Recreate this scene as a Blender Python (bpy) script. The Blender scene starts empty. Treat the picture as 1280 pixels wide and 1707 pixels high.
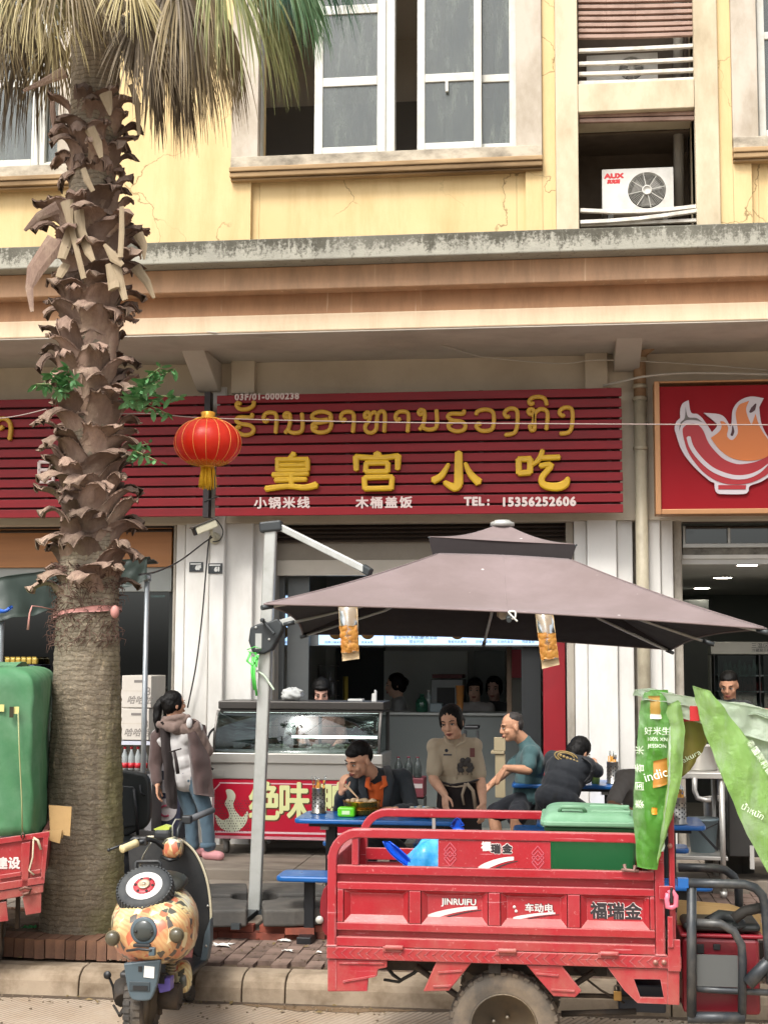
import bpy, bmesh, math, random
from mathutils import Vector, Matrix, noise
random.seed(7)
SC = bpy.context.scene
C = SC.collection
# ------------------------------------------------------------------ camera
F, CX, CY, CAMH = 2400.0, 640.0, 853.5, 2.1
YAW, PITCH, ROLL = math.radians(7.2), math.atan(247/2400), 0.004
RM = Matrix.Rotation(YAW, 3, 'Z') @ Matrix.Rotation(math.pi/2 + PITCH, 3, 'X') @ Matrix.Rotation(ROLL, 3, 'Z')
cam_d = bpy.data.cameras.new('camera'); cam = bpy.data.objects.new('camera', cam_d); C.objects.link(cam)
cam.matrix_world = Matrix.Translation((0, 0, CAMH)) @ RM.to_4x4()
cam_d.sensor_fit = 'VERTICAL'; cam_d.sensor_height = 36; cam_d.lens = F/1707*36
cam_d.clip_end = 500; cam_d.clip_start = 0.1
SC.camera = cam
# ------------------------------------------------------------------ light
W = bpy.data.worlds.new('World'); SC.world = W; W.use_nodes = True
SUN_EL, SUN_AZ = math.radians(53), math.radians(205)
nt = W.node_tree; bg = nt.nodes['Background']
sky = nt.nodes.new('ShaderNodeTexSky'); sky.sky_type = 'NISHITA'; sky.sun_disc = False
sky.sun_elevation = SUN_EL; sky.sun_rotation = SUN_AZ; sky.dust_density = 6; sky.air_density = 1.0
hs = nt.nodes.new('ShaderNodeHueSaturation'); hs.inputs['Saturation'].default_value = 0.22
nt.links.new(sky.outputs[0], hs.inputs['Color']); nt.links.new(hs.outputs[0], bg.inputs['Color'])
bg.inputs['Strength'].default_value = 0.15
sd = bpy.data.lights.new('sun', 'SUN'); sd.energy = 1.35; sd.angle = math.radians(14); sd.color = (1, .95, .87)
sun = bpy.data.objects.new('sun', sd); C.objects.link(sun)
# sun stands behind the photographer, high and slightly to the left
dv = Vector((-math.sin(math.radians(14))*math.cos(SUN_EL), -math.cos(math.radians(14))*math.cos(SUN_EL), math.sin(SUN_EL)))
sun.rotation_euler = dv.to_track_quat('Z', 'Y').to_euler(); sun.location = dv*40
SC.view_settings.view_transform = 'Standard'; SC.view_settings.look = 'None'
SC.view_settings.gamma = 1; SC.view_settings.use_curve_mapping = False
SC.view_settings.exposure = 0.95
SC.render.engine = 'CYCLES'
SC.cycles.max_bounces = 8; SC.cycles.diffuse_bounces = 7; SC.cycles.transparent_max_bounces = 12
SC.cycles.use_denoising = True
SC.cycles.sample_clamp_indirect = 6

# ------------------------------------------------------------------ helpers
def ray(px, py): return RM @ Vector(((px-CX)/F, -(py-CY)/F, -1))
def P(px, py, Y):
    d = ray(px, py); t = Y/d.y; return Vector((d.x*t, Y, CAMH + d.z*t))
def G(px, py, z):
    d = ray(px, py); t = (z-CAMH)/d.z; return Vector((d.x*t, d.y*t, z))
def PX(px, Y, py=853): return P(px, py, Y).x
def PZ(py, Y, px=640): return P(px, py, Y).z

def lerp(a, b, t): return a + (b-a)*t
class MB:
    def __init__(s): s.v = []; s.f = []; s.m = []; s.mi = 0; s.sm = []
    def add(s, vs, fs, smooth=False):
        n = len(s.v); s.v += [tuple(v) for v in vs]
        for f in fs: s.f.append([i+n for i in f]); s.m.append(s.mi); s.sm.append(smooth)
        return s
    def box(s, x0, x1, y0, y1, z0, z1):
        if x0 > x1: x0, x1 = x1, x0
        if y0 > y1: y0, y1 = y1, y0
        if z0 > z1: z0, z1 = z1, z0
        return s.add([(x0,y0,z0),(x1,y0,z0),(x1,y1,z0),(x0,y1,z0),(x0,y0,z1),(x1,y0,z1),(x1,y1,z1),(x0,y1,z1)],
              [(0,3,2,1),(4,5,6,7),(0,1,5,4),(1,2,6,5),(2,3,7,6),(3,0,4,7)])
    def pbox(s, xa, ya, xb, yb, Y, d):          # box whose front face covers the pixels at depth Y, d deep
        a = P(xa, ya, Y); b = P(xb, yb, Y)
        return s.box(a.x, b.x, Y, Y+d, a.z, b.z)
    def bar(s, a, b, w, h, up=(0,0,1)):
        a = Vector(a); b = Vector(b); d = (b-a).normalized(); u = Vector(up)
        r = d.cross(u)
        if r.length < 1e-4: r = d.cross(Vector((1,0,0)))
        r.normalize(); u = r.cross(d).normalized(); r = r*w/2; u = u*h/2
        vs = [a-r-u, a+r-u, a+r+u, a-r+u, b-r-u, b+r-u, b+r+u, b-r+u]
        return s.add(vs, [(0,1,2,3),(7,6,5,4),(0,4,5,1),(1,5,6,2),(2,6,7,3),(3,7,4,0)])
    def prism(s, poly, d):                       # poly: list of Vectors, extruded along Vector d
        poly = [Vector(p) for p in poly]; d = Vector(d); n = len(poly)
        nrm = Vector((0,0,0))
        for i in range(n): nrm += poly[i].cross(poly[(i+1) % n])
        if nrm.dot(d) > 0: poly = poly[::-1]
        vs = poly + [p+d for p in poly]
        fs = [tuple(range(n)), tuple(range(2*n-1, n-1, -1))] + [(i, i+n, (i+1) % n+n, (i+1) % n) for i in range(n)]
        return s.add(vs, fs)
    def tube(s, pts, r, n=8, caps=True, smooth=True, flat=1.0, up=None):
        pts = [Vector(p) for p in pts]; k = len(pts)
        rs = r if isinstance(r, (list, tuple)) else [r]*k
        vs = []; ref = Vector(up) if up else None
        for i, p in enumerate(pts):
            t = (pts[min(i+1, k-1)] - pts[max(i-1, 0)])
            if t.length < 1e-9: t = Vector((0,0,1))
            t.normalize()
            if ref is None or abs(ref.dot(t)) > .98:
                ref = Vector((0,0,1)) if abs(t.z) < .9 else Vector((0,1,0))
            a = t.cross(ref).normalized(); b = a.cross(t).normalized(); ref = b
            for j in range(n):
                th = 2*math.pi*j/n
                vs.append(p + a*(math.cos(th)*rs[i]) + b*(math.sin(th)*rs[i]*flat))
        fs = []
        for i in range(k-1):
            for j in range(n):
                j2 = (j+1) % n; fs.append((i*n+j, i*n+j2, (i+1)*n+j2, (i+1)*n+j))
        s.add(vs, fs, smooth)
        if caps:
            o = len(s.v)-len(vs)
            s.f.append([o+j for j in range(n)][::-1]); s.m.append(s.mi); s.sm.append(False)
            s.f.append([o+(k-1)*n+j for j in range(n)]); s.m.append(s.mi); s.sm.append(False)
        return s
    def lathe(s, prof, c, n=20, axis=(0,0,1), smooth=True, sx=1, sy=1):
        # prof: [(r, h)] about axis through c
        c = Vector(c); q = Vector((0,0,1)).rotation_difference(Vector(axis).normalized())
        vs = []
        for r, h in prof:
            for j in range(n):
                th = 2*math.pi*j/n
                vs.append(c + q @ Vector((r*math.cos(th)*sx, r*math.sin(th)*sy, h)))
        fs = []
        for i in range(len(prof)-1):
            for j in range(n):
                j2 = (j+1) % n; fs.append((i*n+j, i*n+j2, (i+1)*n+j2, (i+1)*n+j))
        fs.append(tuple(range(n))[::-1]); fs.append(tuple((len(prof)-1)*n+j for j in range(n)))
        return s.add(vs, fs, smooth)
    def ell(s, c, r, n=14, m=9, rot=None):
        c = Vector(c); vs = []; fs = []
        for i in range(m+1):
            ph = math.pi*i/m
            for j in range(n):
                th = 2*math.pi*j/n
                v = Vector((r[0]*math.sin(ph)*math.cos(th), r[1]*math.sin(ph)*math.sin(th), r[2]*math.cos(ph)))
                if rot is not None: v = rot @ v
                vs.append(c+v)
        for i in range(m):
            for j in range(n):
                j2 = (j+1) % n; fs.append((i*n+j, (i+1)*n+j, (i+1)*n+j2, i*n+j2))
        return s.add(vs, fs, True)
    def grid(s, fn, nu, nv, smooth=True, thick=0.0):
        vs = [Vector(fn(i/nu, j/nv)) for j in range(nv+1) for i in range(nu+1)]
        k = nu+1
        fs = [(j*k+i, j*k+i+1, (j+1)*k+i+1, (j+1)*k+i) for j in range(nv) for i in range(nu)]
        if not thick: return s.add(vs, fs, smooth)
        ns = [Vector((0,0,0)) for _ in vs]
        for f in fs:
            n_ = (vs[f[1]]-vs[f[0]]).cross(vs[f[3]]-vs[f[0]])
            for i in f: ns[i] += n_
        back = [v - (n_.normalized() if n_.length > 1e-12 else n_)*thick for v, n_ in zip(vs, ns)]
        N = len(vs); fs2 = [tuple(i+N for i in f[::-1]) for f in fs]
        rim = [j*k for j in range(nv+1)], [j*k+nu for j in range(nv+1)], list(range(k)), [nv*k+i for i in range(k)]
        e = []
        for q, r_ in enumerate(rim):
            for a, b in zip(r_, r_[1:]):
                e.append((a, b, b+N, a+N) if q in (0, 3) else (b, a, a+N, b+N))
        return s.add(vs+back, fs+fs2+[t[::-1] for t in e], smooth)

ORG = {}
def tag(o, label=None, cat=None, group=None, kind=None):
    if label: o['label'] = label
    if cat: o['category'] = cat
    if group: o['group'] = group
    if kind: o['kind'] = kind
    return o
def thing(name, label, cat, loc=(0,0,0), group=None):
    o = bpy.data.objects.new(name, None); C.objects.link(o); o.location = loc; o.empty_display_size = .1
    ORG[o.name] = Vector(loc)
    return tag(o, label, cat, group)
def mesh_of(name, mb, mats, org=(0,0,0), smooth=None):
    me = bpy.data.meshes.new(name); ox, oy, oz = org
    me.from_pydata([(v[0]-ox, v[1]-oy, v[2]-oz) for v in mb.v], [], mb.f)
    if not isinstance(mats, (list, tuple)): mats = [mats]
    for m in mats: me.materials.append(m)
    if len(mats) > 1: me.polygons.foreach_set('material_index', mb.m)
    sm = mb.sm if smooth is None else [smooth]*len(mb.f)
    me.polygons.foreach_set('use_smooth', sm)
    me.update(); return me
def obj(name, mb, mats, parent=None, smooth=None, bevel=0, seg=2, local=False, loc=None, sharp=None):
    org = Vector((0,0,0))
    if parent is not None and not local: org = ORG.get(parent.name, Vector((0,0,0)))
    elif loc is not None: org = Vector(loc)
    me = mesh_of(name, mb, mats, org, smooth)
    o = bpy.data.objects.new(name, me); C.objects.link(o)
    if parent is not None: o.parent = parent; ORG[o.name] = org
    else: o.location = org; ORG[o.name] = org
    if bevel:
        b = o.modifiers.new('bevel', 'BEVEL'); b.width = bevel; b.segments = seg; b.limit_method = 'ANGLE'; b.angle_limit = math.radians(40)
    if sharp:
        bm = bmesh.new(); bm.from_mesh(me)
        for e in bm.edges:
            if len(e.link_faces) == 2 and e.calc_face_angle(0) > sharp: e.smooth = False
        bm.to_mesh(me); bm.free()
    return o
def obj_split(name, mb, mats, parent=None, **k):
    """one object for every loose piece of the builder"""
    n = len(mb.v); par = list(range(n))
    def find(i):
        while par[i] != i: par[i] = par[par[i]]; i = par[i]
        return i
    for f in mb.f:
        for q in f[1:]: par[find(q)] = find(f[0])
    groups = {}
    for i, f in enumerate(mb.f): groups.setdefault(find(f[0]), []).append(i)
    out = []
    for fs in groups.values():
        ids = sorted({q for i in fs for q in mb.f[i]}); mp = {q: j for j, q in enumerate(ids)}; b = MB()
        b.v = [mb.v[q] for q in ids]; b.f = [[mp[q] for q in mb.f[i]] for i in fs]; b.m = [mb.m[i] for i in fs]; b.sm = [mb.sm[i] for i in fs]
        out.append(obj(name, b, mats, parent, **k))
    return out
def link_mesh(name, me, parent=None, loc=(0,0,0), rot=None):
    o = bpy.data.objects.new(name, me); C.objects.link(o)
    if parent is not None: o.parent = parent; o.location = Vector(loc) - ORG.get(parent.name, Vector((0,0,0)))
    else: o.location = loc
    if rot is not None: o.rotation_euler = rot
    ORG[o.name] = Vector(loc)
    return o
def copy_thing(o, loc, label=None, rz=None, parent=None):
    c = o.copy(); C.objects.link(c)
    if parent is None: c.location = loc
    else: c.parent = parent
    if label: c['label'] = label
    if rz is not None: c.rotation_euler.z = rz
    for ch in list(o.children): copy_thing(ch, None, parent=c)
    return c

# ---- text (built-in font) as thin real lettering standing on a surface facing -Y
def text_mb(mb, s, c, h, d=.01, bold=0.0, sx=1.0, align='CENTER', rot=None, space=1.0, shear=0):
    cu = bpy.data.curves.new('lettering', 'FONT'); cu.body = s; cu.size = h; cu.align_x = align; cu.align_y = 'CENTER'
    cu.extrude = d/2; cu.space_character = space; cu.resolution_u = 3; cu.shear = shear
    o = bpy.data.objects.new('lettering', cu); C.objects.link(o)
    dg = bpy.context.evaluated_depsgraph_get(); me = bpy.data.meshes.new_from_object(o.evaluated_get(dg))
    R_ = (rot or Matrix.Rotation(math.pi/2, 4, 'X')) @ Matrix.Diagonal((sx, 1, 1, 1)); fs = [tuple(p.vertices) for p in me.polygons]
    base = [R_ @ v.co for v in me.vertices]; cc = Vector(c)
    # heavier strokes: the same outline repeated round a small circle, each copy a hair further back
    offs = [Vector((0, 0, 0))]+([Vector((bold*math.cos(a*math.pi/4), .00015*(a+1), bold*math.sin(a*math.pi/4))) for a in range(8)] if bold else [])
    for q in offs: mb.add([cc+q+v for v in base], fs)
    bpy.data.objects.remove(o); bpy.data.curves.remove(cu); bpy.data.meshes.remove(me)
    return mb
# ---- brush stroke with round ends and chamfered front, in the plane Y
def stroke(mb, pts, w, Y, d=.03, cham=.012):
    pts = [Vector((p.x, p.z)) for p in pts]
    # smooth by Catmull-Rom
    if len(pts) > 2:
        q = []
        for i in range(len(pts)-1):
            p0 = pts[max(i-1, 0)]; p1 = pts[i]; p2 = pts[i+1]; p3 = pts[min(i+2, len(pts)-1)]
            for k in range(4):
                t = k/4
                q.append(.5*((2*p1)+(p2-p0)*t+(2*p0-5*p1+4*p2-p3)*t*t+(3*p1-p0-3*p2+p3)*t*t*t))
        q.append(pts[-1]); wl = w if isinstance(w, (list, tuple)) else [w]*len(pts)
        ws = []
        for i in range(len(pts)-1):
            for k in range(4): ws.append(lerp(wl[i], wl[i+1], k/4))
        ws.append(wl[-1]); pts = q
    else:
        ws = w if isinstance(w, (list, tuple)) else [w]*len(pts)
    n = len(pts)
    def outline(shr):
        L = []; R = []
        for i in range(n):
            t = (pts[min(i+1, n-1)]-pts[max(i-1, 0)]); t = t.normalized() if t.length > 1e-9 else Vector((1, 0))
            nn = Vector((-t.y, t.x)); h = max(ws[i]/2-shr, .001)
            L.append(pts[i]+nn*h); R.append(pts[i]-nn*h)
        t0 = (pts[0]-pts[1]).normalized(); t1 = (pts[-1]-pts[-2]).normalized()
        h0 = max(ws[0]/2-shr, .001)*.55; h1 = max(ws[-1]/2-shr, .001)*.55
        L[0], R[0] = L[0], R[0]
        A = [pts[0]+t0*h0]; B = [pts[-1]+t1*h1]
        return L, R, A[0], B[0]
    Lo, Ro, Ao, Bo = outline(0); Li, Ri, Ai, Bi = outline(cham)
    ring_o = Lo+[Bo]+Ro[::-1]+[Ao]; ring_i = Li+[Bi]+Ri[::-1]+[Ai]; N = len(ring_o)
    vs = [(p.x, Y, p.y) for p in ring_o] + [(p.x, Y-d+cham*.6, p.y) for p in ring_o] + [(p.x, Y-d, p.y) for p in ring_i]
    fs = []
    for i in range(N):
        j = (i+1) % N; fs += [(i, j, N+j, N+i), (N+i, N+j, 2*N+j, 2*N+i)]
    o = 2*N
    for i in range(n-1): fs.append((o+i, o+i+1, o+N-1-(i+2), o+N-1-(i+1)))
    fs.append((o+n-1, o+n, o+n+1)); fs.append((o+N-1, o, o+N-2))
    fs2 = [f[::-1] for f in fs]
    return mb.add(vs, fs2)

# ------------------------------------------------------------------ materials
def lin(c):
    if isinstance(c, str):
        c = c.lstrip('#'); c = [int(c[i:i+2], 16)/255 for i in (0, 2, 4)]
        return tuple(((x/12.92) if x <= .04045 else ((x+.055)/1.055)**2.4) for x in c)
    return tuple(c)
MATS = {}
class NT:
    def __init__(s, name):
        s.m = bpy.data.materials.new(name); s.m.use_nodes = True; s.t = s.m.node_tree
        s.b = s.t.nodes['Principled BSDF']; s.out = s.t.nodes['Material Output']; s.tc = s.t.nodes.new('ShaderNodeTexCoord')
    def n(s, t, **k):
        x = s.t.nodes.new('ShaderNode'+t)
        for a, b in k.items(): setattr(x, a, b)
        return x
    def l(s, a, b): s.t.links.new(a, b)
    def map(s, scale=(1,1,1), src='Object', rot=(0,0,0)):
        m = s.n('Mapping'); m.inputs['Scale'].default_value = scale; m.inputs['Rotation'].default_value = rot
        s.l(s.tc.outputs[src], m.inputs[0]); return m.outputs[0]
    def noise(s, scale, detail=4, vec=None, rough=.6, dist=0):
        x = s.n('TexNoise'); x.inputs['Scale'].default_value = scale; x.inputs['Detail'].default_value = detail
        x.inputs['Roughness'].default_value = rough; x.inputs['Distortion'].default_value = dist
        s.l(vec if vec is not None else s.tc.outputs['Object'], x.inputs['Vector']); return x.outputs['Fac']
    def ramp(s, fac, stops, interp='LINEAR'):
        r = s.n('ValToRGB'); r.color_ramp.interpolation = interp; e = r.color_ramp.elements
        while len(e) < len(stops): e.new(.5)
        for k, (p, c) in zip(e, stops):
            k.position = p; k.color = (*lin(c), 1) if not isinstance(c, (int, float)) else (c, c, c, 1)
        s.l(fac, r.inputs[0]); return r.outputs['Color']
    def mix(s, fac, a, b, mode='MIX'):
        x = s.n('Mix', data_type='RGBA', blend_type=mode)
        for i, q in ((0, fac), (6, a), (7, b)):
            if hasattr(q, 'is_linked'): s.l(q, x.inputs[i])
            elif i == 0: x.inputs[0].default_value = q
            else: x.inputs[i].default_value = (*lin(q), 1)
        return x.outputs[2]
    def math(s, op, a, b=0):
        x = s.n('Math', operation=op)
        for i, q in ((0, a), (1, b)):
            if hasattr(q, 'is_linked'): s.l(q, x.inputs[i])
            else: x.inputs[i].default_value = q
        return x.outputs[0]
    def bump(s, h, st=.3, dist=.01):
        x = s.n('Bump'); x.inputs['Strength'].default_value = st; x.inputs['Distance'].default_value = dist
        s.l(h, x.inputs['Height']); s.l(x.outputs[0], s.b.inputs['Normal']); return x
    def set(s, **k):
        for a, v in k.items():
            i = s.b.inputs[a.replace('_', ' ')]
            if hasattr(v, 'is_linked'): s.l(v, i)
            elif isinstance(i.default_value, float): i.default_value = v
            else: i.default_value = (*lin(v), 1)
        return s
def mat(name, col, rough=.6, metal=0, var=.12, scale=6, bump=.0, bscale=80, dirt=None, dscale=3, damt=.5, rnd=0, spec=.5, stretch=(1,1,1), trans=0, alpha=1, ior=1.45, sheen=0, bdist=.004, coat=0):
    if name in MATS: return MATS[name]
    t = NT(name); c = lin(col)
    vec = t.map(stretch)
    lo = tuple(max(0, x*(1-var)) for x in c); hi = tuple(min(1, x*(1+var)) for x in c)
    base = t.mix(t.noise(scale, 5, vec), lo, hi)
    if dirt is not None:
        f = t.ramp(t.noise(dscale, 6, vec, .65), [(.45, 0.0), (.72, damt)])
        base = t.mix(f, base, dirt)
    if rnd:
        oi = t.n('ObjectInfo'); k = t.n('MapRange'); k.inputs['To Min'].default_value = 1-rnd; k.inputs['To Max'].default_value = 1+rnd
        t.l(oi.outputs['Random'], k.inputs[0]); base = t.mix(1.0, base, k.outputs[0], 'MULTIPLY')
    t.set(Base_Color=base, Metallic=metal, Specular_IOR_Level=spec)
    rr = t.n('MapRange'); rr.inputs['To Min'].default_value = max(.02, rough-.1); rr.inputs['To Max'].default_value = min(1, rough+.12)
    t.l(t.noise(scale*2.3, 4, vec), rr.inputs[0]); t.set(Roughness=rr.outputs[0])
    if bump: t.bump(t.noise(bscale, 5, vec), bump, bdist)
    if trans: t.set(Transmission_Weight=trans, IOR=ior)
    if alpha < 1: t.set(Alpha=alpha)
    if sheen: t.set(Sheen_Weight=sheen)
    if coat: t.set(Coat_Weight=coat)
    MATS[name] = t.m; return t.m
def emis(name, col, st):
    if name in MATS: return MATS[name]
    t = NT(name); t.set(Base_Color=col, Emission_Color=col, Emission_Strength=st); MATS[name] = t.m; return t.m
def glass(name, tint='#dfe8e6', alpha=.25, rough=.03):
    if name in MATS: return MATS[name]
    t = NT(name); tr = t.n('BsdfTransparent'); tr.inputs[0].default_value = (*lin(tint), 1)
    gl = t.n('BsdfGlossy'); gl.inputs['Roughness'].default_value = rough; gl.inputs[0].default_value = (.9, .95, .95, 1)
    fr = t.n('Fresnel'); fr.inputs[0].default_value = 1.5
    mx = t.n('MixShader'); ad = t.math('ADD', fr.outputs[0], alpha*.35)
    t.l(ad, mx.inputs[0]); t.l(tr.outputs[0], mx.inputs[1]); t.l(gl.outputs[0], mx.inputs[2]); t.l(mx.outputs[0], t.out.inputs[0])
    MATS[name] = t.m; return t.m
# ------------------------------------------------------------------ building materials
def m_yellow():
    t = NT('yellow render'); n1 = t.noise(1.6, 6); base = t.mix(n1, '#c9ae7c', '#d8c194')
    st = t.noise(2.6, 7, t.map((1.3, 1, .2)), .75)
    base = t.mix(t.ramp(st, [(.47, 0.0), (.75, .5)]), base, '#ad8c5c')
    vo = t.n('TexVoronoi', feature='DISTANCE_TO_EDGE'); vo.inputs['Scale'].default_value = 1.7
    dn = t.n('TexNoise'); dn.inputs['Scale'].default_value = 2.6; dn.inputs['Detail'].default_value = 5; t.l(t.tc.outputs['Object'], dn.inputs['Vector'])
    mxv = t.n('Mix', data_type='VECTOR'); mxv.inputs[0].default_value = .35; t.l(t.tc.outputs['Object'], mxv.inputs[4]); t.l(dn.outputs['Color'], mxv.inputs[5])
    t.l(mxv.outputs[1], vo.inputs['Vector'])
    crack = t.ramp(vo.outputs['Distance'], [(0, 1.0), (.008, 0.0)])
    msk = t.ramp(t.noise(.9, 2), [(.44, 0.0), (.54, .75)])
    cr = t.math('MULTIPLY', crack, msk)
    base = t.mix(cr, base, '#5d4a2c')
    t.set(Base_Color=base, Roughness=.85, Specular_IOR_Level=.25)
    h = t.math('SUBTRACT', t.noise(60, 4), t.math('MULTIPLY', cr, 1.5)); t.bump(h, .18, .006); return t.m
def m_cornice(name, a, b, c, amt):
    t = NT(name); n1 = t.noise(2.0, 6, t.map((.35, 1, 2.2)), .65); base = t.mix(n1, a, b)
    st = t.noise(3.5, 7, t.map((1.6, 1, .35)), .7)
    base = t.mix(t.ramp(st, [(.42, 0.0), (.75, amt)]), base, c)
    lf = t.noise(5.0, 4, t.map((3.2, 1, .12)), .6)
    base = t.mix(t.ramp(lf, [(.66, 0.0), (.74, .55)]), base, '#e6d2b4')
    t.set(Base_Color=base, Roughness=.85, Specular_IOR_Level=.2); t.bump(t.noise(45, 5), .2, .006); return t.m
def m_ledge():
    t = NT('mossy concrete'); base = t.mix(t.noise(3, 6), '#84837a', '#b3b0a2')
    sep = t.n('SeparateXYZ'); t.l(t.tc.outputs['Object'], sep.inputs[0])
    g = t.n('MapRange'); g.inputs['From Min'].default_value = 5.73; g.inputs['From Max'].default_value = 5.95
    t.l(sep.outputs['Z'], g.inputs[0])
    st = t.math('MULTIPLY', t.math('ADD', t.noise(9, 8, t.map((1.4, 1, .35)), .75), t.noise(30, 6, None, .75)), .5)
    f = t.ramp(t.math('ADD', st, t.math('MULTIPLY', g.outputs[0], .2)), [(.545, 0.0), (.64, .95)])
    big = t.noise(.8, 3); f = t.math('MULTIPLY', f, t.ramp(big, [(.3, .6), (.55, 1.0)]))
    base = t.mix(f, base, t.mix(t.noise(28, 4), '#34332c', '#625f54'))
    t.set(Base_Color=base, Roughness=.92, Specular_IOR_Level=.2); t.bump(t.noise(50, 6), .5, .01); return t.m
YEL = m_yellow(); LEDGE = m_ledge()
COR1 = m_cornice('stained orange render', '#b58d6e', '#caa88a', '#9a8068', .85)
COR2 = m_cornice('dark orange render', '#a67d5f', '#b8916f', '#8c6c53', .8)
FASC = m_cornice('beige fascia render', '#d2bb9f', '#ddcdb0', '#c9a284', .6)
BEIGE = mat('beige render', '#c6b99f', .85, 0, .1, 2.5, .2, 50, '#7d6b4f', 1.9, .6, spec=.2, stretch=(1, 1, .45))
SURR = mat('pale window surround', '#bbb1a3', .85, 0, .1, 2.5, .2, 50, '#76684f', 2.1, .65, spec=.2, stretch=(1, 1, .5))
SILLM = mat('weathered sill render', '#a88d6a', .9, 0, .2, 3, .3, 40, '#54422f', 2.2, .8, spec=.2, stretch=(.3, 1, 2.5))
SOFF = mat('grey soffit paint', '#beb7ac', .85, 0, .1, 2, .12, 60, '#7d7264', 1.3, .4, spec=.2)
PORW = mat('greige wall paint', '#c6bba8', .85, 0, .08, 1.2, .1, 60, '#8a7a63', .9, .4, spec=.2)
WHITEP = mat('white pillar paint', '#d4d2cd', .6, 0, .06, 1.4, .08, 70, '#8f8a7d', 2.6, .35, spec=.3, stretch=(1, 1, .4))
UPVC = mat('white window frame', '#c3c3bb', .45, 0, .06, 5, .05, 60, '#9a8c70', 4, .4)
DARKW = mat('dim room wall', '#c4bbae', .9, 0, .1, 1.5)
DARKER = mat('dark lower wall', '#6f6a64', .8, 0, .1, 2)
RUST = mat('rusty pink slat paint', '#a58a7c', .6, 0, .12, 3, .1, 50, '#5e4234', 3, .7, spec=.3)
SLATW = mat('white slat paint', '#cfcac0', .5, 0, .1, 4, .1, 50, '#7a6b58', 5, .6)
def m_pane():
    t = NT('dusty window glass'); tr = t.n('BsdfTransparent'); tr.inputs[0].default_value = (.46, .49, .47, 1); gl = t.n('BsdfGlossy'); gl.inputs['Roughness'].default_value = .06; gl.inputs[0].default_value = (.85, .87, .86, 1)
    fr = t.n('Fresnel'); fr.inputs[0].default_value = 1.5; m1 = t.n('MixShader'); t.l(t.math('ADD', fr.outputs[0], .06), m1.inputs[0]); t.l(tr.outputs[0], m1.inputs[1]); t.l(gl.outputs[0], m1.inputs[2])
    df = t.n('BsdfDiffuse'); t.l(t.mix(t.noise(2.2, 5), '#646a66', '#8f9590'), df.inputs[0]); m2 = t.n('MixShader')
    f = t.ramp(t.noise(2.4, 8, t.map((3.4, 1, .6), rot=(0, .45, 0)), .8), [(.34, .04), (.5, .22), (.66, .8)])
    t.l(f, m2.inputs[0]); t.l(m1.outputs[0], m2.inputs[1]); t.l(df.outputs[0], m2.inputs[2]); t.l(m2.outputs[0], t.out.inputs[0]); return t.m
PANE = m_pane()
CURT = mat('pale blue curtain', '#8fa6a6', .9, 0, .1, 4)

# ------------------------------------------------------------------ shop building
Bd = thing('shop_building', 'yellow rendered building with open shopfronts and a mossy ledge above them', 'building', (0, 13, 0))
YU = 13.0
xl, xr, yt = -700, 2000, -330                     # how far the facade runs on
ZL = 5.93                                           # ledge top
WB = PZ(252, YU, 640)                               # window bottom
def up(mb, x0, x1, za, zb, Y0, Y1): mb.box(PX(x0, YU, 200), PX(x1, YU, 200), Y0, Y1, za, zb); return mb
ZT = PZ(yt, YU)
w = MB()
for a, b in ((xl, -190), (140, 432), (860, 963), (1157, 1262), (1440, xr)): up(w, a, b, ZL-.1, ZT, YU+.06, YU+.32)
for a, b in ((-189.5, 139.5), (432.5, 859.5), (1262.5, 1439.5)): up(w, a, b, ZL-.1, WB, YU+.06, YU+.32)
obj_split('upper_wall', w, YEL, Bd)
w = MB()
for a, b, z1 in ((106, 388, ZT), (388, 420, WB-.2), (875, 925, WB-.2), (903.5, 925, ZT), (1197, 1219, ZT), (1197, 1250, WB-.2)):
    if (a, b) == (875, 925): up(w, 875, 903, ZL-.1, z1, YU, YU+.058)
    elif (a, b) == (1197, 1250): up(w, 1219.5, 1250, ZL-.1, z1, YU, YU+.058)
    else: up(w, a, b, ZL-.1, z1, YU, YU+.058)
obj_split('wall_facing', w, YEL, Bd)
# beige pilasters and crossbeam round the air conditioner bays
ACt, ACb = PZ(186, YU, 1060), PZ(372, YU, 1060); UPb = PZ(137, YU, 1060)
for a, b in ((925.5, 963), (1157, 1196.5)):
    obj('pilaster', up(MB(), a, b, ZL-.1, ZT, YU-.05, YU+.5), BEIGE, Bd, bevel=.008)
obj('bay_beam', up(MB(), 963.4, 1156.6, ACt, UPb-.01, YU-.045, YU+.5), BEIGE, Bd, bevel=.008)
obj('bay_beam', up(MB(), 963.4, 1156.6, PZ(-150, YU, 1060), PZ(-190, YU, 1060), YU-.045, YU+.5), BEIGE, Bd, bevel=.008)
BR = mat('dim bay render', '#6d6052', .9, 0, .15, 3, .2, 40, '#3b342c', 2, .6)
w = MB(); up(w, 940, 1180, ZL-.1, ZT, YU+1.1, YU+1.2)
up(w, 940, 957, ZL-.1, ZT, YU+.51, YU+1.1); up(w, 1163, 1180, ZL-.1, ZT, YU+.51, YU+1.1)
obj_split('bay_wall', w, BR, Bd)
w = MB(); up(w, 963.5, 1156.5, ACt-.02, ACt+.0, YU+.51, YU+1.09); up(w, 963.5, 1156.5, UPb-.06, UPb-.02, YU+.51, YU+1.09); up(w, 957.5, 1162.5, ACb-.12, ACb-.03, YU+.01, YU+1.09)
obj_split('bay_slab', w, BR, Bd)
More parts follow.
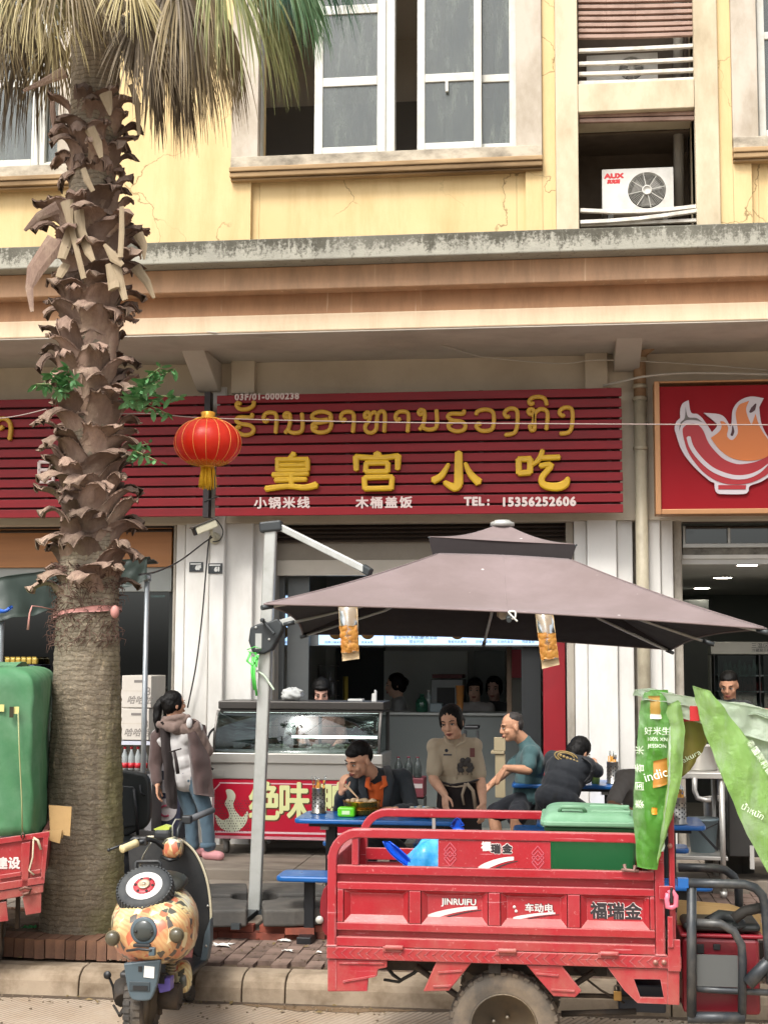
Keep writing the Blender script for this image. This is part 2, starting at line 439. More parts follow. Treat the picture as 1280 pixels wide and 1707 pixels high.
# window surrounds, sills and mouldings
for a, b in ((388, 432), (860, 903), (1219.5, 1262), (100, 140)):
    obj('window_surround', up(MB(), a, b, WB-.1, ZT, YU-.045, YU+.2), SURR, Bd, bevel=.006)
for a, b in ((388, 903), (1219.5, xr), (xl, 140)):
    obj('window_sill', up(MB(), a, b, WB-.13, WB-.02, YU-.06, YU+.31), mat('stained sill cement', '#b8ae9c', .9, 0, .15, 3, .3, 50, '#4c463c', 3.2, .85, spec=.2, stretch=(.8, 1, 1.4)), Bd, bevel=.006)
    s_ = MB(); up(s_, a-1, b+1, WB-.175, WB-.13, YU-.10, YU+.05); up(s_, a-.5, b+.5, WB-.225, WB-.178, YU-.085, YU+.05); up(s_, a, b, WB-.25, WB-.228, YU-.05, YU+.05)
    obj('sill_moulding', s_, SILLM, Bd, bevel=.008)

def sash(x0, x1, ya, yb, bars, Y, w=13, hy=None):
    """one casement frame with its panes; x in pixels, heights in metres, bars = fractions of the height"""
    X0, X1 = PX(x0, YU, 200), PX(x1, YU, 200); k = (X1-X0)/(x1-x0); t = w*k
    f = MB().box(X0, X0+t, Y, Y+.05, ya, yb).box(X1-t, X1, Y, Y+.05, ya, yb)
    f.box(X0+t, X1-t, Y+.001, Y+.05, ya, ya+t*.9).box(X0+t, X1-t, Y+.001, Y+.05, yb-t, yb)
    zs = [ya+t*.9]
    for q in bars:
        zc = lerp(ya, yb, q); f.box(X0+t, X1-t, Y+.001, Y+.05, zc-t*.55, zc+t*.55); zs += [zc-t*.55, zc+t*.55]
    zs.append(yb-t)
    o = obj('window_sash', f, UPVC, Bd, bevel=.005)
    for z0, z1 in zip(zs[::2], zs[1::2]):
        obj('pane', MB().box(X0+t-.003, X1-t+.003, Y+.02, Y+.026, z0-.003, z1+.003), PANE, o)
    return o
TOPW = PZ(-140, YU)
zq = lambda y: PZ(y, YU, 640)
fr = MB()
for a, b in ((415, 433), (640, 656), (852, 862)): up(fr, a, b, WB, TOPW, YU+.08, YU+.2)
up(fr, 433, 852, TOPW-.05, TOPW, YU+.081, YU+.2); up(fr, 433, 852, WB-.02, WB+.025, YU+.081, YU+.2)
obj_split('window_frame', fr, UPVC, Bd, bevel=.005)
B_ = (zq(127)-WB)/(TOPW-WB); B2 = .985
sash(522, 641, WB+.01, TOPW-.05, [B_, (zq(3)-WB)/(TOPW-WB)], YU+.06, 14)
sash(694, 802, WB+.02, TOPW-.05, [B_-.005, .99-.0], YU+.06, 13)
sash(740, 860, WB+.02, TOPW-.05, [B_-.005], YU+.13, 12)
hdl = obj('window_handle', MB().box(PX(743, 13.1, 145), PX(748, 13.1, 145), YU+.03, YU+.06, zq(155), zq(137)), UPVC, Bd, bevel=.004)
obj('curtain', MB().grid(lambda u, v: (lerp(PX(822, 13.4, 100), PX(856, 13.4, 100), u), YU+.42+.03*math.sin(u*24), lerp(WB, TOPW, v)), 30, 4), CURT, Bd)
fr = MB()
for a, b in ((1262, 1275), (1420, 1440)): up(fr, a, b, WB, TOPW, YU+.08, YU+.2)
for a, b in ((-60, -45), (60, 71), (96, 104)): up(fr, a, b, WB, TOPW, YU+.08, YU+.2)
up(fr, 1275, 1420, WB, WB+.05, YU+.081, YU+.2); up(fr, -200, 96, WB, WB+.05, YU+.082, YU+.19)
obj_split('window_frame', fr, UPVC, Bd, bevel=.005)
sash(1266, 1350, WB+.02, TOPW-.05, [(zq(84)-WB)/(TOPW-WB)], YU+.06, 12)
sash(1345, 1440, WB+.02, TOPW-.05, [(zq(84)-WB)/(TOPW-WB)], YU+.12, 12)
sash(-55, 62, WB+.02, TOPW-.05, [(zq(104)-WB)/(TOPW-WB)], YU+.06, 12)
sash(58, 102, WB+.02, TOPW-.05, [(zq(104)-WB)/(TOPW-WB)], YU+.12, 10)
# upstairs room behind the open casements
r_ = MB(); x0, x1 = PX(-260, 13.3, 200), PX(945, 13.3, 200)
r_.box(x0, x1, 15.6, 15.7, 5.9, 9.2).box(x0-.1, x0, 13.33, 15.6, 5.9, 9.2).box(x1, x1+.1, 13.33, 15.6, 5.9, 9.2).box(x0, x1, 13.33, 15.6, 9.1, 9.2).box(x0, x1, 13.33, 15.6, 5.8, 5.9)
x0, x1 = PX(1200, 13.3, 200), PX(1700, 13.3, 200)
r_.box(x0, x1, 15.6, 15.7, 5.9, 9.2).box(x0, x1, 13.33, 15.6, 9.1, 9.2).box(x0-.1, x0, 13.33, 15.6, 5.9, 9.2)
obj_split('room_wall', r_, DARKW, Bd)
obj('room_lower_wall', MB().box(PX(-250, 13.3, 200), PX(940, 13.3, 200), 15.52, 15.597, 5.92, PZ(170, 15.5)), DARKER, Bd)  # lower part of the room's back wall, in a darker colour
# louvre slats of the air conditioner bays (each one can be picked out)
xa, xb = PX(964, YU+.03, 100), PX(1156, YU+.03, 100)
def slat(ya, yb, h, m, Y=YU+.05, x0=xa, x1=xb, tilt=0, sag=0.0):
    z0, z1 = PZ(ya, Y, 970), PZ(yb, Y, 1150)
    pts = [Vector((lerp(x0, x1, t), Y, lerp(z0, z1, t) - sag*math.sin(math.pi*t))) for t in (0, .25, .5, .75, 1)]
    b = MB()
    for p, q in zip(pts, pts[1:]): b.bar(p, q, .045, h)
    return obj('louvre_slat', b, m, Bd, bevel=.003)
for i, y in enumerate((-66, -57, -48, -39, -29, -20, -10, 0, 11, 21, 31, 41, 50, 59)): slat(y+2+random.uniform(-1, 1), y-1.5, .034, RUST, sag=.006)
for y in (85, 107, 124, 139): slat(y, y-7+random.uniform(-1, 1), .034, SLATW, sag=.004)
for y in (192, 200): slat(y+2, y-2, .034, RUST)
slat(351, 345, .034, SLATW, YU+.03, sag=.03); slat(371, 352, .034, SLATW, YU-.02, sag=.02); slat(376, 368, .03, SLATW, YU+.02)
# ledge and cornice
X0, X1 = PX(xl, 12.6, 400), PX(xr, 12.6, 400)
lb = MB()
def ledge_top(u, v):
    x = lerp(X0, X1, u); return (x, 12.6+v*.5, ZL + (.012*noise.noise((x*5, 0, 0)) if v == 0 else 0.01))
obj('ledge', MB().box(X0, X1, 12.6, 13.3, PZ(428.8, 12.6), ZL), LEDGE, Bd, bevel=.012)
zz = lambda y, Y: PZ(y, Y, 640)
obj('cornice_band', MB().box(X0, X1, 12.8, 13.3, zz(478, 12.8), zz(428.8, 12.6)-.002), COR1, Bd, bevel=.01)
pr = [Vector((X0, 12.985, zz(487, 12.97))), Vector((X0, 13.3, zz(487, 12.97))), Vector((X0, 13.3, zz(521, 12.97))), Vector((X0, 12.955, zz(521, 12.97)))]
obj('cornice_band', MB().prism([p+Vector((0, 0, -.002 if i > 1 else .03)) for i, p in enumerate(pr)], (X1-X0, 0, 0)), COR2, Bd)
zs = zz(548.5, 12.93)
obj('cornice_fascia', MB().box(X0, X1, 12.93, 13.3, zs, zz(519.5, 12.93)), FASC, Bd, bevel=.012)
obj('soffit', MB().box(X0, X1, 13.301, 14.5, zs+.012, zs+.15), SOFF, Bd)
obj('soffit', MB().box(X0, X1, 12.94, 13.62, zs-.012, zs-.001), SOFF, Bd)
YW = 14.35
obj('arcade_wall', MB().box(X0, X1, YW, 14.6, PZ(870, 14.35), zs+.012), PORW, Bd)
def bracket(pxl, pxr, Y0, Y1, yb, pil):
    xL, xR = (PX(pxl[0], Y0, 570)+PX(pxl[1], Y1, 645))/2, (PX(pxr[0], Y0, 570)+PX(pxr[1], Y1, 645))/2
    zb = PZ(yb, Y1)
    obj('haunched_beam', MB().prism([(xL, Y0, zs+.011), (xL, Y1, zs+.011), (xL, Y1, zb), (xL, Y1-.12, zb)], (xR-xL, 0, 0)), SOFF, Bd, bevel=.01)
    obj('wall_pier', MB().pbox(pil[0], pil[1], pil[2], pil[3], YW-.1, .098), PORW, Bd, bevel=.008)
bracket((289, 344), (326, 382), 13.55, YW-.002, 649, (386, 588, 424, 655))
bracket((1030, 1020), (1077, 1060), 13.4, YW-.002, 629, (974, 572, 1013, 655))
# pillars: stepped profiles
def pillar(cols, name='pillar'):
    for x0, x1, Y, m, zt in cols:
        a, b = PX(x0, Y, 1100), PX(x1, Y, 1100)
        obj(name, MB().box(a, b, Y, 15.0, .2, zt), m, Bd, bevel=.012)
ZP = PZ(860, 14.4)
EDGE = mat('chipped pillar edge', '#9d968a', .85, 0, .25, 6, .4, 30, '#4a443b', 5, .8, stretch=(1, 1, .4))
pillar([(286, 291, 14.52, EDGE, ZP+.2), (291, 306, 14.48, WHITEP, ZP+.2), (306.4, 346.6, 14.4, WHITEP, ZP+.25), (347, 371.6, 14.32, WHITEP, 4.9), (372, 419.6, 14.4, WHITEP, ZP+.2), (420, 452, 14.48, WHITEP, ZP+.2), (452.3, 457, 14.56, EDGE, ZP+.2)])
pillar([(944, 957.5, 14.5, EDGE, ZP+.2), (958, 979.5, 14.44, WHITEP, ZP+.2), (980, 1029.6, 14.36, WHITEP, ZP+.3), (1030, 1056.5, 14.42, WHITEP, 4.55), (1057, 1083, 14.7, EDGE, 4.9), (1083.4, 1103, 14.38, WHITEP, ZP+.2), (1103.3, 1124, 14.44, WHITEP, ZP+.2), (1124.3, 1139, 14.52, EDGE, ZP+.2)])
# ------------------------------------------------------------------ shopfronts and interiors
def shutter(x0, x1, ya, yb, Y, n, col):
    a, b = PX(x0, Y, 880), PX(x1, Y, 880); z1, z0 = PZ(ya, Y), PZ(yb, Y); h = (z1-z0)/n
    prof = MB().box(a, b, 0, .012, .0, h*.72)
    me = mesh_of('shutter_slat', MB().prism([(a, .0, 0), (a, .03, 0), (a, .03, h*.95), (a, 0, h*.5), (a, -.012, h*.25)], (b-a, 0, 0)), col)
    for i in range(n): link_mesh('shutter_slat', me, Bd, (0, Y, z0+i*h))
SHUT = mat('dark brown shutter', '#4a4039', .5, .3, .15, 3, .1, 40, '#2b2520', 3, .5)
shutter(455, 946, 845, 903, 14.62, 8, SHUT); shutter(-419, 287, 850, 884, 14.62, 5, SHUT); shutter(1137, 1500, 855, 876, 14.62, 3, SHUT)
def fbox(name, x0, ya, x1, yb, Y, d, m, bevel=.004, par=None): return obj(name, MB().pbox(x0, ya, x1, yb, Y, d), m, par or Bd, bevel=bevel)
LINT = mat('greige lintel panel', '#8d8578', .6, 0, .08, 2, .05, 60, '#5b5246', 2, .4)
fbox('lintel_panel', 455, 904, 945, 932, 14.68, .1, LINT); fbox('lintel_panel', 455, 934, 945, 958, 14.66, .1, mat('pale lintel panel', '#b8b1a4', .55))
WOOD = mat('orange wood board', '#a8713f', .5, 0, .18, 2.5, .1, 40, '#7d4f28', 2, .5, stretch=(.25, 1, 3))
fbox('wood_board', -419, 884, 286, 945, 14.64, .06, WOOD); fbox('fascia_strip', -419, 945, 286, 986, 14.68, .08, mat('grey fascia strip', '#8f938f', .5))
FLOORT = mat('shop floor tile', '#8f8b83', .35, 0, .1, 2)
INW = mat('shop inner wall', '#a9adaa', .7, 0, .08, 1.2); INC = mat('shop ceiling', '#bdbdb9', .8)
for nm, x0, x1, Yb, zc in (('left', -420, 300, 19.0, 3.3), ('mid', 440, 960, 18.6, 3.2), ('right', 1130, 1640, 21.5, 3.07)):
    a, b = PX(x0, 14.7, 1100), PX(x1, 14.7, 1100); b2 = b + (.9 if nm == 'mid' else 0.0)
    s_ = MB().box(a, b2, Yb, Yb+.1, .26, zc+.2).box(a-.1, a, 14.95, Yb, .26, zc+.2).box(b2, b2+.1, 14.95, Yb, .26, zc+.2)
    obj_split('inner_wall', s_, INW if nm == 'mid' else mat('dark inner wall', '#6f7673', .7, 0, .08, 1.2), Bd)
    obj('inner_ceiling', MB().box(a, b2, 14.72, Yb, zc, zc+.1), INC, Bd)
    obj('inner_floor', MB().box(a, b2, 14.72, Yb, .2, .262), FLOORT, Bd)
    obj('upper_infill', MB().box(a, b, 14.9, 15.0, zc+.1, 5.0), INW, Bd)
for a, b in ((xl, -420), (1500, xr)): obj('end_wall', MB().box(PX(a, 14.5, 1100), PX(b, 14.5, 1100), 14.5, 15.2, .2, 4.9), WHITEP, Bd)
# left shop dark glazing
GDARK = glass('dark shop glass', '#3d4a48', .12, .05)
for a, b in ((-419, -60), (-57, 118), (121, 284)):
    fbox('shop_glass', a, 987, b, 1395, 14.75, .02, GDARK, 0)
fr = MB()
for x in (-58, 119, 285): fr.pbox(x-2, 986, x+2, 1398, 14.74, .05)
obj_split('glazing_bar', fr, mat('dark bronze frame', '#2f3230', .4, .5), Bd)
# centre: red door leaf, dark posts, kitchen wall
RED = mat('red lacquer panel', '#8e1420', .45, 0, .12, 2, .05, 40, '#5c0d14', 2, .4)
fbox('red_door_panel', 904, 1040, 944, 1398, 14.9, .05, RED)
fbox('door_post', 868, 1040, 903, 1398, 15.1, .08, mat('black door post', '#1d2021', .5))
fbox('door_post', 480, 960, 512, 1398, 14.85, .06, mat('grey steel post', '#5d6060', .4, .4)); fbox('door_post', 458, 958, 470, 1398, 14.8, .06, mat('grey steel post', '#5d6060'))
fbox('door_post', 908-64, 1050, 853, 1215, 15.6, .05, mat('brown wood post', '#5d4a38', .6))
# right shop
fbox('transom_bar', 1137, 906, 1500, 911, 14.66, .08, mat('pale aluminium', '#a9aaa6', .4, .6)); fbox('transom_bar', 1212, 880, 1217, 907, 14.665, .05, mat('pale aluminium', '#a9aaa6'))
fbox('transom_bar', 1137, 877, 1142, 907, 14.665, .05, mat('pale aluminium', '#a9aaa6'))
fbox('transom_panel', 1137, 911.5, 1500, 925, 14.7, .06, mat('grimy transom panel', '#7c7a72', .8, 0, .3, 8, .4, 30, '#3d3a33', 9, .9)); fbox('transom_bar', 1137, 925, 1500, 930, 14.69, .1, mat('white bar', '#cfcfca', .5))
fbox('transom_glass', 1142, 877, 1500, 906, 14.72, .01, GDARK, 0)
# ------------------------------------------------------------------ ground
def m_road():
    t = NT('grooved concrete road'); base = t.mix(t.noise(.8, 7, None, .65), '#94836f', '#ada090')
    base = t.mix(t.ramp(t.noise(2.3, 7, None, .7), [(.45, 0.0), (.75, .55)]), base, '#8b6f50')
    base = t.mix(t.ramp(t.noise(40, 3), [(.5, 0.0), (.8, .3)]), base, '#5b5047')
    wv = t.n('TexWave', wave_type='BANDS', bands_direction='X'); wv.inputs['Scale'].default_value = 9; wv.inputs['Distortion'].default_value = .6; wv.inputs['Detail'].default_value = 1
    mp = t.map((1, 1, 1), rot=(0, 0, math.radians(24))); t.l(mp, wv.inputs['Vector'])
    msk = t.ramp(t.noise(.7, 3), [(.42, 0.0), (.55, 1.0)])
    g = t.math('MULTIPLY', t.ramp(wv.outputs['Fac'], [(.2, 1.0), (.45, 0.0)]), msk)
    base = t.mix(t.math('MULTIPLY', g, .55), base, '#5a4c3e')
    t.set(Base_Color=base, Roughness=.85, Specular_IOR_Level=.3)
    t.bump(t.math('SUBTRACT', t.noise(70, 5), t.math('MULTIPLY', g, 1.4)), .5, .008); return t.m
ROAD = m_road()
CONC = mat('worn kerb concrete', '#948572', .92, 0, .25, 5, .6, 45, '#5a4a38', 3.2, .9, rnd=.08, spec=.25)
PAVER = mat('worn brick paver', '#77645a', .92, 0, .25, 9, .6, 60, '#453a32', 5, .85, rnd=.22, spec=.25)
BRICK = mat('old dusty brick', '#85634f', .92, 0, .2, 8, .5, 50, '#54423a', 5, .8, rnd=.2, spec=.2)
SLAB = mat('grey pavement slab', '#857b6f', .88, 0, .22, 4, .5, 45, '#4d443a', 2.6, .75, spec=.3, stretch=(.6, 1.6, 1))
SOIL = mat('litter soil', '#5d4c3a', .95, 0, .3, 9, .8, 30, '#3d3226', 6, .8, bdist=.02)
tag(obj('ground', MB().box(-80, 80, -60, 60, -.5, -.06), mat('earth', '#6f6353', .95)), kind='structure')
rd = tag(obj('road', MB().box(-40, 40, -9, 8.94, -.055, 0), ROAD), kind='structure')
def wet(u, v):
    x = lerp(PX(395, 8.8, 1670), PX(700, 8.8, 1670), u); k = math.sin(math.pi*u)**.5
    return (x, 8.93 - (.02 + .22*k*(.6+.6*noise.noise((x*3, 1, 0))+.3*noise.noise((x*9, 2, 0))))*v, .003)
tag(obj('puddle', MB().grid(wet, 40, 4), mat('wet silt', '#6b5640', .22, 0, .2, 4, .15, 30, '#4c3c2b', 3, .6)), kind='structure')
tag(obj('gutter', MB().grid(lambda u, v: (lerp(-5, 4, u), 8.932-(.05+.035*noise.noise((u*40, 1, 0))+.02*noise.noise((u*150, 2, 0)))*v, .006-.004*v), 260, 2), mat('dark gutter silt', '#4a3d30', .8, 0, .3, 9, .5, 40)), kind='structure')
gv = MB(); rg = random.Random(5)
for i in range(700):
    x_, y_ = rg.uniform(-4.2, 2.4), rg.choice((rg.uniform(8.75, 8.93), rg.uniform(7.6, 8.9), rg.uniform(9.2, 9.9), rg.uniform(9.5, 10.3))); z_ = 0 if y_ < 8.93 else .172; r_ = rg.uniform(.003, .011)
    gv.ell((x_, y_, z_+r_*.4), (r_, r_*rg.uniform(.6, 1), r_*.6), 5, 4)
tag(obj('gravel', gv, mat('street grit', '#6b5d4c', .9, 0, .5, 15)), 'loose grit and crumbs scattered along the kerb and pavers', 'gravel', None, 'stuff')
lf_ = MB()
for i in range(130):
    x_, y_ = rg.uniform(-4.5, -1.0), rg.choice((rg.uniform(9.5, 10.3), rg.uniform(9.2, 9.8), rg.uniform(8.7, 8.93))); z_ = .008 if y_ < 8.93 else (.3 if (x_ < -2.75 and y_ > 9.47) else .178); a_ = rg.uniform(0, 6.28); l_ = rg.uniform(.02, .06); d_ = Vector((math.cos(a_), math.sin(a_), rg.uniform(-.1, .3)))*l_; n_ = Vector((-math.sin(a_), math.cos(a_), 0))*l_*.22; p_ = Vector((x_, y_, z_))
    lf_.add([p_, p_+d_*.5+n_+Vector((0, 0, .008)), p_+d_, p_+d_*.5-n_], [(0, 1, 2, 3)])
tag(obj('dry_leaves', lf_, mat('dry leaf litter', '#6b5a38', .8, 0, .4, 12)), 'dry leaf scraps lying round the palm and kerb', 'leaf litter', None, 'stuff')
kb = thing('kerb', None, None, (0, 8.93, 0)); kb['kind'] = 'structure'
x = -9.0; i = 0
CUTS = [PX(q, 8.93, 1630) for q in (131, 475, 500, 760)]
xs = [-9, -7.6, -6.2, -5, -4.05, CUTS[0], -2.0, CUTS[1], -.35, .6, 1.55, 2.5, 3.5, 5, 6.5, 8, 9.5]
prof = [(8.93, -.05), (8.94, .09), (8.955, .125), (8.985, .15), (9.03, .163), (9.16, .168), (9.16, -.05)]
for a, b in zip(xs, xs[1:]):
    obj('kerb_stone', MB().prism([(a+.004, y, z+random.uniform(-.003, .003)) for y, z in prof], (b-a-.008, 0, 0)), CONC, kb, bevel=.008)
pv = thing('pavement', None, None, (0, 9.16, 0)); pv['kind'] = 'structure'
obj('bedding', MB().box(-9, 9, 9.162, 12.69, -.04, .147), SOIL, pv)
pm = mesh_of('paver', MB().box(-.0515, .0515, -.1, .1, -.03, .02), PAVER)
rest = MB(); rest.mi = 0; cnt = 0
for ix in range(-36, 40):
    xx = ix*.109 + .03
    for iy in range(0, 17):
        yy = 9.265 + iy*.208 + (ix % 2)*.104 - .052
        if yy > 12.55 or (xx < -.6 and yy > 10.3): continue
        if yy < 9.23: continue
        if -4 < xx < -2.7 and yy < 10.6: continue
        z = .152 + random.uniform(-.005, .005)
        vis = (-2.7 < xx < -.95 and yy < 10.5) or (.8 < xx < 2.1 and 9.9 < yy < 11.9)
        if vis and cnt < 298:
            link_mesh('paver', pm, pv, (xx, yy, z), (random.uniform(-.012, .012), random.uniform(-.02, .02), random.uniform(-.02, .02))); cnt += 1
        else: rest.box(xx-.05, xx+.05, yy-.1, yy+.1, z-.03, z+.02)
tag(obj('paver_field', rest, PAVER, pv, bevel=0), kind='stuff')
sl = MB()
sx = -9.0
while sx < -.6:
    b = min(sx+1.15, -.6); obj('paving_slab', MB().box(sx+.004, b-.004, 10.42, 11.5, .1, .168+random.uniform(-.002, .002)), SLAB, pv, bevel=.006)
    obj('paving_slab', MB().box(sx+.004, b-.004, 11.508, 12.66, .1, .17+random.uniform(-.002, .002)), SLAB, pv, bevel=.006); sx = b
po = thing('porch_floor', None, None, (0, 12.67, 0)); po['kind'] = 'structure'
obj('porch_bed', MB().box(-9, 9, 12.7, 15.2, 0, .22), SLAB, po)
sx = -8.4
while sx < 8:
    obj('porch_slab', MB().box(sx+.003, sx+1.197, 12.665, 13.05, .1, .262), SLAB, po, bevel=.008)
    obj('porch_slab', MB().box(sx+.003, sx+1.197, 13.053, 14.75, .1, .26), SLAB, po, bevel=.004); sx += 1.2
# brick edged tree pit
tp = thing('tree_pit', None, None, (-3.3, 9.3, .17)); tp['kind'] = 'structure'
bm_ = mesh_of('brick', MB().box(-.032, .032, -.115, .115, 0, .122), BRICK)
bx = PX(-70, 9.25, 1590)
while bx < -2.72:
    link_mesh('brick', bm_, tp, (bx, 9.36+random.uniform(-.006, .006), .165+random.uniform(-.006, .004)), (0, random.uniform(-.03, .03), random.uniform(-.03, .03))); bx += .0695
obj('pit_soil', MB().grid(lambda u, v: (lerp(-4.6, -2.75, u), lerp(9.47, 10.35, v), .265+.03*noise.noise((u*9, v*6, 0))+.012*noise.noise((u*40, v*22, 3))), 46, 18), SOIL, tp)
obj('pit_side', MB().box(-2.78, -2.72, 9.48, 10.4, .1, .28).box(-4.6, -2.74, 10.36, 10.42, .1, .28), BRICK, tp)
# scraps lying about
TISSUE = mat('white tissue', '#d9d7d0', .8, 0, .05, 10, .2, 40)
def scrap(px, py, z, w, label, m=TISSUE, name='tissue_scrap', grp=None, cat='litter'):
    c = G(px, py, z); k = random.random()*9
    fn = lambda u, v: (c.x+(u-.5)*w*(1+.3*math.sin(v*5+k)), c.y+(v-.5)*w*.8*(1+.3*math.cos(u*4+k)), z+.006+.018*abs(noise.noise((u*3+k, v*3, k))))
    tag(obj(name, MB().grid(fn, 10, 8, thick=.002), m, loc=c), label, cat, grp)
scrap(370, 1577, .175, .13, 'flat white tissue scrap on pavers beside the scooter'); scrap(475, 1569, .175, .075, 'curled white tissue scrap nearest the umbrella base bricks')
scrap(480, 1586, .175, .06, 'small white scrap in the middle of the pavers'); scrap(532, 1589, .175, .03, 'tiny white paper fleck beside the tricycle post')
scrap(1020, 1590, .19, .03, 'tiny white fleck on pavers under the cargo tricycle')
tag(obj('plastic_strip', MB().grid(lambda u, v: (lerp(G(52, 1572, .28).x, G(108, 1556, .28).x, u), 9.5+.12*u+.03*v+.03*math.sin(u*9), .30+.05*u*(1-u)+.012*math.sin(u*17+v)), 20, 2, thick=.002), mat('green plastic strip', '#2f8a4e', .35, 0, .1)), 'torn green plastic strip lying on the brick edging', 'litter')
tag(obj('plastic_scrap', MB().grid(lambda u, v: (lerp(G(20, 1560, .28).x, G(45, 1560, .28).x, u), 9.52+.05*v, .30+.03*abs(noise.noise((u*6, v*6, 1)))), 10, 4, thick=.002), mat('green plastic strip', '#2f8a4e', .35)), 'crumpled green plastic scrap on soil under the covered tricycle', 'litter')

# ------------------------------------------------------------------ signs
SR = mat('wine red sign slat', '#7c101a', .45, 0, .12, 3, .03, 60, '#4d0e15', 2.5, .5, rnd=.08, spec=.3, stretch=(.4, 1, 3))
SRD = mat('dark red sign backing', '#3a1216', .6, 0, .2, 3)
GOLD = mat('gold painted letter', '#c9a01c', .4, .0, .12, 10, .05, 60, '#a77d14', 8, .4)
GOLD2 = mat('matt ochre letter', '#c4982e', .5, .0, .12, 10, .05, 60, '#8f6c22', 8, .4)
LETW = mat('pale sign lettering', '#c9b9b4', .5, 0, .08, 9)
YS = 14.0
def slat_sign(x0, x1, name, label, topy=(655, 645)):
    t = thing(name, label, 'sign', ((x0+x1)/2, YS, 3.5))
    n = 12; z1, z0 = 4.73, 3.482; h = (z1-z0)/n
    k = 14.0/13.75; z1 = 2.1+(4.718-2.1)*k; z0 = 2.1+(3.498-2.1)*k; h = (z1-z0)/n
    obj('backing', MB().box(x0+.02, x1-.02, YS+.06, YS+.1, z0+.02, z1-.02), SRD, t)
    me = None
    for i in range(n):
        jig = random.uniform(-.002, .002)
        obj('slat', MB().box(x0+random.uniform(-.004, .004), x1+random.uniform(-.004, .004), YS+jig, YS+.03, z0+i*h+.004, z0+(i+1)*h-.0175), SR, t, bevel=.004)
    for q in (0.03, .33, .66, .97): obj('batten', MB().box(lerp(x0, x1, q)-.02, lerp(x0, x1, q)+.02, YS+.031, YS+.059, z0+.01, z1-.01), SRD, t)
    return t
sc_ = slat_sign(PX(360.5, YS, 750), PX(1036.5, YS, 750), 'slat_sign', 'wine red slatted shop sign with gold letters above the central doorway')
Q8 = lambda x, y: P(x/3.556+340, y/3.556+630, YS-.002)
Q9 = lambda x, y: P(x/3.368+680, y/3.368+630, YS-.002)
def char(strokes, Q, wpx, m, k, d=.045, cham=.014, nm='sign_character', par=None):
    b = MB()
    for i, s_ in enumerate(strokes):
        ws = wpx
        if isinstance(s_[0], (int, float)): ws = s_[0]; s_ = s_[1:]
        elif isinstance(s_[0], list): ws = s_[0]; s_ = s_[1:]
        k2 = k*(1.42 if m is GOLD else 1.12); ww = [q*k2 for q in ws] if isinstance(ws, list) else ws*k2
        stroke(b, [Q(*p) for p in s_], ww, YS-.001, d+.0012*i, cham)
    return obj(nm, b, m, par or sc_)
K8, K9 = 1/3.556/168.5, 1/3.368/169.5
char([[[26, 22], (540, 450), (512, 482)], [(441, 487), (441, 555)], [(432, 487), (620, 485)], [(617, 487), (617, 553)], [(455, 520), (605, 518)], [(441, 551), (620, 549)],
      [[24, 20], (412, 578), (622, 571)], [[24, 20], (427, 608), (612, 604)], [22, (523, 572), (523, 650)], [[26, 22, 24, 30], (372, 660), (500, 645), (600, 652), (672, 637)]], Q8, 21, GOLD, K8)
char([[34, (1030, 447), (1030, 470)], [24, (900, 470), (1030, 478), (1155, 466)], [[26, 22], (903, 468), (906, 550)], [[28, 22], (1153, 462), (1150, 545)], [(960, 508), (1095, 506)], [(965, 506), (961, 560)], [(1093, 506), (1091, 560)], [(962, 560), (1094, 558)],
      [(955, 594), (1120, 590)], [(953, 592), (957, 662)], [(1118, 590), (1112, 662)], [(955, 660), (1114, 656)]], Q8, 22, GOLD, K8)
char([[[30, 34, 36], (285, 420), (285, 520), (285, 600)], [[36, 34, 18], (285, 596), (262, 618), (205, 588)], [[14, 26, 30], (230, 485), (190, 550), (142, 580)], [[14, 26, 34], (322, 480), (350, 540), (400, 590)]], Q9, 30, GOLD, K9)
char([[(617, 460), (690, 457)], [(620, 458), (622, 540)], [(686, 457), (684, 536)], [(620, 538), (686, 533)], [[18, 22, 14], (755, 408), (738, 455), (700, 492)], [22, (748, 452), (850, 448)], [[22, 22, 24, 28, 34, 34, 14], (740, 497), (805, 492), (752, 560), (762, 602), (830, 615), (880, 598), (898, 562)]], Q9, 24, GOLD, K9)
# Lao line
def off(s_, dx, dy, k=1): return [(x*k+dx, y*k+dy) for x, y in s_]
to9 = lambda s_, dx, dy: [(((x/3.556+340)+dx-680)*3.368, ((y/3.556+630)+dy-630)*3.368) for x, y in s_]
RO = [(288, 215), (284, 236), (215, 236), (195, 255), (222, 275), (275, 283), (298, 305), (285, 333), (240, 340), (203, 322), (200, 296), (220, 292)]
TONE = [(222, 158), (204, 150), (198, 168), (220, 188), (265, 186), (296, 166), (299, 142)]
AA = [(384, 248), (368, 262), (357, 240), (368, 215), (400, 207), (428, 216), (434, 250), (428, 328)]
NO = [(505, 230), (490, 240), (479, 225), (492, 211), (512, 220), (514, 255), (505, 300), (484, 328)]
NO2 = [(500, 312), (530, 328), (575, 322), (588, 290), (584, 212)]
OO = [(672, 290), (655, 298), (645, 284), (660, 272), (705, 266), (750, 252), (752, 218), (705, 203), (655, 214), (645, 240), (690, 254), (735, 248)]
OO2 = [(750, 230), (758, 275), (740, 315), (690, 326), (652, 312), (645, 288)]
HO = [(972, 236), (958, 236), (956, 216), (972, 206), (986, 220), (980, 255), (958, 288), (964, 318), (995, 328), (1022, 305), (1026, 255), (1034, 216), (1056, 200), (1074, 220), (1070, 322)]
HO2 = [(990, 218), (1012, 206), (1032, 222)]
for g in ([RO, TONE], [AA], [NO, NO2], [OO, OO2], [off(AA, 457, -4)], [HO, HO2], [off(AA, 780, -6)]): char(g, Q8, 21, GOLD2, K8, .04, .012)
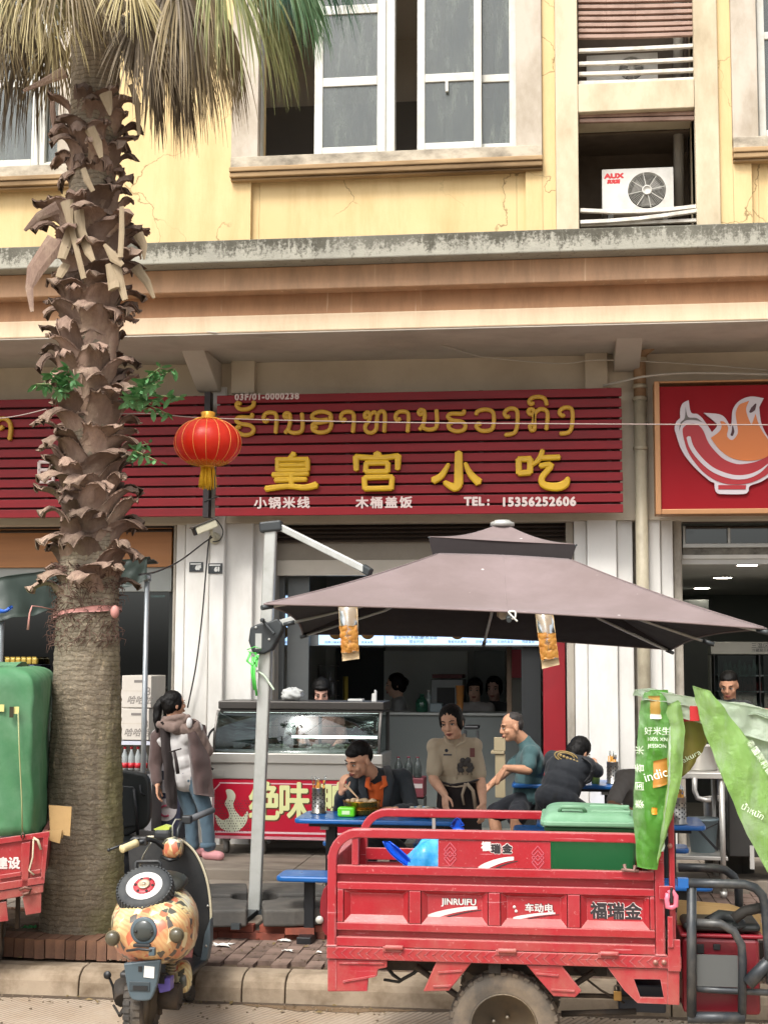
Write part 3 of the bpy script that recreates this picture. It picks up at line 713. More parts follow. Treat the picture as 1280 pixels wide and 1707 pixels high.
char([to9(NO, 223.4, -5.6), to9(NO2, 223.4, -5.6)], Q9, 20, GOLD2, K9, .04, .012)
char([to9(RO, 352, -6)], Q9, 20, GOLD2, K9, .04, .012)
NGO = [(568, 218), (553, 220), (541, 203), (552, 184), (582, 174), (612, 190), (612, 270), (594, 312), (545, 322)]
char([[(382, 208), (395, 188), (440, 180), (478, 198), (480, 268), (460, 296), (412, 298), (384, 276), (395, 258), (408, 266)]], Q9, 20, GOLD2, K9, .04, .012)
char([NGO], Q9, 20, GOLD2, K9, .04, .012)
char([[(698, 206), (684, 206), (674, 190), (690, 177), (706, 190), (704, 250), (684, 272), (692, 296), (710, 284), (708, 212), (736, 180), (772, 184), (783, 215), (775, 292)], [(704, 142), (690, 150), (679, 135), (698, 114), (738, 109), (768, 122), (778, 154)]], Q9, 20, GOLD2, K9, .04, .012)
char([off(NGO, 308, -6)], Q9, 20, GOLD2, K9, .04, .012)
def line(s, px, py, hpx, par, Y=YS-.002, m=LETW, bold=.0, sx=1, sp=1, d=.004, nm='lettering', k=168.5):
    c = P(px, py, Y); return obj(nm, text_mb(MB(), s, c, hpx/k*1.38, d, bold, sx, space=sp), m, par)
line('03F/01-0000238', 445, 661.5, 10.5, sc_, bold=.004, sp=1.16)
line('小锅米线', 470, 839.5, 14.5, sc_, bold=.004, sp=1.22, sx=1.1); line('木桶盖饭', 640, 839, 14.5, sc_, bold=.004, sp=1.22, sx=1.1)
line('TEL', 790, 836.5, 14, sc_, bold=.006, sp=1.1); line(':', 813.5, 836, 14, sc_, bold=.006); line('15356252606', 897, 837, 14.5, sc_, bold=.006, sp=1.12)
ls = slat_sign(PX(-420, YS, 750), PX(347, YS, 750), 'slat_sign', 'wine red slatted shop sign partly hidden behind the palm trunk')
obj('end_frame', MB().pbox(341.5, 653, 347.5, 862, YS-.02, .12), mat('black sign end', '#1d1416', .5), ls)
Q4 = lambda x, y: P(x/3.2, y/3.2+380, YS-.002)
b = MB(); stroke(b, [Q4(*p) for p in ((22, 1060), (8, 1072), (-12, 1060), (-8, 1030), (25, 1018), (55, 1035), (64, 1075), (57, 1130))], 22/3.2/168, YS-.001, .04, .012); obj('sign_character', b, GOLD2, ls)
b = MB(); Q2 = lambda x, y: P(x/3.2, y/3.2+780, YS-.002)
for s_ in ([(214, -30), (214, 82)], [(288, -30), (288, 82)], [(214, -30), (288, -30)], [(214, 12), (288, 12)], [(214, 40), (288, 40)], [(214, 76), (288, 76)]): stroke(b, [Q2(*p) for p in s_], 17/3.2/168, YS-.001, .03, .008)
obj('sign_character', b, LETW, ls)
# chilli sign on the right
YC = 13.95
cs = thing('chilli_sign', 'red shop sign with a chilli bowl emblem and a tan frame', 'sign', (PX(1280, YC, 750), YC, 3.5))
a, b2 = P(1089, 636.5, YC), P(1089, 858, YC); xR = PX(1520, YC, 750)
SIGNR = mat('crimson sign sheet', '#84111a', .6, 0, .06, 1.5, .02, 30, spec=.15)
TAN = mat('tan sign frame', '#a87a52', .45, .3, .1, 4, .05, 50)
obj('panel', MB().box(a.x+.05, xR-.05, YC+.0, YC+.12, b2.z+.05, a.z-.05), SIGNR, cs)
obj('frame_bar', MB().box(a.x, a.x+.052, YC-.03, YC+.2, b2.z, a.z), TAN, cs, bevel=.006)
obj('frame_bar', MB().box(a.x+.053, xR, YC-.03, YC+.2, b2.z, b2.z+.05), TAN, cs, bevel=.006)
obj('frame_bar', MB().box(a.x+.053, xR, YC-.03, YC+.2, a.z-.02, a.z), TAN, cs, bevel=.006); obj('frame_bar', MB().box(xR, xR+.05, YC-.03, YC+.2, b2.z, a.z), TAN, cs, bevel=.006)
E1 = lambda p, Y: P(p[0]/5.333+1040, p[1]/5.333+600, Y)
def smooth_poly(pts, sharp=()):
    n = len(pts); out = []
    for i in range(n):
        p0, p1, p2, p3 = (Vector(pts[(i+j-1) % n]) for j in range(4))
        if i in sharp: p0 = p1
        if (i+1) % n in sharp: p3 = p2
        for k in range(4):
            t = k/4; out.append(.5*((2*p1)+(p2-p0)*t+(2*p0-5*p1+4*p2-p3)*t*t+(3*p1-p0-3*p2+p3)*t*t*t))
    return out
def emblem(nm, pts, Y, d, m, sharp=()):
    poly = [E1(p, Y) for p in smooth_poly(pts, sharp)]
    return obj(nm, MB().prism(poly, (0, d, 0)), m, cs)
EW = mat('emblem grey white', '#b9b0b4', .4, 0, .04, 5); EO = mat('emblem orange', '#bf6a2c', .4, 0, .06, 3); EG = mat('emblem stem grey', '#5d5550', .5); ER = mat('emblem chilli red', '#98151f', .5, 0, .08, 2)
emblem('emblem_outline', [(572, 358), (520, 385), (497, 440), (497, 515), (462, 550), (447, 605), (460, 660), (500, 780), (560, 880), (650, 980), (760, 1075), (800, 1095), (805, 1150), (830, 1185), (880, 1192), (1060, 1192), (1105, 1165), (1118, 1118), (1220, 1080), (1330, 1000), (1420, 880), (1470, 730), (1440, 640), (1390, 600), (1340, 690), (1285, 690), (1240, 620), (1212, 540), (1198, 420), (1238, 340), (1120, 325), (1020, 365), (965, 440), (955, 540), (942, 590), (900, 520), (840, 482), (705, 470), (780, 530), (826, 580), (778, 642), (745, 590), (690, 515), (645, 478), (592, 466)], YC-.03, .03, EW, (0, 3, 16, 28, 29, 33, 37, 38, 40, 43, 45))
emblem('emblem_stem', [(545, 415), (566, 505), (640, 515), (692, 552), (640, 535), (565, 532), (515, 560), (487, 630), (498, 560), (537, 515)], YC-.036, .006, EG, (0, 3, 7))
emblem('emblem_chilli', [(518, 640), (535, 590), (590, 568), (650, 575), (700, 625), (745, 730), (810, 815), (890, 885), (1000, 925), (1100, 920), (1200, 893), (1290, 845), (1400, 760), (1400, 880), (1290, 1000), (1200, 1060), (1100, 1097), (980, 1107), (850, 1087), (720, 1012), (620, 902), (555, 790)], YC-.036, .006, ER, (12, 13))
emblem('emblem_flame', [(768, 692), (840, 640), (864, 590), (850, 545), (885, 548), (922, 600), (912, 675), (958, 712), (1008, 650), (1000, 560), (990, 470), (1020, 400), (1075, 375), (1110, 362), (1082, 430), (1095, 500), (1130, 580), (1166, 478), (1190, 560), (1230, 640), (1290, 735), (1290, 842), (1190, 888), (1060, 895), (940, 865), (840, 790)], YC-.036, .006, EO, (0, 3, 13, 16, 17))
emblem('emblem_foot', [(835, 1112), (835, 1150), (1078, 1150), (1082, 1112)], YC-.036, .006, ER, (0, 1, 2, 3))
hb = MB()
for q, (w0, w1, p, r_) in enumerate(((17, 17, (565, 690), (600, 790)),)): pass
b = MB(); stroke(b, [E1(p, YC) for p in ((567, 692), (600, 790), (690, 905), (800, 990), (950, 1043), (1080, 1043), (1190, 1000), (1275, 930))], [w_/5.333/170 for w_ in (36, 36, 37, 38, 38, 36, 26, 6)], YC-.0362, .004, .001); obj('emblem_highlight', b, EW, cs)
b = MB()
for ang in (0,): stroke(b, [E1(p, YC) for p in ((1112, 470), (1140, 440), (1165, 395))], [w_/5.333/170 for w_ in (16, 40, 10)], YC-.0302, .004, .001)
stroke(b, [E1(p, YC) for p in ((950, 675), (962, 640), (958, 590))], [w_/5.333/170 for w_ in (22, 24, 6)], YC-.0302, .004, .001)
obj('emblem_gap', b, mat('deep maroon', '#3b0d16', .5), cs)

# ------------------------------------------------------------------ fittings on the facade
PIPE = mat('cream drain pipe', '#b3aa93', .5, 0, .12, 3, .1, 60, '#6d6350', 4, .7, stretch=(1, 1, .5))
PIPEB = mat('stained tan pipe', '#9c7d5c', .6, 0, .15, 3, .1, 60, '#6b4f37', 4, .7)
dp = thing('drain_pipe', 'cream drain pipe with a tan top beside the chilli sign', 'pipe', (PX(1069, 14.25, 1000), 14.25, .26))
xp = PX(1069.5, 14.25, 900); r = .062
obj('pipe_run', MB().tube([(xp, 14.25, .26), (xp, 14.25, PZ(675, 14.25))], r, 16), PIPE, dp)
obj('pipe_top', MB().tube([(xp, 14.25, PZ(675, 14.25)+.001), (xp, 14.25, PZ(612, 14.25)), (xp+.03, 14.22, PZ(596, 14.25)), P(1108, 556, 14.0)], r*.99, 14), PIPEB, dp)
for y in (612, 656, 676, 757, 1010): obj('pipe_collar', MB().lathe([(r+.002, 0), (r+.012, .005), (r+.012, .035), (r+.002, .04)], (xp, 14.25, PZ(y, 14.25)), 16), PIPE, dp)
WIREW = mat('grey white cable', '#b9b3a8', .5); WIREB = mat('black cable', '#1f1e1d', .5); TWINE = mat('grey twine', '#8f7f78', .7)
def wire(name, label, pts, r, m, cat='cable', grp=None):
    q = []
    for i in range(len(pts)-1):
        p0, p1, p2, p3 = pts[max(i-1, 0)], pts[i], pts[i+1], pts[min(i+2, len(pts)-1)]
        for k in range(6):
            t = k/6; q.append(.5*((2*p1)+(p2-p0)*t+(2*p0-5*p1+4*p2-p3)*t*t+(3*p1-p0-3*p2+p3)*t*t*t))
    q.append(pts[-1])
    return tag(obj(name, MB().tube(q, r, 5), m, loc=pts[0]), label, cat, grp)
YL = 10.4
wire('lantern_string', 'thin string from the palm past the lantern across the signs', [P(196, 690, 9.7), P(262, 690, 10), P(345, 697, YL), P(640, 704, YL), P(1000, 707, YL), P(1330, 708.5, YL)], .0045, TWINE, 'string')
wire('lantern_string', 'thin string tied to the palm trunk and running out of frame leftwards', [P(-60, 702, 9.7), P(20, 695, 9.7), P(78, 682, 9.6)], .004, TWINE, 'string')
wire('soffit_cable', 'thin pale cable sagging along the soffit above the signs', [P(345, 553, 12.9), P(480, 566, 13.2), P(600, 562, 13.4), P(730, 575, 13.7), P(800, 594, 14.0), P(930, 606, 14.1), P(1000, 600, 14.1), P(1150, 607, 14.1), P(1340, 622, 14.1)], .007, WIREW)
wire('sign_cable', 'thick white cable looping over the drain pipe to the chilli sign', [P(1005, 643, 14.2), P(1040, 635, 14.1), P(1080, 627, 14.0), P(1160, 622, 14.0), P(1340, 626, 14.0)], .012, WIREW)
# security camera
CAMW = mat('off white camera shell', '#c9c4ac', .4); CAMB = mat('black plastic', '#1c1d1e', .45, 0, .1, 8)
sc2 = thing('security_camera', 'off white bullet security camera under the sign corner', 'camera', tuple(P(352, 890, 14.0)))
a, b2 = P(360, 872, 14.0), P(326, 886, 13.88); dd = (b2-a).normalized()
obj('camera_body', MB().bar(a, b2, .085, .08), CAMW, sc2, bevel=.012)
obj('camera_hood', MB().bar(a+Vector((0, 0, .05))-dd*.01, b2+Vector((0, 0, .052))+dd*.05, .1, .012), mat('dark camera hood', '#4d4a44', .5), sc2, bevel=.003)
obj('camera_lens', MB().bar(b2, b2+dd*.02, .078, .074), CAMB, sc2, bevel=.006)
obj('camera_bracket', MB().tube([P(352, 884, 13.99), P(355, 892, 14.1), P(358, 896, 14.33)], .018, 8).lathe([(.06, 0), (.06, .02)], P(358, 897, 14.31), 14, (0, -1, 0)), CAMW, sc2)
wire('camera_cable', 'black cable slung from the security camera to the left', [P(358, 893, 14.25), P(340, 905, 13.9), P(300, 935, 13), P(262, 953, 11.8), P(232, 958, 10.5)], .008, WIREB)
wire('camera_cable', 'black cable hanging from the camera down the left pillar', [P(356, 893, 14.27), P(349, 900, 14.29), P(343, 960, 14.28), P(337, 1030, 14.3), P(327, 1110, 14.3), P(313, 1180, 14.32)], .008, WIREB)
wire('camera_cable', 'black cable curled in a loop at the security camera bracket', [P(348, 862, 14.2), P(362, 868, 14.2), P(372, 885, 14.25), P(367, 900, 14.28), P(355, 903, 14.28)], .006, WIREB)
wire('sign_cable', 'short black cable stretched between the two slatted signs', [P(340, 836, 13.97), P(352, 832, 13.98), P(362, 829, 13.98)], .006, WIREB)
PLATE = mat('black enamel plate', '#20262a', .4, 0, .2, 20, 0, 80, '#6b6b66', 14, .6)
for (x0, y0, x1, y1, s, lb_, Y) in ((316, 937, 338.5, 953, '6F', 'small black number plate nearer the shop window', 14.388), (347.5, 939, 370.5, 956, '61', 'small black number plate on the proud middle strip of the pillar', 14.308)):
    t = thing('number_plate', lb_, 'plate', tuple(P((x0+x1)/2, y1, Y)))
    obj('plate', MB().pbox(x0, y0, x1, y1, Y, .011), PLATE, t)
    line(s, (x0*.35+x1*.65), (y0*.4+y1*.6), 7, t, Y-.001, mat('white enamel digits', '#c9cac6', .5), .006, d=.002)
    obj('plate_print', MB().pbox(x0+2, y0+2, x1-3, y0+4, Y-.0015, .001), mat('white enamel digits', '#c9cac6', .5), t)
# air conditioners
ACW = mat('white metal casing', '#cfcdc6', .45, 0, .06, 4, .02, 60, '#8c8474', 3, .5); ACD = mat('dark coil', '#34322d', .6, .2)
def aircon(px, label, logo):
    x0, y0, x1, y1 = px; Y = 13.3; a = P(x0, y1, Y); b = P(x1, y0, Y); w, h = b.x-a.x, b.z-a.z
    t = thing('air_conditioner', label, 'air conditioner', ((a.x+b.x)/2, Y+.15, a.z))
    cx, cz, rr = a.x+w*.63, a.z+h*.47, h*.44
    n = 32; hole = [(cx+rr*math.cos(2*math.pi*i/n), cz+rr*math.sin(2*math.pi*i/n)) for i in range(n)]
    m = MB(); vs = []; outer = []
    for i in range(n):
        th = 2*math.pi*i/n; c, s = math.cos(th), math.sin(th)
        k = min(((b.x-cx) if c > 0 else (cx-a.x))/max(abs(c), 1e-6), ((b.z-cz) if s > 0 else (cz-a.z))/max(abs(s), 1e-6)); outer.append((cx+c*k, cz+s*k))
    vs = [(p[0], Y, p[1]) for p in hole]+[(p[0], Y, p[1]) for p in outer]+[(p[0], Y+.06, p[1]) for p in hole]
    fs = [(i, (i+1) % n, n+(i+1) % n, n+i) for i in range(n)]+[(i, 2*n+i, 2*n+(i+1) % n, (i+1) % n) for i in range(n)]
    m.add(vs, [f[::-1] for f in fs])
    for cxx in ((a.x, a.z), (a.x, b.z), (b.x, a.z), (b.x, b.z)): pass
    m.box(a.x, b.x, Y+.062, Y+.3, a.z, b.z); m.box(a.x-.002, a.x+.012, Y+.001, Y+.3, a.z, b.z).box(b.x-.012, b.x+.002, Y+.001, Y+.3, a.z, b.z).box(a.x, b.x, Y+.001, Y+.06, b.z-.01, b.z+.004).box(a.x, b.x, Y+.001, Y+.06, a.z-.002, a.z+.008)
    # corner fill so that the front is a full rectangle
    for sx, sz in ((a.x, a.z), (a.x, b.z), (b.x, a.z), (b.x, b.z)):
        pts = sorted(outer, key=lambda p: (p[0]-sx)**2+(p[1]-sz)**2)[:2]; m.prism([(sx, Y, sz), (pts[0][0], Y, pts[0][1]), (pts[1][0], Y, pts[1][1])], (0, .004, 0))
    obj('casing', m, ACW, t)
    obj('coil', MB().lathe([(rr*.98, 0), (rr*.98, .002)], (cx, Y+.058, cz), 28, (0, 1, 0)), ACD, t)
    g = MB()
    for q in range(3, 15): g.lathe([(rr*q/15-.0018, 0), (rr*q/15-.0018, -.003), (rr*q/15+.0018, -.003), (rr*q/15+.0018, 0)], (cx, Y-.004, cz), 28, (0, 1, 0))
    g2 = MB()
    for q in range(3, 15):
        R0 = rr*q/15; g2.tube([(cx+R0*math.cos(2*math.pi*i/30), Y-.006, cz+R0*math.sin(2*math.pi*i/30)) for i in range(31)], .0016, 4, False)
    for k in range(8):
        th = k*math.pi/4+.2; g2.bar((cx+rr*.2*math.cos(th), Y-.007, cz+rr*.2*math.sin(th)), (cx+rr*.99*math.cos(th), Y-.005, cz+rr*.99*math.sin(th)), .006, .006)
    obj('fan_guard', g2, mat('pale wire guard', '#bdbbb2', .4), t)
    obj('guard_hub', MB().lathe([(rr*.27, 0), (rr*.27, .012), (rr*.2, .016), (rr*.2, .013)], (cx, Y-.003, cz), 20, (0, -1, 0)), ACW, t)
    bl = MB()
    for k in range(3):
        th = k*2.094; bl.prism([Vector((cx+rr*.2*math.cos(th), Y+.03, cz+rr*.2*math.sin(th))), Vector((cx+rr*.85*math.cos(th+.15), Y+.03, cz+rr*.85*math.sin(th+.15))), Vector((cx+rr*.85*math.cos(th+1.1), Y+.05, cz+rr*.85*math.sin(th+1.1))), Vector((cx+rr*.2*math.cos(th+.9), Y+.05, cz+rr*.2*math.sin(th+.9)))], (0, .004, 0))
    obj('fan_blade', bl, mat('grey fan blade', '#6f6c66', .5), t)
    if logo:
        LR = mat('red logo print', '#c2282c', .5)
        obj('logo', text_mb(MB(), 'AUX', (a.x+w*.165, Y-.001, a.z+h*.84), h*.15, .002, .006, 1.4), LR, t)
        obj('logo', text_mb(MB(), '奥克斯', (a.x+w*.16, Y-.001, a.z+h*.70), h*.1, .002, .004), LR, t)
    obj('foot', MB().box(a.x+.05, a.x+.1, Y+.02, Y+.28, a.z-.13, a.z).box(b.x-.1, b.x-.05, Y+.02, Y+.28, a.z-.13, a.z), ACD, t)
aircon((1004, 279, 1121, 352), 'white air conditioner unit on the floor of the lower facade bay', True)
aircon((978, 88, 1095, 138), 'white air conditioner unit behind slats in the upper facade bay', False)
tag(obj('vertical_pipe', MB().tube([P(1131, 350, 13.6), P(1130, 60, 13.6), P(1130, -120, 13.6)], .05, 12), mat('grey bay pipe', '#8f8a80', .6), loc=P(1131, 350, 13.6)), 'grey pipe rising behind the air conditioners in the bay', 'pipe')
# lantern
ln = thing('red_lantern', 'round red lantern with gold trim and yellow tassel', 'lantern', tuple(P(346, 778, YL)))
def m_lantern():
    t = NT('lantern silk'); c = t.mix(t.noise(9, 4), '#cc2410', '#e03a1c'); t.set(Base_Color=c, Roughness=.4)
    tr = t.n('BsdfTranslucent'); t.l(c, tr.inputs[0]); mx = t.n('MixShader'); mx.inputs[0].default_value = .45
    t.l(t.b.outputs[0], mx.inputs[1]); t.l(tr.outputs[0], mx.inputs[2]); t.l(mx.outputs[0], t.out.inputs[0]); return t.m
c = P(346.5, 738, YL); RX = 57.5*YL/2400*1.0; RZ = 41*YL/2400
LS = m_lantern()
vs = MB(); n, m_ = 64, 20
def lan(u, v, k=1.0):
    th = 2*math.pi*u; ph = math.pi*(.07+.86*v); lobes = 1+.012*abs(math.cos(th*8))
    return (c.x+RX*k*lobes*math.sin(ph)**.85*math.cos(th), c.y+RX*k*lobes*math.sin(ph)**.85*math.sin(th), c.z+RZ*k*math.cos(ph))
obj('lantern_body', MB().grid(lan, n, m_), LS, ln)
GT = mat('gold foil trim', '#c98f2a', .35, .4, .2, 20, .2, 60)
for k in range(16):
    u = (k+.5)/16; obj('lantern_rib', MB().tube([lan(u, v/14, 1.008) for v in range(15)], .0024, 4), mat('pale gold rib', '#d98f4a', .4), ln)
for v0, v1, nm in ((0, .04, 'top_trim'), (.84, 1, 'bottom_trim')):
    b = MB()
    for k in range(48):
        for j in range(4):
            v = lerp(v0+.01, v1-.01, (j+.5*(k % 2))/4); p = Vector(lan(k/48, min(v, .995), 1.012)); q = Vector(lan((k+.8)/48, min(v+.03, .999), 1.014)); b.tube([p, (p+q)/2+Vector((0, 0, .006)), q], .0035, 4)
    obj(nm, b, GT, ln)
obj('lantern_cap', MB().lathe([(.055, 0), (.06, .012), (.05, .03), (.055, .055), (.045, .06)], (c.x, c.y, c.z+RZ*.97), 20), GT, ln)
obj('lantern_cap', MB().lathe([(.05, 0), (.06, .012), (.06, .03), (.05, .036)], (c.x, c.y, c.z-RZ-.012), 20), GT, ln)
b = MB()
for k in range(60):
    a_ = random.random()*6.28; r_ = .05*math.sqrt(random.random()); r2 = r_*random.uniform(1, 1.35)
    b.tube([(c.x+r_*math.cos(a_), c.y+r_*math.sin(a_), c.z-RZ-.01), (c.x+r2*math.cos(a_), c.y+r2*math.sin(a_), c.z-RZ-.1), (c.x+r2*1.05*math.cos(a_), c.y+r2*math.sin(a_), c.z-RZ-random.uniform(.15, .175))], .0035, 4)
obj('tassel', b, mat('yellow tassel', '#d9a914', .7), ln)
# ------------------------------------------------------------------ palm
YP = 9.72
def m_trunk():
    t = NT('palm bark'); v = t.map((1, 1, 1)); base = t.mix(t.noise(7, 7, t.map((1, 1, 2.5)), .7), '#6d6255', '#a39884')
    ring = t.n('TexWave', wave_type='BANDS', bands_direction='Z', wave_profile='SAW'); ring.inputs['Scale'].default_value = 9.5; ring.inputs['Distortion'].default_value = 5; ring.inputs['Detail'].default_value = 3; ring.inputs['Detail Scale'].default_value = 1.4
    t.l(v, ring.inputs['Vector'])
    base = t.mix(t.math('MULTIPLY', t.ramp(ring.outputs['Fac'], [(.0, 1.0), (.35, 0.0)]), .6), base, '#4a3d2f')
    base = t.mix(t.ramp(t.noise(55, 4, t.map((1, 1, .5))), [(.55, 0.0), (.7, .55)]), base, '#b3a084')
    sep = t.n('SeparateXYZ'); t.l(t.tc.outputs['Object'], sep.inputs[0])
    side = t.math('ADD', t.math('MULTIPLY', sep.outputs['X'], 2.0), t.math('MULTIPLY', t.noise(2.5, 5), 1.0))
    moss = t.ramp(side, [(.75, 0.0), (1.1, .5)])
    zlim = t.n('MapRange'); zlim.inputs['From Min'].default_value = 2.3; zlim.inputs['From Max'].default_value = 1.7; t.l(sep.outputs['Z'], zlim.inputs[0])
    base = t.mix(t.math('MULTIPLY', moss, zlim.outputs[0]), base, '#76753f')
    t.set(Base_Color=base, Roughness=.95, Specular_IOR_Level=.15)
    h = t.math('ADD', t.math('MULTIPLY', ring.outputs['Fac'], .6), t.noise(48, 6, None, .7)); t.bump(h, .9, .016); return t.m
pb = P(140, 1555, YP); pb.z = .2
PT = thing('palm_tree', 'tall fan palm with shaggy leaf bases and a skirt of dead fronds', 'tree', tuple(pb))
AX = [(1575, 140, 79), (1545, 140, 74), (1500, 140, 70), (1400, 141, 65), (1300, 143, 61.5), (1200, 145, 58), (1100, 146, 55), (1000, 147, 51.5), (945, 148, 50), (900, 150, 42), (600, 151, 42), (300, 155, 39), (100, 160, 43), (-60, 165, 40)]
def axis(y):
    for (ya, ca, ra), (yb, cb, rb) in zip(AX, AX[1:]):
        if yb <= y <= ya:
            t = (ya-y)/(ya-yb); return P(lerp(ca, cb, t), y, YP), lerp(ra, rb, t)*YP/2400
    return P(165, y, YP), .16
def trunk(u, v):
    y = lerp(1574, -58, v); c, r = axis(y); th = 2*math.pi*u
    d = .012*noise.noise((math.cos(th)*4, math.sin(th)*4, c.z*5)) + .006*noise.noise((math.cos(th)*22, math.sin(th)*22, c.z*34)) + .0025*math.sin(c.z*190+2*math.sin(th*3))
    return (c.x+(r+d)*math.cos(th), c.y+(r+d)*math.sin(th), c.z)
obj('trunk', MB().grid(trunk, 110, 300), m_trunk(), PT)
def m_boot():
    t = NT('leaf base'); v = t.map((6, 6, 1.2)); oi = t.n('ObjectInfo')
    base = t.mix(t.noise(3, 6, v, .65), '#6a554b', '#a58c7b'); base = t.mix(t.ramp(t.noise(5, 4), [(.5, 0.0), (.7, .6)]), base, '#b5a18a')
    k = t.n('MapRange'); k.inputs['To Min'].default_value = .5; k.inputs['To Max'].default_value = 1.2; t.l(oi.outputs['Random'], k.inputs[0])
    base = t.mix(1.0, base, k.outputs[0], 'MULTIPLY')
    t.set(Base_Color=base, Roughness=.85, Specular_IOR_Level=.2); t.bump(t.noise(22, 6, v), .8, .012); return t.m
BOOT = m_boot(); PETI = mat('dry petiole', '#8f7f66', .8, 0, .2, 5, .2, 40, '#6f5d45', 5, .5, stretch=(3, 3, .6))
FIBRE = mat('reddish palm fibre', '#5a4238', .95, 0, .3, 12, .5, 60)
def boot_mesh(lean, L, out, w0, w1, curl, R=.168, seed=0, jag=True):
    b = MB(); rng = random.Random(seed)
    nu, nv = 6, 10
    def fn(u, v):
        s = v; th0 = lean*s*(1-.2*s); w = lerp(w0, w1, s**.75)
        a = (u-.5)*w/R
        cup = .022*(1-s*.4)*math.cos((u-.5)*math.pi)
        rad = R+.012+out*s**1.7*1.0+cup*(.4+s)
        h = L*(math.sin(s*1.45)*.95) - curl*max(0, s-.5)**2*L*2.2
        if v >= 1 and jag: h += rng.uniform(-.03, .03); rad += rng.uniform(-.02, .02)
        th = th0 + a*(1-.55*s)
        rad += .016*noise.noise((u*3, v*4, seed))+.007*noise.noise((u*9, v*5, seed+9)); h += .02*noise.noise((u*4, v*3, seed+4)); return (rad*math.cos(th), rad*math.sin(th), h + .012*math.sin(u*9+seed))
    b.grid(fn, nu, nv, thick=.014)
    # saw teeth on both margins
    for side in (0, 1):
        for k in range(4, 10):
            p = Vector(fn(side, k/10)); q = Vector(fn(side, k/10+.05)); m = (p+q)/2; o_ = (m-Vector(fn(.5, k/10))).normalized()*.014
            b.add([p, q, m+o_+Vector((0, 0, .005))], [(0, 1, 2)])
    return mesh_of('leaf_base', b, BOOT)
rB = random.Random(3)
BM = {s: [boot_mesh(s*rB.uniform(.5, .8), rB.uniform(.24, .31), rB.uniform(.12, .22), rB.uniform(.27, .34), rB.uniform(.07, .11), rB.uniform(.2, .9), seed=i) for i in range(6)] for s in (-1, 1)}
y = 985; ring = 0
while y > 175:
    c, r = axis(min(y, 900)); c = axis(y)[0]
    s = 1 if ring % 2 else -1
    if 300 < y < 345: sc = .72
    elif y < 330: sc = .9
    else: sc = 1.0 + .12*(y < 470)
    for k in range(7):
        th = (k+.5*(ring % 2)+rB.uniform(-.2, .2))*math.tau/7
        o = link_mesh('leaf_base', BM[s][rB.randrange(6)], PT, c + Vector((0, 0, rB.uniform(-.02, .03)-.05)), (rB.uniform(-.2, .2), rB.uniform(-.2, .2), th))
        o.scale = (sc*rB.uniform(.88, 1.04), sc*rB.uniform(.88, 1.04), rB.uniform(.65, 1.1))
    y -= 27; ring += 1
# loose dry petioles and long straps
def strap(pts, w, m, nm='dry_petiole', parent=PT):
    b = MB(); ws = w if isinstance(w, list) else [w]*len(pts)
    b.tube([Vector(p)+Vector((.012*noise.noise(Vector(p)*9), .02*noise.noise(Vector(p)*7), 0)) for p in pts], [x*.4 for x in ws], 6, True, False, .28, (0, 1, 0)); return obj(nm, b, m, parent)
for pts, w in ((((112, 335), (118, 370), (126, 410), (140, 465)), [.12, .06, .05, .05]), (((128, 352), (136, 385), (148, 420), (157, 435)), [.13, .09, .075, .04]), (((122, 375), (112, 405), (104, 432)), [.08, .1, .08]),
               (((203, 345), (204, 385), (201, 430)), [.04, .05, .05]), (((175, 408), (192, 430), (206, 443)), [.03, .09, .04]), (((112, 440), (106, 450), (98, 462)), [.07, .09, .06]), (((180, 440), (188, 470), (192, 482)), [.05, .1, .1]),
               (((195, 440), (203, 480), (210, 500)), [.08, .07, .05]), (((150, 215), (162, 240), (170, 263)), [.1, .08, .04]), (((176, 155), (183, 180), (184, 192)), [.12, .06, .02]), (((88, 160), (90, 190), (93, 222)), [.05, .05, .04]),
               (((218, 140), (230, 175), (232, 225)), [.05, .06, .03]), (((138, 280), (146, 300), (155, 318)), [.05, .06, .04]), (((110, 120), (75, 135), (40, 152)), [.12, .07, .03]), (((98, 345), (65, 360), (42, 385)), [.12, .08, .03]),
               (((95, 400), (60, 450), (48, 480), (57, 520)), [.2, .16, .07, .03]), (((230, 390), (238, 410), (242, 432)), [.1, .07, .02]), (((225, 445), (245, 470), (256, 496)), [.1, .07, .03])):
    Yq = 9.42 if 90 < pts[0][0] < 215 else 9.7
    strap([P(a, b_, Yq-.03*i) for i, (a, b_) in enumerate(pts)], w, PETI if pts[0][0] > 100 and pts[0][1] > 120 else BOOT)
fb = MB()
for i in range(420):
    y = random.uniform(915, 1075); c, r = axis(min(max(y, 946), 1500)); th = random.uniform(math.pi*.95, 2.05*math.pi); p = c+Vector((math.cos(th)*r, math.sin(th)*r, 0)); t1 = Vector((random.uniform(-1, 1), random.uniform(-.7, .1), random.uniform(-1, .6))).normalized()*random.uniform(.03, .1)
    fb.tube([p, p+t1*.5+Vector((math.cos(th), math.sin(th), 0))*.03, p+t1+Vector((0, 0, -.03))], [.004, .003, .001], 3, False)
tag(obj('trunk_fibre', fb, FIBRE, PT), kind='stuff')
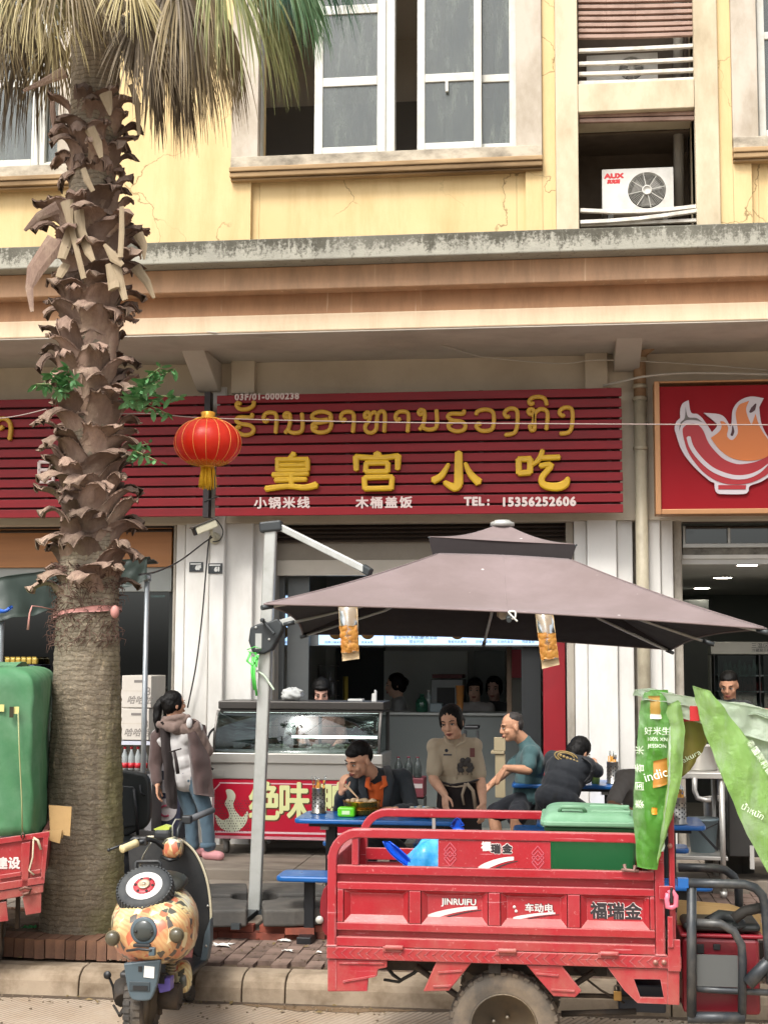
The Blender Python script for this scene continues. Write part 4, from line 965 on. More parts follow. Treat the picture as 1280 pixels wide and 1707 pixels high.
# fan fronds
def frondmat(n, a, b_): return mat(n, a, .55, 0, .25, 4, .05, 60, b_, 5, .5, rnd=.18, spec=.35)
FM = {'dead': frondmat('dead frond', '#80704f', '#584a39'), 'grey': frondmat('grey dead frond', '#6d604c', '#463c31'), 'yel': frondmat('yellowing frond', '#9d9064', '#7f6c48'), 'oli': frondmat('olive frond', '#6f7445', '#8a7a4c'), 'grn': frondmat('green frond', '#4a6b47', '#6d7a48'), 'dgn': frondmat('dark green frond', '#33523f', '#4a6b47')}
rF = random.Random(11)
def frond(hub, out, n, L, spread, g, m, w=.02, petiole_from=None):
    b = MB(); out = Vector(out).normalized(); side = out.cross(Vector((0, 0, 1)))
    if side.length < .05: side = Vector((1, 0, 0))
    side.normalize(); upv = side.cross(out)
    for i in range(n):
        a = lerp(-spread, spread, (i+.5)/n)+rF.uniform(-.04, .04)
        d = (out*math.cos(a)+side*math.sin(a)+upv*rF.uniform(-.12, .12)).normalized(); p = Vector(hub); l = L*(.72+.28*math.cos(a))*rF.uniform(.8, 1.08); ns = 7; st = l/ns
        pts = []; gg = g*rF.uniform(.7, 1.35)
        sw = Vector((rF.uniform(-.25, .25), rF.uniform(-.25, .25), 0))
        for k in range(ns+1):
            pts.append(p.copy()); p = p+d*st; d = (d+Vector((0, 0, -1))*gg*st+sw*st*(k/ns)).normalized()
        ax = (pts[-1]-pts[0]).cross(Vector((0, 1, .2))).normalized(); ax = (ax+Vector((0, rF.uniform(-.6, .6), 0))).normalized()
        vs = []
        for k, q in enumerate(pts):
            ww = w*.5*(1-.93*(k/ns)**1.3)*(1 if k else .5); vs += [q-ax*ww, q+ax*ww]
        b.add(vs, [(2*k, 2*k+1, 2*k+3, 2*k+2) for k in range(ns)], True)
    if petiole_from is not None:
        pf = Vector(petiole_from); md = (pf+Vector(hub))/2+Vector((0, 0, .06)); b.tube([pf, md, Vector(hub), Vector(hub)+out*.12], [.03, .02, .016, .006], 6, True, True, .5)
    return obj('frond', b, m, PT)
crown = axis(-40)[0]
def fpx(px, py, Y, dx, dz, dy, n, L, sp, g, m, pet=True, w=.02): return frond(P(px, py, Y), (dx, dy, dz), n, L, sp, g, FM[m], w, (crown+Vector((.1*(1 if px > 165 else -1), 0, rF.uniform(-.35, .1)))) if pet else None)
# right skirt, dead to green
for (px, py, Y, dx, dz, dy, n, L, sp, g, m) in (
    (262, -5, 9.9, .35, -.9, .1, 55, 1.15, .9, 1.6, 'grey'), (300, -20, 9.5, .4, -.8, -.2, 60, 1.15, .9, 1.8, 'dead'), (285, 40, 9.9, .25, -1, .1, 45, .95, .7, 1.6, 'grey'), (330, -40, 9.8, .5, -.7, .0, 60, 1.2, .9, 2.0, 'dead'),
    (360, -60, 9.4, .55, -.6, -.3, 55, 1.2, .95, 2.2, 'oli'), (250, 70, 9.8, .15, -1, .0, 40, .8, .6, 1.4, 'grey'), (390, -70, 9.7, .6, -.5, .0, 60, 1.2, .9, 2.2, 'oli'), (410, -90, 9.3, .7, -.3, -.3, 60, 1.05, 1.0, 2.4, 'grn'),
    (440, -90, 9.7, .7, -.4, .1, 60, 1.0, .9, 2.4, 'grn'), (470, -110, 9.5, .8, -.2, .0, 55, .95, 1.0, 2.6, 'dgn'), (400, -120, 10.1, .6, -.5, .3, 55, 1.0, 1.0, 2.2, 'dgn'), (235, 20, 9.3, .15, -1, -.2, 40, .75, .8, 1.5, 'grey'), (270, 20, 10.2, .2, -1, .2, 45, 1.0, .9, 1.5, 'dead'), (310, 10, 10.0, .3, -.9, .1, 45, 1.0, .7, 1.7, 'dead'), (215, -40, 9.2, .3, -.9, -.3, 40, .6, .9, 1.6, 'yel'), (500, -130, 9.8, .7, -.4, .0, 45, .8, .8, 2.6, 'grn')):
    fpx(px, py, Y, dx, dz, dy, n, L, sp, g, m)
for k in range(14):
    fpx(rF.uniform(120, 330), rF.uniform(-70, 40), rF.uniform(9.3, 10.3), rF.uniform(-.3, .5), -.85, rF.uniform(-.2, .3), 38, rF.uniform(.55, .95), .9, 1.7, ('grey', 'dead', 'grey', 'oli')[k % 4], k % 2 == 0)
# left side: front fans with pale tips, dark ones behind
for (px, py, Y, dx, dz, dy, n, L, sp, g, m) in (
    (60, -50, 9.0, .35, -.8, -.4, 60, .85, 1.0, 1.8, 'yel'), (10, -60, 8.95, .45, -.8, -.3, 60, .9, 1.0, 1.7, 'yel'), (110, -70, 9.0, .25, -.9, -.4, 50, .8, 1.0, 1.8, 'dead'), (-40, -40, 9.1, .3, -.9, -.2, 55, .95, 1.0, 1.6, 'dead'),
    (60, 20, 9.9, -.3, -.95, .1, 55, 1.05, .9, 1.6, 'grey'), (20, 0, 9.8, -.4, -.9, .1, 60, 1.15, .9, 1.8, 'grey'), (-10, 30, 9.7, -.3, -.9, .0, 55, 1.0, .8, 1.7, 'oli'), (90, 60, 10.0, -.15, -1, .2, 40, .7, .8, 1.4, 'dead'), (-60, 10, 9.6, -.3, -.9, .0, 50, 1.0, .9, 1.8, 'grey'), (130, -60, 10.2, -.2, -.9, .4, 50, .7, 1.0, 1.6, 'grey'), (150, -80, 9.3, .1, -.9, -.4, 45, .7, 1.0, 1.8, 'dead'), (180, -70, 9.3, .2, -.9, -.4, 45, .75, 1.0, 1.8, 'grey'), (30, -90, 9.3, -.3, -.7, -.3, 60, .9, 1.1, 2.2, 'oli'), (90, -110, 9.1, .0, -.9, -.4, 55, .8, 1.1, 2.0, 'oli')):
    fpx(px, py, Y, dx, dz, dy, n, L, sp, g, m)
# ribbon tied round the trunk
RIB = mat('faded pink ribbon', '#b07a72', .6, 0, .15, 9, .1, 60)
c, r = axis(1020); q = []
rb = thing('pink_ribbon', 'faded pink ribbon tied round the palm trunk', 'ribbon', tuple(c))
def rbn(u, v):
    th = math.pi*1.0+u*math.pi*1.15; rr = r+.018+.006*math.sin(u*22); z = c.z+.045*math.sin((u-.2)*2.4)-.02+(v-.5)*.035*(1+.3*math.sin(u*13))
    return (c.x+rr*math.cos(th), c.y+rr*math.sin(th), z)
obj('band', MB().grid(rbn, 50, 4, thick=.004), RIB, rb)
obj('loose_end', MB().tube([P(92, 1017, 9.6), P(70, 1012, 9.5), P(54, 1010, 9.45), P(50, 1022, 9.44), P(47, 1050, 9.44)], [.012, .008, .01, .012, .018], 6, True, True, .4), RIB, rb)
obj('knot', MB().ell(P(192, 1020, 9.5), (.03, .03, .045)), RIB, rb)
# small plants growing out of the leaf bases
LEAF = mat('fresh leaf', '#4d7d4a', .45, 0, .25, 8, .05, 40, '#7fa37c', 6, .5, spec=.4)
def sprig(label, base, tips, Y, nleaf):
    t = thing('epiphyte', label, 'plant', tuple(P(*base, Y)))
    for (tx, ty, dy) in tips:
        a = P(*base, Y); b_ = P(tx, ty, Y+dy); m_ = (a+b_)/2+Vector((0, 0, .05))
        pts = [a.lerp(m_, k/4) if k < 4 else m_ for k in range(5)]+[m_.lerp(b_, k/4) for k in range(1, 5)]
        obj('stem', MB().tube(pts, .004, 4), mat('green stem', '#6a7a4a', .6), t)
        lf = MB()
        for k in range(nleaf):
            p = pts[3].lerp(pts[-1], (k//2)/max(1, nleaf/2-1)) if k > 5 else pts[2+k//2]
            d = Vector((random.uniform(-1, 1), random.uniform(-1, .5), random.uniform(-.9, .3))).normalized(); l = random.uniform(.055, .095); sd_ = d.cross(Vector((random.uniform(-.3, .3), .6, 1))).normalized()*l*.21
            nn = sd_.cross(d).normalized()*l*.06
            lf.add([p, p+d*l*.35+sd_, p+d*l*.75+sd_*.8, p+d*l, p+d*l*.75-sd_*.8, p+d*l*.35-sd_, p+d*l*.5+nn], [(0, 1, 6), (1, 2, 6), (2, 3, 6), (3, 4, 6), (4, 5, 6), (5, 0, 6)], True)
        obj('leaves', lf, LEAF, t)
sprig('leafy green sprig on the left side of the palm trunk', (105, 665), ((62, 640, 0), (85, 620, -.1), (115, 612, -.1), (125, 632, -.1), (100, 650, -.1)), 9.35, 20)
sprig('largest leafy green sprig at the right of the palm trunk', (208, 680), ((300, 662, -.1), (292, 615, 0), (268, 612, -.1), (245, 640, -.1), (225, 665, -.15), (280, 690, 0), (252, 668, -.1), (262, 640, -.2)), 9.5, 24)
sprig('small thin sprig just left of the red lantern', (215, 770), ((248, 740, 0), (262, 768, 0), (240, 758, -.1)), 9.55, 9)
# ------------------------------------------------------------------ cantilever parasol
YO = 10.5
ALU = mat('pale grey aluminium', '#b4b6b2', .4, .35, .08, 4, .05, 60, '#8a8a80', 5, .5); CHAR = mat('charcoal plastic', '#2e3335', .5, 0, .1, 6, .05, 50)
def m_fabric():
    t = NT('taupe parasol fabric'); base = t.mix(t.noise(1.4, 5), '#695b59', '#796b69'); base = t.mix(t.ramp(t.noise(.9, 6, None, .7), [(.42, 0.0), (.7, .55)]), base, '#8f8081')
    sp = t.n('TexVoronoi'); sp.inputs['Scale'].default_value = 5.5; t.l(t.tc.outputs['Object'], sp.inputs['Vector'])
    f = t.ramp(sp.outputs['Distance'], [(.035, 1.0), (.06, 0.0)]); f = t.math('MULTIPLY', f, t.ramp(t.noise(1.3, 2), [(.5, 0.0), (.56, 1.0)]))
    base = t.mix(f, base, '#cdc6c2'); t.set(Base_Color=base, Roughness=.8, Specular_IOR_Level=.25, Sheen_Weight=.1); t.bump(t.noise(3, 3, t.map((1, 1, 1))), .12, .02); return t.m
FAB = m_fabric()
pbase = P(425, 1487, YO); pbase.z = .39
um = thing('cantilever_parasol', 'taupe two tier cantilever parasol over the front tables', 'parasol', tuple(pbase))
ptop = P(452, 880, YO); pole = MB().bar(pbase-Vector((0, 0, .1)), ptop, .088, .07, (0, 1, 0))
obj('pole', pole, ALU, um, bevel=.01)
obj('pole_cap', MB().bar(P(434, 880, YO-.005), P(471, 876, YO-.005), .1, .08), CHAR, um, bevel=.015)
# canopy corners: front left, front right, back right, back left
FL, FR, BRr, BL = P(441, 1007, 8.65), P(1276, 1048, 8.6), P(1118, 1083, 11.7), P(505, 1057, 11.72)
apex = P(836, 893, 10.15); cen = (FL+FR+BRr+BL)/4
def side_pts(A, B, n, sag):
    out = []
    for i in range(n+1):
        t = i/n; p = A.lerp(B, t); p += (cen-p)*.03*math.sin(math.pi*t)*1; p.z += sag*math.sin(math.pi*t); out.append(p)
    return out
cor = [FL, FR, BRr, BL]; cn = MB()
top_r = .29                                             # the opening under the little top tier
def canopy_side(A, B):
    def fn(u, v):
        e = A.lerp(B, u); e = e+(cen-e)*.035*math.sin(math.pi*u); e.z += .03*math.sin(math.pi*u)
        a = Vector(apex)+(e-Vector(apex))*top_r
        p = a.lerp(e, v); p.z -= .085*math.sin(math.pi*v)*(.25+.75*math.sin(math.pi*u)); k_ = math.sin(math.pi*min(1, v))**.6*math.sin(math.pi*u)**.5; p.z += k_*(.014*noise.noise(p*2.2)+.006*noise.noise(p*6)+.006*math.sin(v*40)*max(0, abs(2*u-1)-.5)); return p
    return fn
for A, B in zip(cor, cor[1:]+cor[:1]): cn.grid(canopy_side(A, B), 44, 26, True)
co = obj('canopy', cn, mat('dark parasol underside', '#241f20', .85), um); sol = co.modifiers.new('solid', 'SOLIDIFY'); sol.thickness = .004  # underside set apart from the top fabric only by a darker colour
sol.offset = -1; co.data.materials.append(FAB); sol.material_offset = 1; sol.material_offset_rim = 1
# hem that hangs a little below the edge, thicker
for A, B in zip(cor, cor[1:]+cor[:1]):
    f_ = canopy_side(A, B); obj('hem', MB().tube([f_(i/20, 1.0) for i in range(21)], .007, 6), FAB, um)
for A, B in zip(cor, cor[1:]+cor[:1]):
    f_ = canopy_side(A, B)
    obj('seam', MB().tube([Vector(f_(0.0, .02+.97*k/14))+Vector((0, 0, .004)) for k in range(15)], .008, 6, True, True, .5), FAB, um); obj('seam', MB().tube([Vector(f_(.5, .02+.97*k/14))+Vector((0, 0, .003)) for k in range(15)], .005, 6, True, True, .5), FAB, um)
ap2 = P(837, 874, 10.15)
tcor = [P(714, 895, 9.75), P(961, 908, 9.72), P(925, 918, 10.55), P(738, 912, 10.55)]
tc = (tcor[0]+tcor[1]+tcor[2]+tcor[3])/4; tm = MB()
for A, B in zip(tcor, tcor[1:]+tcor[:1]):
    def fn(u, v, A=A, B=B):
        e = A.lerp(B, u); e = e+(tc-e)*.12*math.sin(math.pi*u); p = Vector(ap2).lerp(e, .06+.94*v); p.z -= .03*math.sin(math.pi*v); return p
    tm.grid(fn, 16, 8)
to = obj('top_tier', tm, FAB, um); sol = to.modifiers.new('solid', 'SOLIDIFY'); sol.thickness = .004
vl = MB(); q = [p-Vector((0, 0, .0)) for p in tcor]
# struts and a dark gap sheet under the tier corners
for A in tcor: vl.tube([A, Vector(apex)+(A-Vector(apex))*.75-Vector((0, 0, .1))], .007, 5)
obj('tier_strut', vl, CHAR, um)
skb = MB(); 
for A, B in zip(tcor, tcor[1:]+tcor[:1]):
    def fn(u, v, A=A, B=B):
        e = A.lerp(B, u); e = e+(tc-e)*.14*math.sin(math.pi*u); p = e.copy(); lo = Vector(apex)+(Vector((e.x, e.y, apex.z))-Vector(apex))*.93; lo.z = apex.z-.2; return p.lerp(lo, v*1.0)
    skb.grid(fn, 12, 3)
obj('tier_gap_shade', skb, mat('dark tier gap', '#2b2526', .85), um)  # dark sheet standing in for the shade in the gap below the tier
obj('finial', MB().lathe([(.05, -.02), (.085, -.01), (.085, .012), (.06, .02), (.055, .028)], ap2+Vector((0, 0, .0)), 18), ALU, um)
hubp = Vector(apex)-Vector((0, 0, .1))
mids = [(a+b)/2 for a, b in zip(cor, cor[1:]+cor[:1])]
for e in cor+mids:
    tip = e.copy(); tip.z -= .02 
    m_ = hubp.lerp(tip, .55); m_.z -= .075
    obj('rib', MB().tube([hubp, m_, tip], .011, 6), ALU, um)
    obj('rib_cap', MB().tube([tip-(tip-m_).normalized()*.06, tip+(tip-m_).normalized()*.02], .016, 8), CHAR, um)
run = Vector((hubp.x, hubp.y, hubp.z-.38))
for e in cor+mids: 
    k_ = hubp.lerp(e, .45); k_.z -= .09; obj('strut', MB().tube([run, k_], .008, 6), ALU, um)
obj('mast_stub', MB().tube([hubp, run], .022, 10).lathe([(.05, -.03), (.05, .03)], run, 12), CHAR, um)
k1 = P(468, 879, YO-.005); obj('arm', MB().bar(k1, P(612, 951, 10.3), .045, .05), ALU, um, bevel=.006)
obj('arm_end', MB().bar(P(604, 946, 10.32), P(618, 955, 10.28), .052, .06), CHAR, um, bevel=.01)
k2 = P(462, 1041, YO-.01); obj('arm', MB().bar(k2, P(640, 985, 10.3), .045, .05), ALU, um, bevel=.006)
br = [(417, 1046), (430, 1040), (448, 1036), (462, 1031), (471, 1040), (470, 1050), (461, 1068), (452, 1084), (440, 1090), (426, 1090), (420, 1086), (414, 1068)]
obj('crank_bracket', MB().prism([P(x, y, YO-.07) for x, y in br], (0, .12, 0)), CHAR, um, bevel=.012)
obj('bracket_window', MB().pbox(426, 1056, 436, 1082, YO-.074, .003), ALU, um)
obj('crank_handle', MB().bar(P(437, 1033, YO-.1), P(458, 1057, YO-.12), .03, .02).lathe([(.016, 0), (.016, .05)], P(439, 1034, YO-.1), 10, (0, -1, 0)), CHAR, um, bevel=.006)
obj('bracket_bolt', MB().lathe([(.01, 0), (.01, .006)], P(449, 1066, YO-.07), 8, (0, -1, 0)).lathe([(.01, 0), (.01, .006)], P(427, 1046, YO-.07), 8, (0, -1, 0)), ALU, um)
# green and white ties on the pole
gt = thing('plastic_tie', 'bright green plastic tie knotted below the parasol crank', 'tie', tuple(P(425, 1082, YO-.1)))
GR = mat('bright green plastic', '#58c957', .35, 0, .15, 9)
for pts in ([(412, 1083), (425, 1078), (436, 1082), (428, 1090), (414, 1086)], [(418, 1088), (412, 1102), (422, 1110), (430, 1098), (425, 1088)], [(422, 1095), (420, 1120), (424, 1150)], [(425, 1095), (424, 1125), (428, 1160)], [(430, 1092), (428, 1112), (422, 1100)]):
    obj('ribbon_loop', MB().tube([P(x, y, YO-.1) for x, y in pts], .009, 6, True, True, .4), GR, gt)
wire('plastic_tie', 'white plastic tie end hanging beside the parasol pole', [P(428, 1118, YO-.06), P(440, 1126, YO-.06), P(449, 1138, YO-.06), P(457, 1150, YO-.06)], .008, mat('whitish plastic', '#c9dcc4', .4), 'tie')
wire('white_cord', 'white looped cord tied to the front hem of the parasol', [P(846, 1018, 8.75), P(850, 1030, 8.68), P(858, 1030, 8.66), P(858, 1020, 8.66), P(848, 1020, 8.66), P(852, 1026, 8.66), P(862, 1036, 8.66)], .006, mat('white cord', '#d3d0c8', .7), 'cord')
tag(obj('plastic_wrap', MB().grid(lambda u, v: P(lerp(828, 850, u), lerp(1017, 1033-6*(u-.5)**2*4, v), 8.8)+Vector((0, .03*math.sin(u*6)*v, 0)), 10, 6, thick=.003), mat('crumpled beige wrap', '#a59a8c', .5), loc=P(838, 1030, 8.8)), 'crumpled beige wrap tucked under the middle of the parasol hem', 'wrap')
# snack packets hung from the front hem
PKC = glass('clear packet film', '#e2d9c4', .5, .2); PKF = mat('golden brown snack', '#9a6420', .5, 0, .35, 25, .5, 40, '#c99a4a', 14, .7); PKP = mat('beige packet paper', '#b39c78', .7, 0, .15, 9, .2, 40)
def packet(label, tl, tr, bl, br_, Y):
    t = thing('snack_packet', label, 'packet', tuple(P(*tl, Y)), 'snack packets hanging from the parasol')
    q = lambda u, v: (lerp(lerp(tl[0], tr[0], u), lerp(bl[0], br_[0], u), v), lerp(lerp(tl[1], tr[1], u), lerp(bl[1], br_[1], u), v))
    def sl(v0, v1, b, s): 
        def fn(u, v): p_ = P(*q(u, lerp(v0, v1, v)), Y); p_.y -= b*math.sin(math.pi*u)*(.4+.6*math.sin(math.pi*(v0+(v1-v0)*v)))+.006*noise.noise((u*5, v*7, s)); return p_
        return fn
    obj('paper_back', MB().grid(sl(0, 1.0, .004, 1), 8, 20, True, .004), PKP, t); obj('filling', MB().grid(lambda u, v: Vector(sl(.36, .84, .03, 2)(.08+.84*u, v))+Vector((0, -.008-.016*abs(noise.noise((u*6, v*9, tl[0]))), 0)), 14, 20, True, .012), PKF, t)
    obj('film', MB().grid(sl(0, .86, .055, 3), 10, 20, True), PKC, t); obj('top_seal', MB().grid(sl(-.01, .05, .008, 4), 6, 3, True, .003), PKP, t)
packet('golden snack packet hanging from the left part of the parasol hem', (564, 1012), (596, 1013), (571, 1102), (599, 1098), 8.66)
packet('golden snack packet hanging from the right part of the parasol hem', (892, 1024), (922, 1026), (903, 1115), (932, 1108), 8.62)
# parasol base of fan-shaped slabs on bricks
ub = thing('weight_base', 'black fan shaped weight slabs of the parasol resting on bricks', 'base', (pbase.x, pbase.y, .17))
BSL = mat('weathered black slab', '#3f3d3a', .75, 0, .2, 5, .35, 40, '#6b655c', 2.5, .6)
def fan(th, z0, z1):
    pts = []; c_ = Vector((pbase.x, pbase.y, z0)); g = .03
    o_ = c_+Vector((math.cos(th), math.sin(th), 0))*.05
    for k in range(9): a = th-math.pi/4+.04+(math.pi/2-.08)*k/8; pts.append(o_+Vector((math.cos(a), math.sin(a), 0))*(.58+.05*math.cos((a-th)*4)))
    for k in range(7): a = th+math.pi/4-.1-(math.pi/2-.2)*k/6; pts.append(o_+Vector((math.cos(a), math.sin(a), 0))*.13)
    return MB().prism(pts, (0, 0, z1-z0))
for k in range(4): obj('weight_slab', fan(math.pi/4*(2*k+1)+.22+math.pi, .262+random.uniform(0, .012), .39+random.uniform(-.008, .01)), BSL, ub, bevel=.018, seg=3)
obj('cross_bar', MB().box(pbase.x-.55, pbase.x+.55, pbase.y-.03, pbase.y+.03, .262, .3).box(pbase.x-.03, pbase.x+.03, pbase.y-.62, pbase.y+.5, .263, .3), CHAR, ub)
BK = mat('red building brick', '#7d3f2f', .9, 0, .25, 6, .4, 50, '#3b2d28', 4, .8, rnd=.25)
bk = mesh_of('brick', MB().box(-.1, .1, -.05, .05, 0, .045), BK)
for (px, row, r_) in ((340, 0, .05), (376, 0, -.1), (412, 0, .06), (452, 0, .0), (488, 0, .1), (520, 0, -.3), (360, 1, 0), (398, 1, .06), (456, 1, -.04), (500, 1, .12), (532, 1, .5)):
    p = P(px, 1560, 10.06); link_mesh('brick', bk, ub, (p.x, p.y+random.uniform(0, .06)+(.12 if px > 505 else 0), .17+.046*row), (0, 0, r_))
# ------------------------------------------------------------------ display counter
STEEL = mat('brushed steel', '#bdbab3', .36, .6, .06, 3, .03, 90, None, stretch=(.3, 1, 6)); STEELD = mat('dark steel trim', '#4d4a47', .4, .6)
CRED = mat('crimson printed board', '#b30f2e', .35, 0, .05, 2, 0, 40)
YD = 13.62
cl, cr = P(353, 1395, YD).x, P(633, 1395, YD).x; zf = .26
dc = thing('display_counter', 'glass fronted steel display counter with a crimson lettered base', 'counter', ((cl+cr)/2, YD+.33, .26))
z = lambda y, Y=YD: PZ(y, Y, 490)
obj('base_cabinet', MB().box(cl+.01, cr-.01, YD+.03, YD+.66, z(1398), z(1300)), STEELD, dc)
obj('front_board', MB().box(cl, cr, YD, YD+.028, z(1395), z(1300)), CRED, dc, bevel=.004)
obj('base_trim', MB().box(cl, cr, YD-.006, YD+.02, z(1400), z(1395.2)), mat('pale pink trim', '#c98f96', .5), dc)
obj('steel_body', MB().box(cl-.02, cr+.02, YD-.01, YD+.67, z(1299.5), z(1273)), STEEL, dc, bevel=.006); obj('steel_ledge', MB().box(cl-.025, cr+.025, YD-.03, YD+.68, z(1273)+.001, z(1256)), STEEL, dc, bevel=.008)
lw = mat('white printed line', '#d9b9bd', .5)
fl = MB(); 
for (x0, y0, x1, y1) in ((366, 1306, 630, 1308), (356, 1388, 633, 1390), (355, 1318, 357, 1380)): fl.pbox(x0, y0, x1, y1, YD-.0015, .001)
fl.prism([P(355, 1318, YD-.0015), P(357, 1318, YD-.0015), P(367, 1308, YD-.0015), P(366, 1306, YD-.0015)], (0, .001, 0)); obj('printed_border', fl, lw, dc)
LT = mat('cream printed letters', '#d9dc9f', .5, 0, .04, 5); LSH = mat('dark letter shadow', '#5a3a1f', .6)
for s_, x, w_ in (('绝', 441, 1.0), ('味', 490, 1.0), ('鸭', 553, 1.0)):
    c = P(x, 1341, YD-.002)
    obj('letter', text_mb(MB(), s_, c, .375, .002, .009, .82), LT, dc); obj('letter_shadow', text_mb(MB(), s_, c+Vector((.009, .0006, -.008)), .375, .001, .014, .82), LSH, dc)
# pale swoosh print with dots
swp = [(377, 1317), (387, 1317), (393, 1327), (389, 1341), (394, 1353), (404, 1362), (413, 1352), (412, 1368), (402, 1382), (388, 1387), (373, 1383), (363, 1374), (359, 1358), (371, 1367), (382, 1362), (380, 1350), (375, 1340), (379, 1329)]
obj('printed_motif', MB().prism([P(x, y, YD-.002) for x, y in smooth_poly(swp)], (0, .0012, 0)), mat('pale print', '#c9ccb4', .5), dc)
dm = MB()
for ix in range(14):
    for iy in range(13):
        x, y = 358+ix*4.2+(iy % 2)*2.1, 1335+iy*4.2
        if (ix*7+iy*3) % 5: p = P(x, y, YD-.0032); dm.lathe([(.0055, 0), (.0055, .0008)], p, 6, (0, -1, 0))
tag(obj('printed_dots', dm, mat('grey print dots', '#4a3a3c', .6), dc), kind='stuff')
zt0, zt1 = z(1256), z(1183)
ztop0, ztop1 = PZ(1188, YD+.12, 490), PZ(1169, YD+.12, 490)
obj('top_canopy', MB().box(cl+.03, cr+.01, YD+.12, YD+.66, ztop0, ztop0+.03).box(cl+.02, cr+.02, YD+.1, YD+.67, ztop0+.031, ztop1), STEELD, dc, bevel=.01)
for x in (cl, cr-.02):
    pts = [Vector((x, YD-.0+.14*((k/8)**2.2), lerp(zt0, ztop0+.01, k/8))) for k in range(9)]
    b = MB()
    for p, q in zip(pts, pts[1:]): b.bar(p+Vector((.01, 0, 0)), q+Vector((.01, 0, 0)), .02, .03)
    obj('end_frame', b, STEELD, dc); obj('end_glass', MB().prism([(x+.008, p.y+.01, p.z) for p in pts]+[(x+.008, YD+.62, ztop0), (x+.008, YD+.62, zt0)], (.004, 0, 0)), glass('counter glass', '#dfe6e3', .12, .02), dc)
    obj('rear_post', MB().box(x, x+.03, YD+.62, YD+.65, zt0, ztop0), STEELD, dc)
obj('front_glass', MB().grid(lambda u, v: (lerp(cl+.022, cr-.022, u), YD+.002+.14*(v**2.2), lerp(zt0, ztop0, v)), 1, 10, thick=.004), glass('counter glass'), dc)
obj('divider_post', MB().box(lerp(cl, cr, .58), lerp(cl, cr, .58)+.03, YD+.5, YD+.53, zt0, ztop0), STEELD, dc)
LED = emis('white led strip', '#eef4f2', 5)
for y, d0 in ((1210, .18), (1231, .1)):
    zz_ = PZ(y, YD+.3, 490); obj('glass_shelf', MB().box(cl+.03, cr-.03, YD+.22, YD+.6, zz_, zz_+.008), glass('shelf glass', '#cfe0dc', .5, .05), dc)
obj('led_strip', MB().box(lerp(cl, cr, .45), cr-.06, YD+.2, YD+.23, PZ(1230, YD+.2, 490), PZ(1226, YD+.2, 490)), LED, dc)
TRAY = mat('white food tray', '#d3d3cc', .4, 0, .05, 8)
FOOD = [mat('braised brown food', '#4f2c1a', .45, 0, .3, 20, .3, 60), mat('dark stewed food', '#33251f', .5, 0, .3, 20, .3, 60), mat('greenish food', '#4f5a3a', .5, 0, .3, 20)]
nT = 7
for k in range(nT):
    x0 = lerp(cl+.04, cr-.04, k/nT); x1 = lerp(cl+.04, cr-.04, (k+.94)/nT)
    t = thing('food_tray', ['white tray with brown braised meat at the left end inside the counter', 'white tray with dark stewed slices, second from the left in the counter', 'white tray with dark food just right of the parasol pole', 'white tray of brown meat in the middle of the counter', 'white tray with greenish dark food behind the chopstick holder', 'white tray of dark stewed food left of the eating man', 'white tray of brown food hidden most by the eating man'][k], 'food tray', ((x0+x1)/2, YD+.2, zt0+.001))
    obj('tray', MB().box(x0, x1, YD+.07, YD+.5, zt0+.001, zt0+.012).box(x0, x1, YD+.065, YD+.075, zt0+.002, zt0+.045).box(x0, x1, YD+.49, YD+.5, zt0+.002, zt0+.045).box(x0, x0+.008, YD+.076, YD+.489, zt0+.002, zt0+.045).box(x1-.008, x1, YD+.076, YD+.489, zt0+.002, zt0+.045), TRAY, t)
    fm = MB()
    for j in range(26): fm.ell((random.uniform(x0+.03, x1-.03), random.uniform(YD+.1, YD+.46), zt0+.04+random.uniform(0, .03)), (random.uniform(.02, .035), random.uniform(.02, .035), random.uniform(.01, .022)), 7, 5)
    tag(obj('food_pieces', fm, FOOD[k % 3 if k != 4 else 2], t), kind='stuff')
for x in (cl+.12, lerp(cl, cr, .3), cr-.14):
    obj('caster', MB().lathe([(.02, -.018), (.062, -.018), (.066, 0), (.062, .018), (.02, .018)], (x, YD+.12, zf+.068), 18, (1, 0, 0)).box(x-.03, x+.03, YD+.08, YD+.16, zf+.12, z(1398)-.001), mat('grey caster', '#8a8780', .5), dc)
obj('price_plate', MB().pbox(354, 1284, 374, 1294, YD-.014, .003), mat('pale steel plate', '#b4b1aa', .4, .4), dc)
wire('counter_hose', 'black hose curling at the left end of the display counter', [P(365, 1210, 13.8), P(350, 1222, 13.55), P(344, 1250, 13.55), P(347, 1275, 13.56), P(356, 1283, 13.57)], .012, WIREB, 'hose')
obj('led_strip', MB().box(cl+.05, cr-.05, YD+.2, YD+.23, ztop0-.02, ztop0-.004), LED, dc); obj('counter_deck', MB().box(cl+.03, cr-.03, YD+.06, YD+.62, zt0-.004, zt0), mat('white deck', '#c9c9c4', .4), dc)
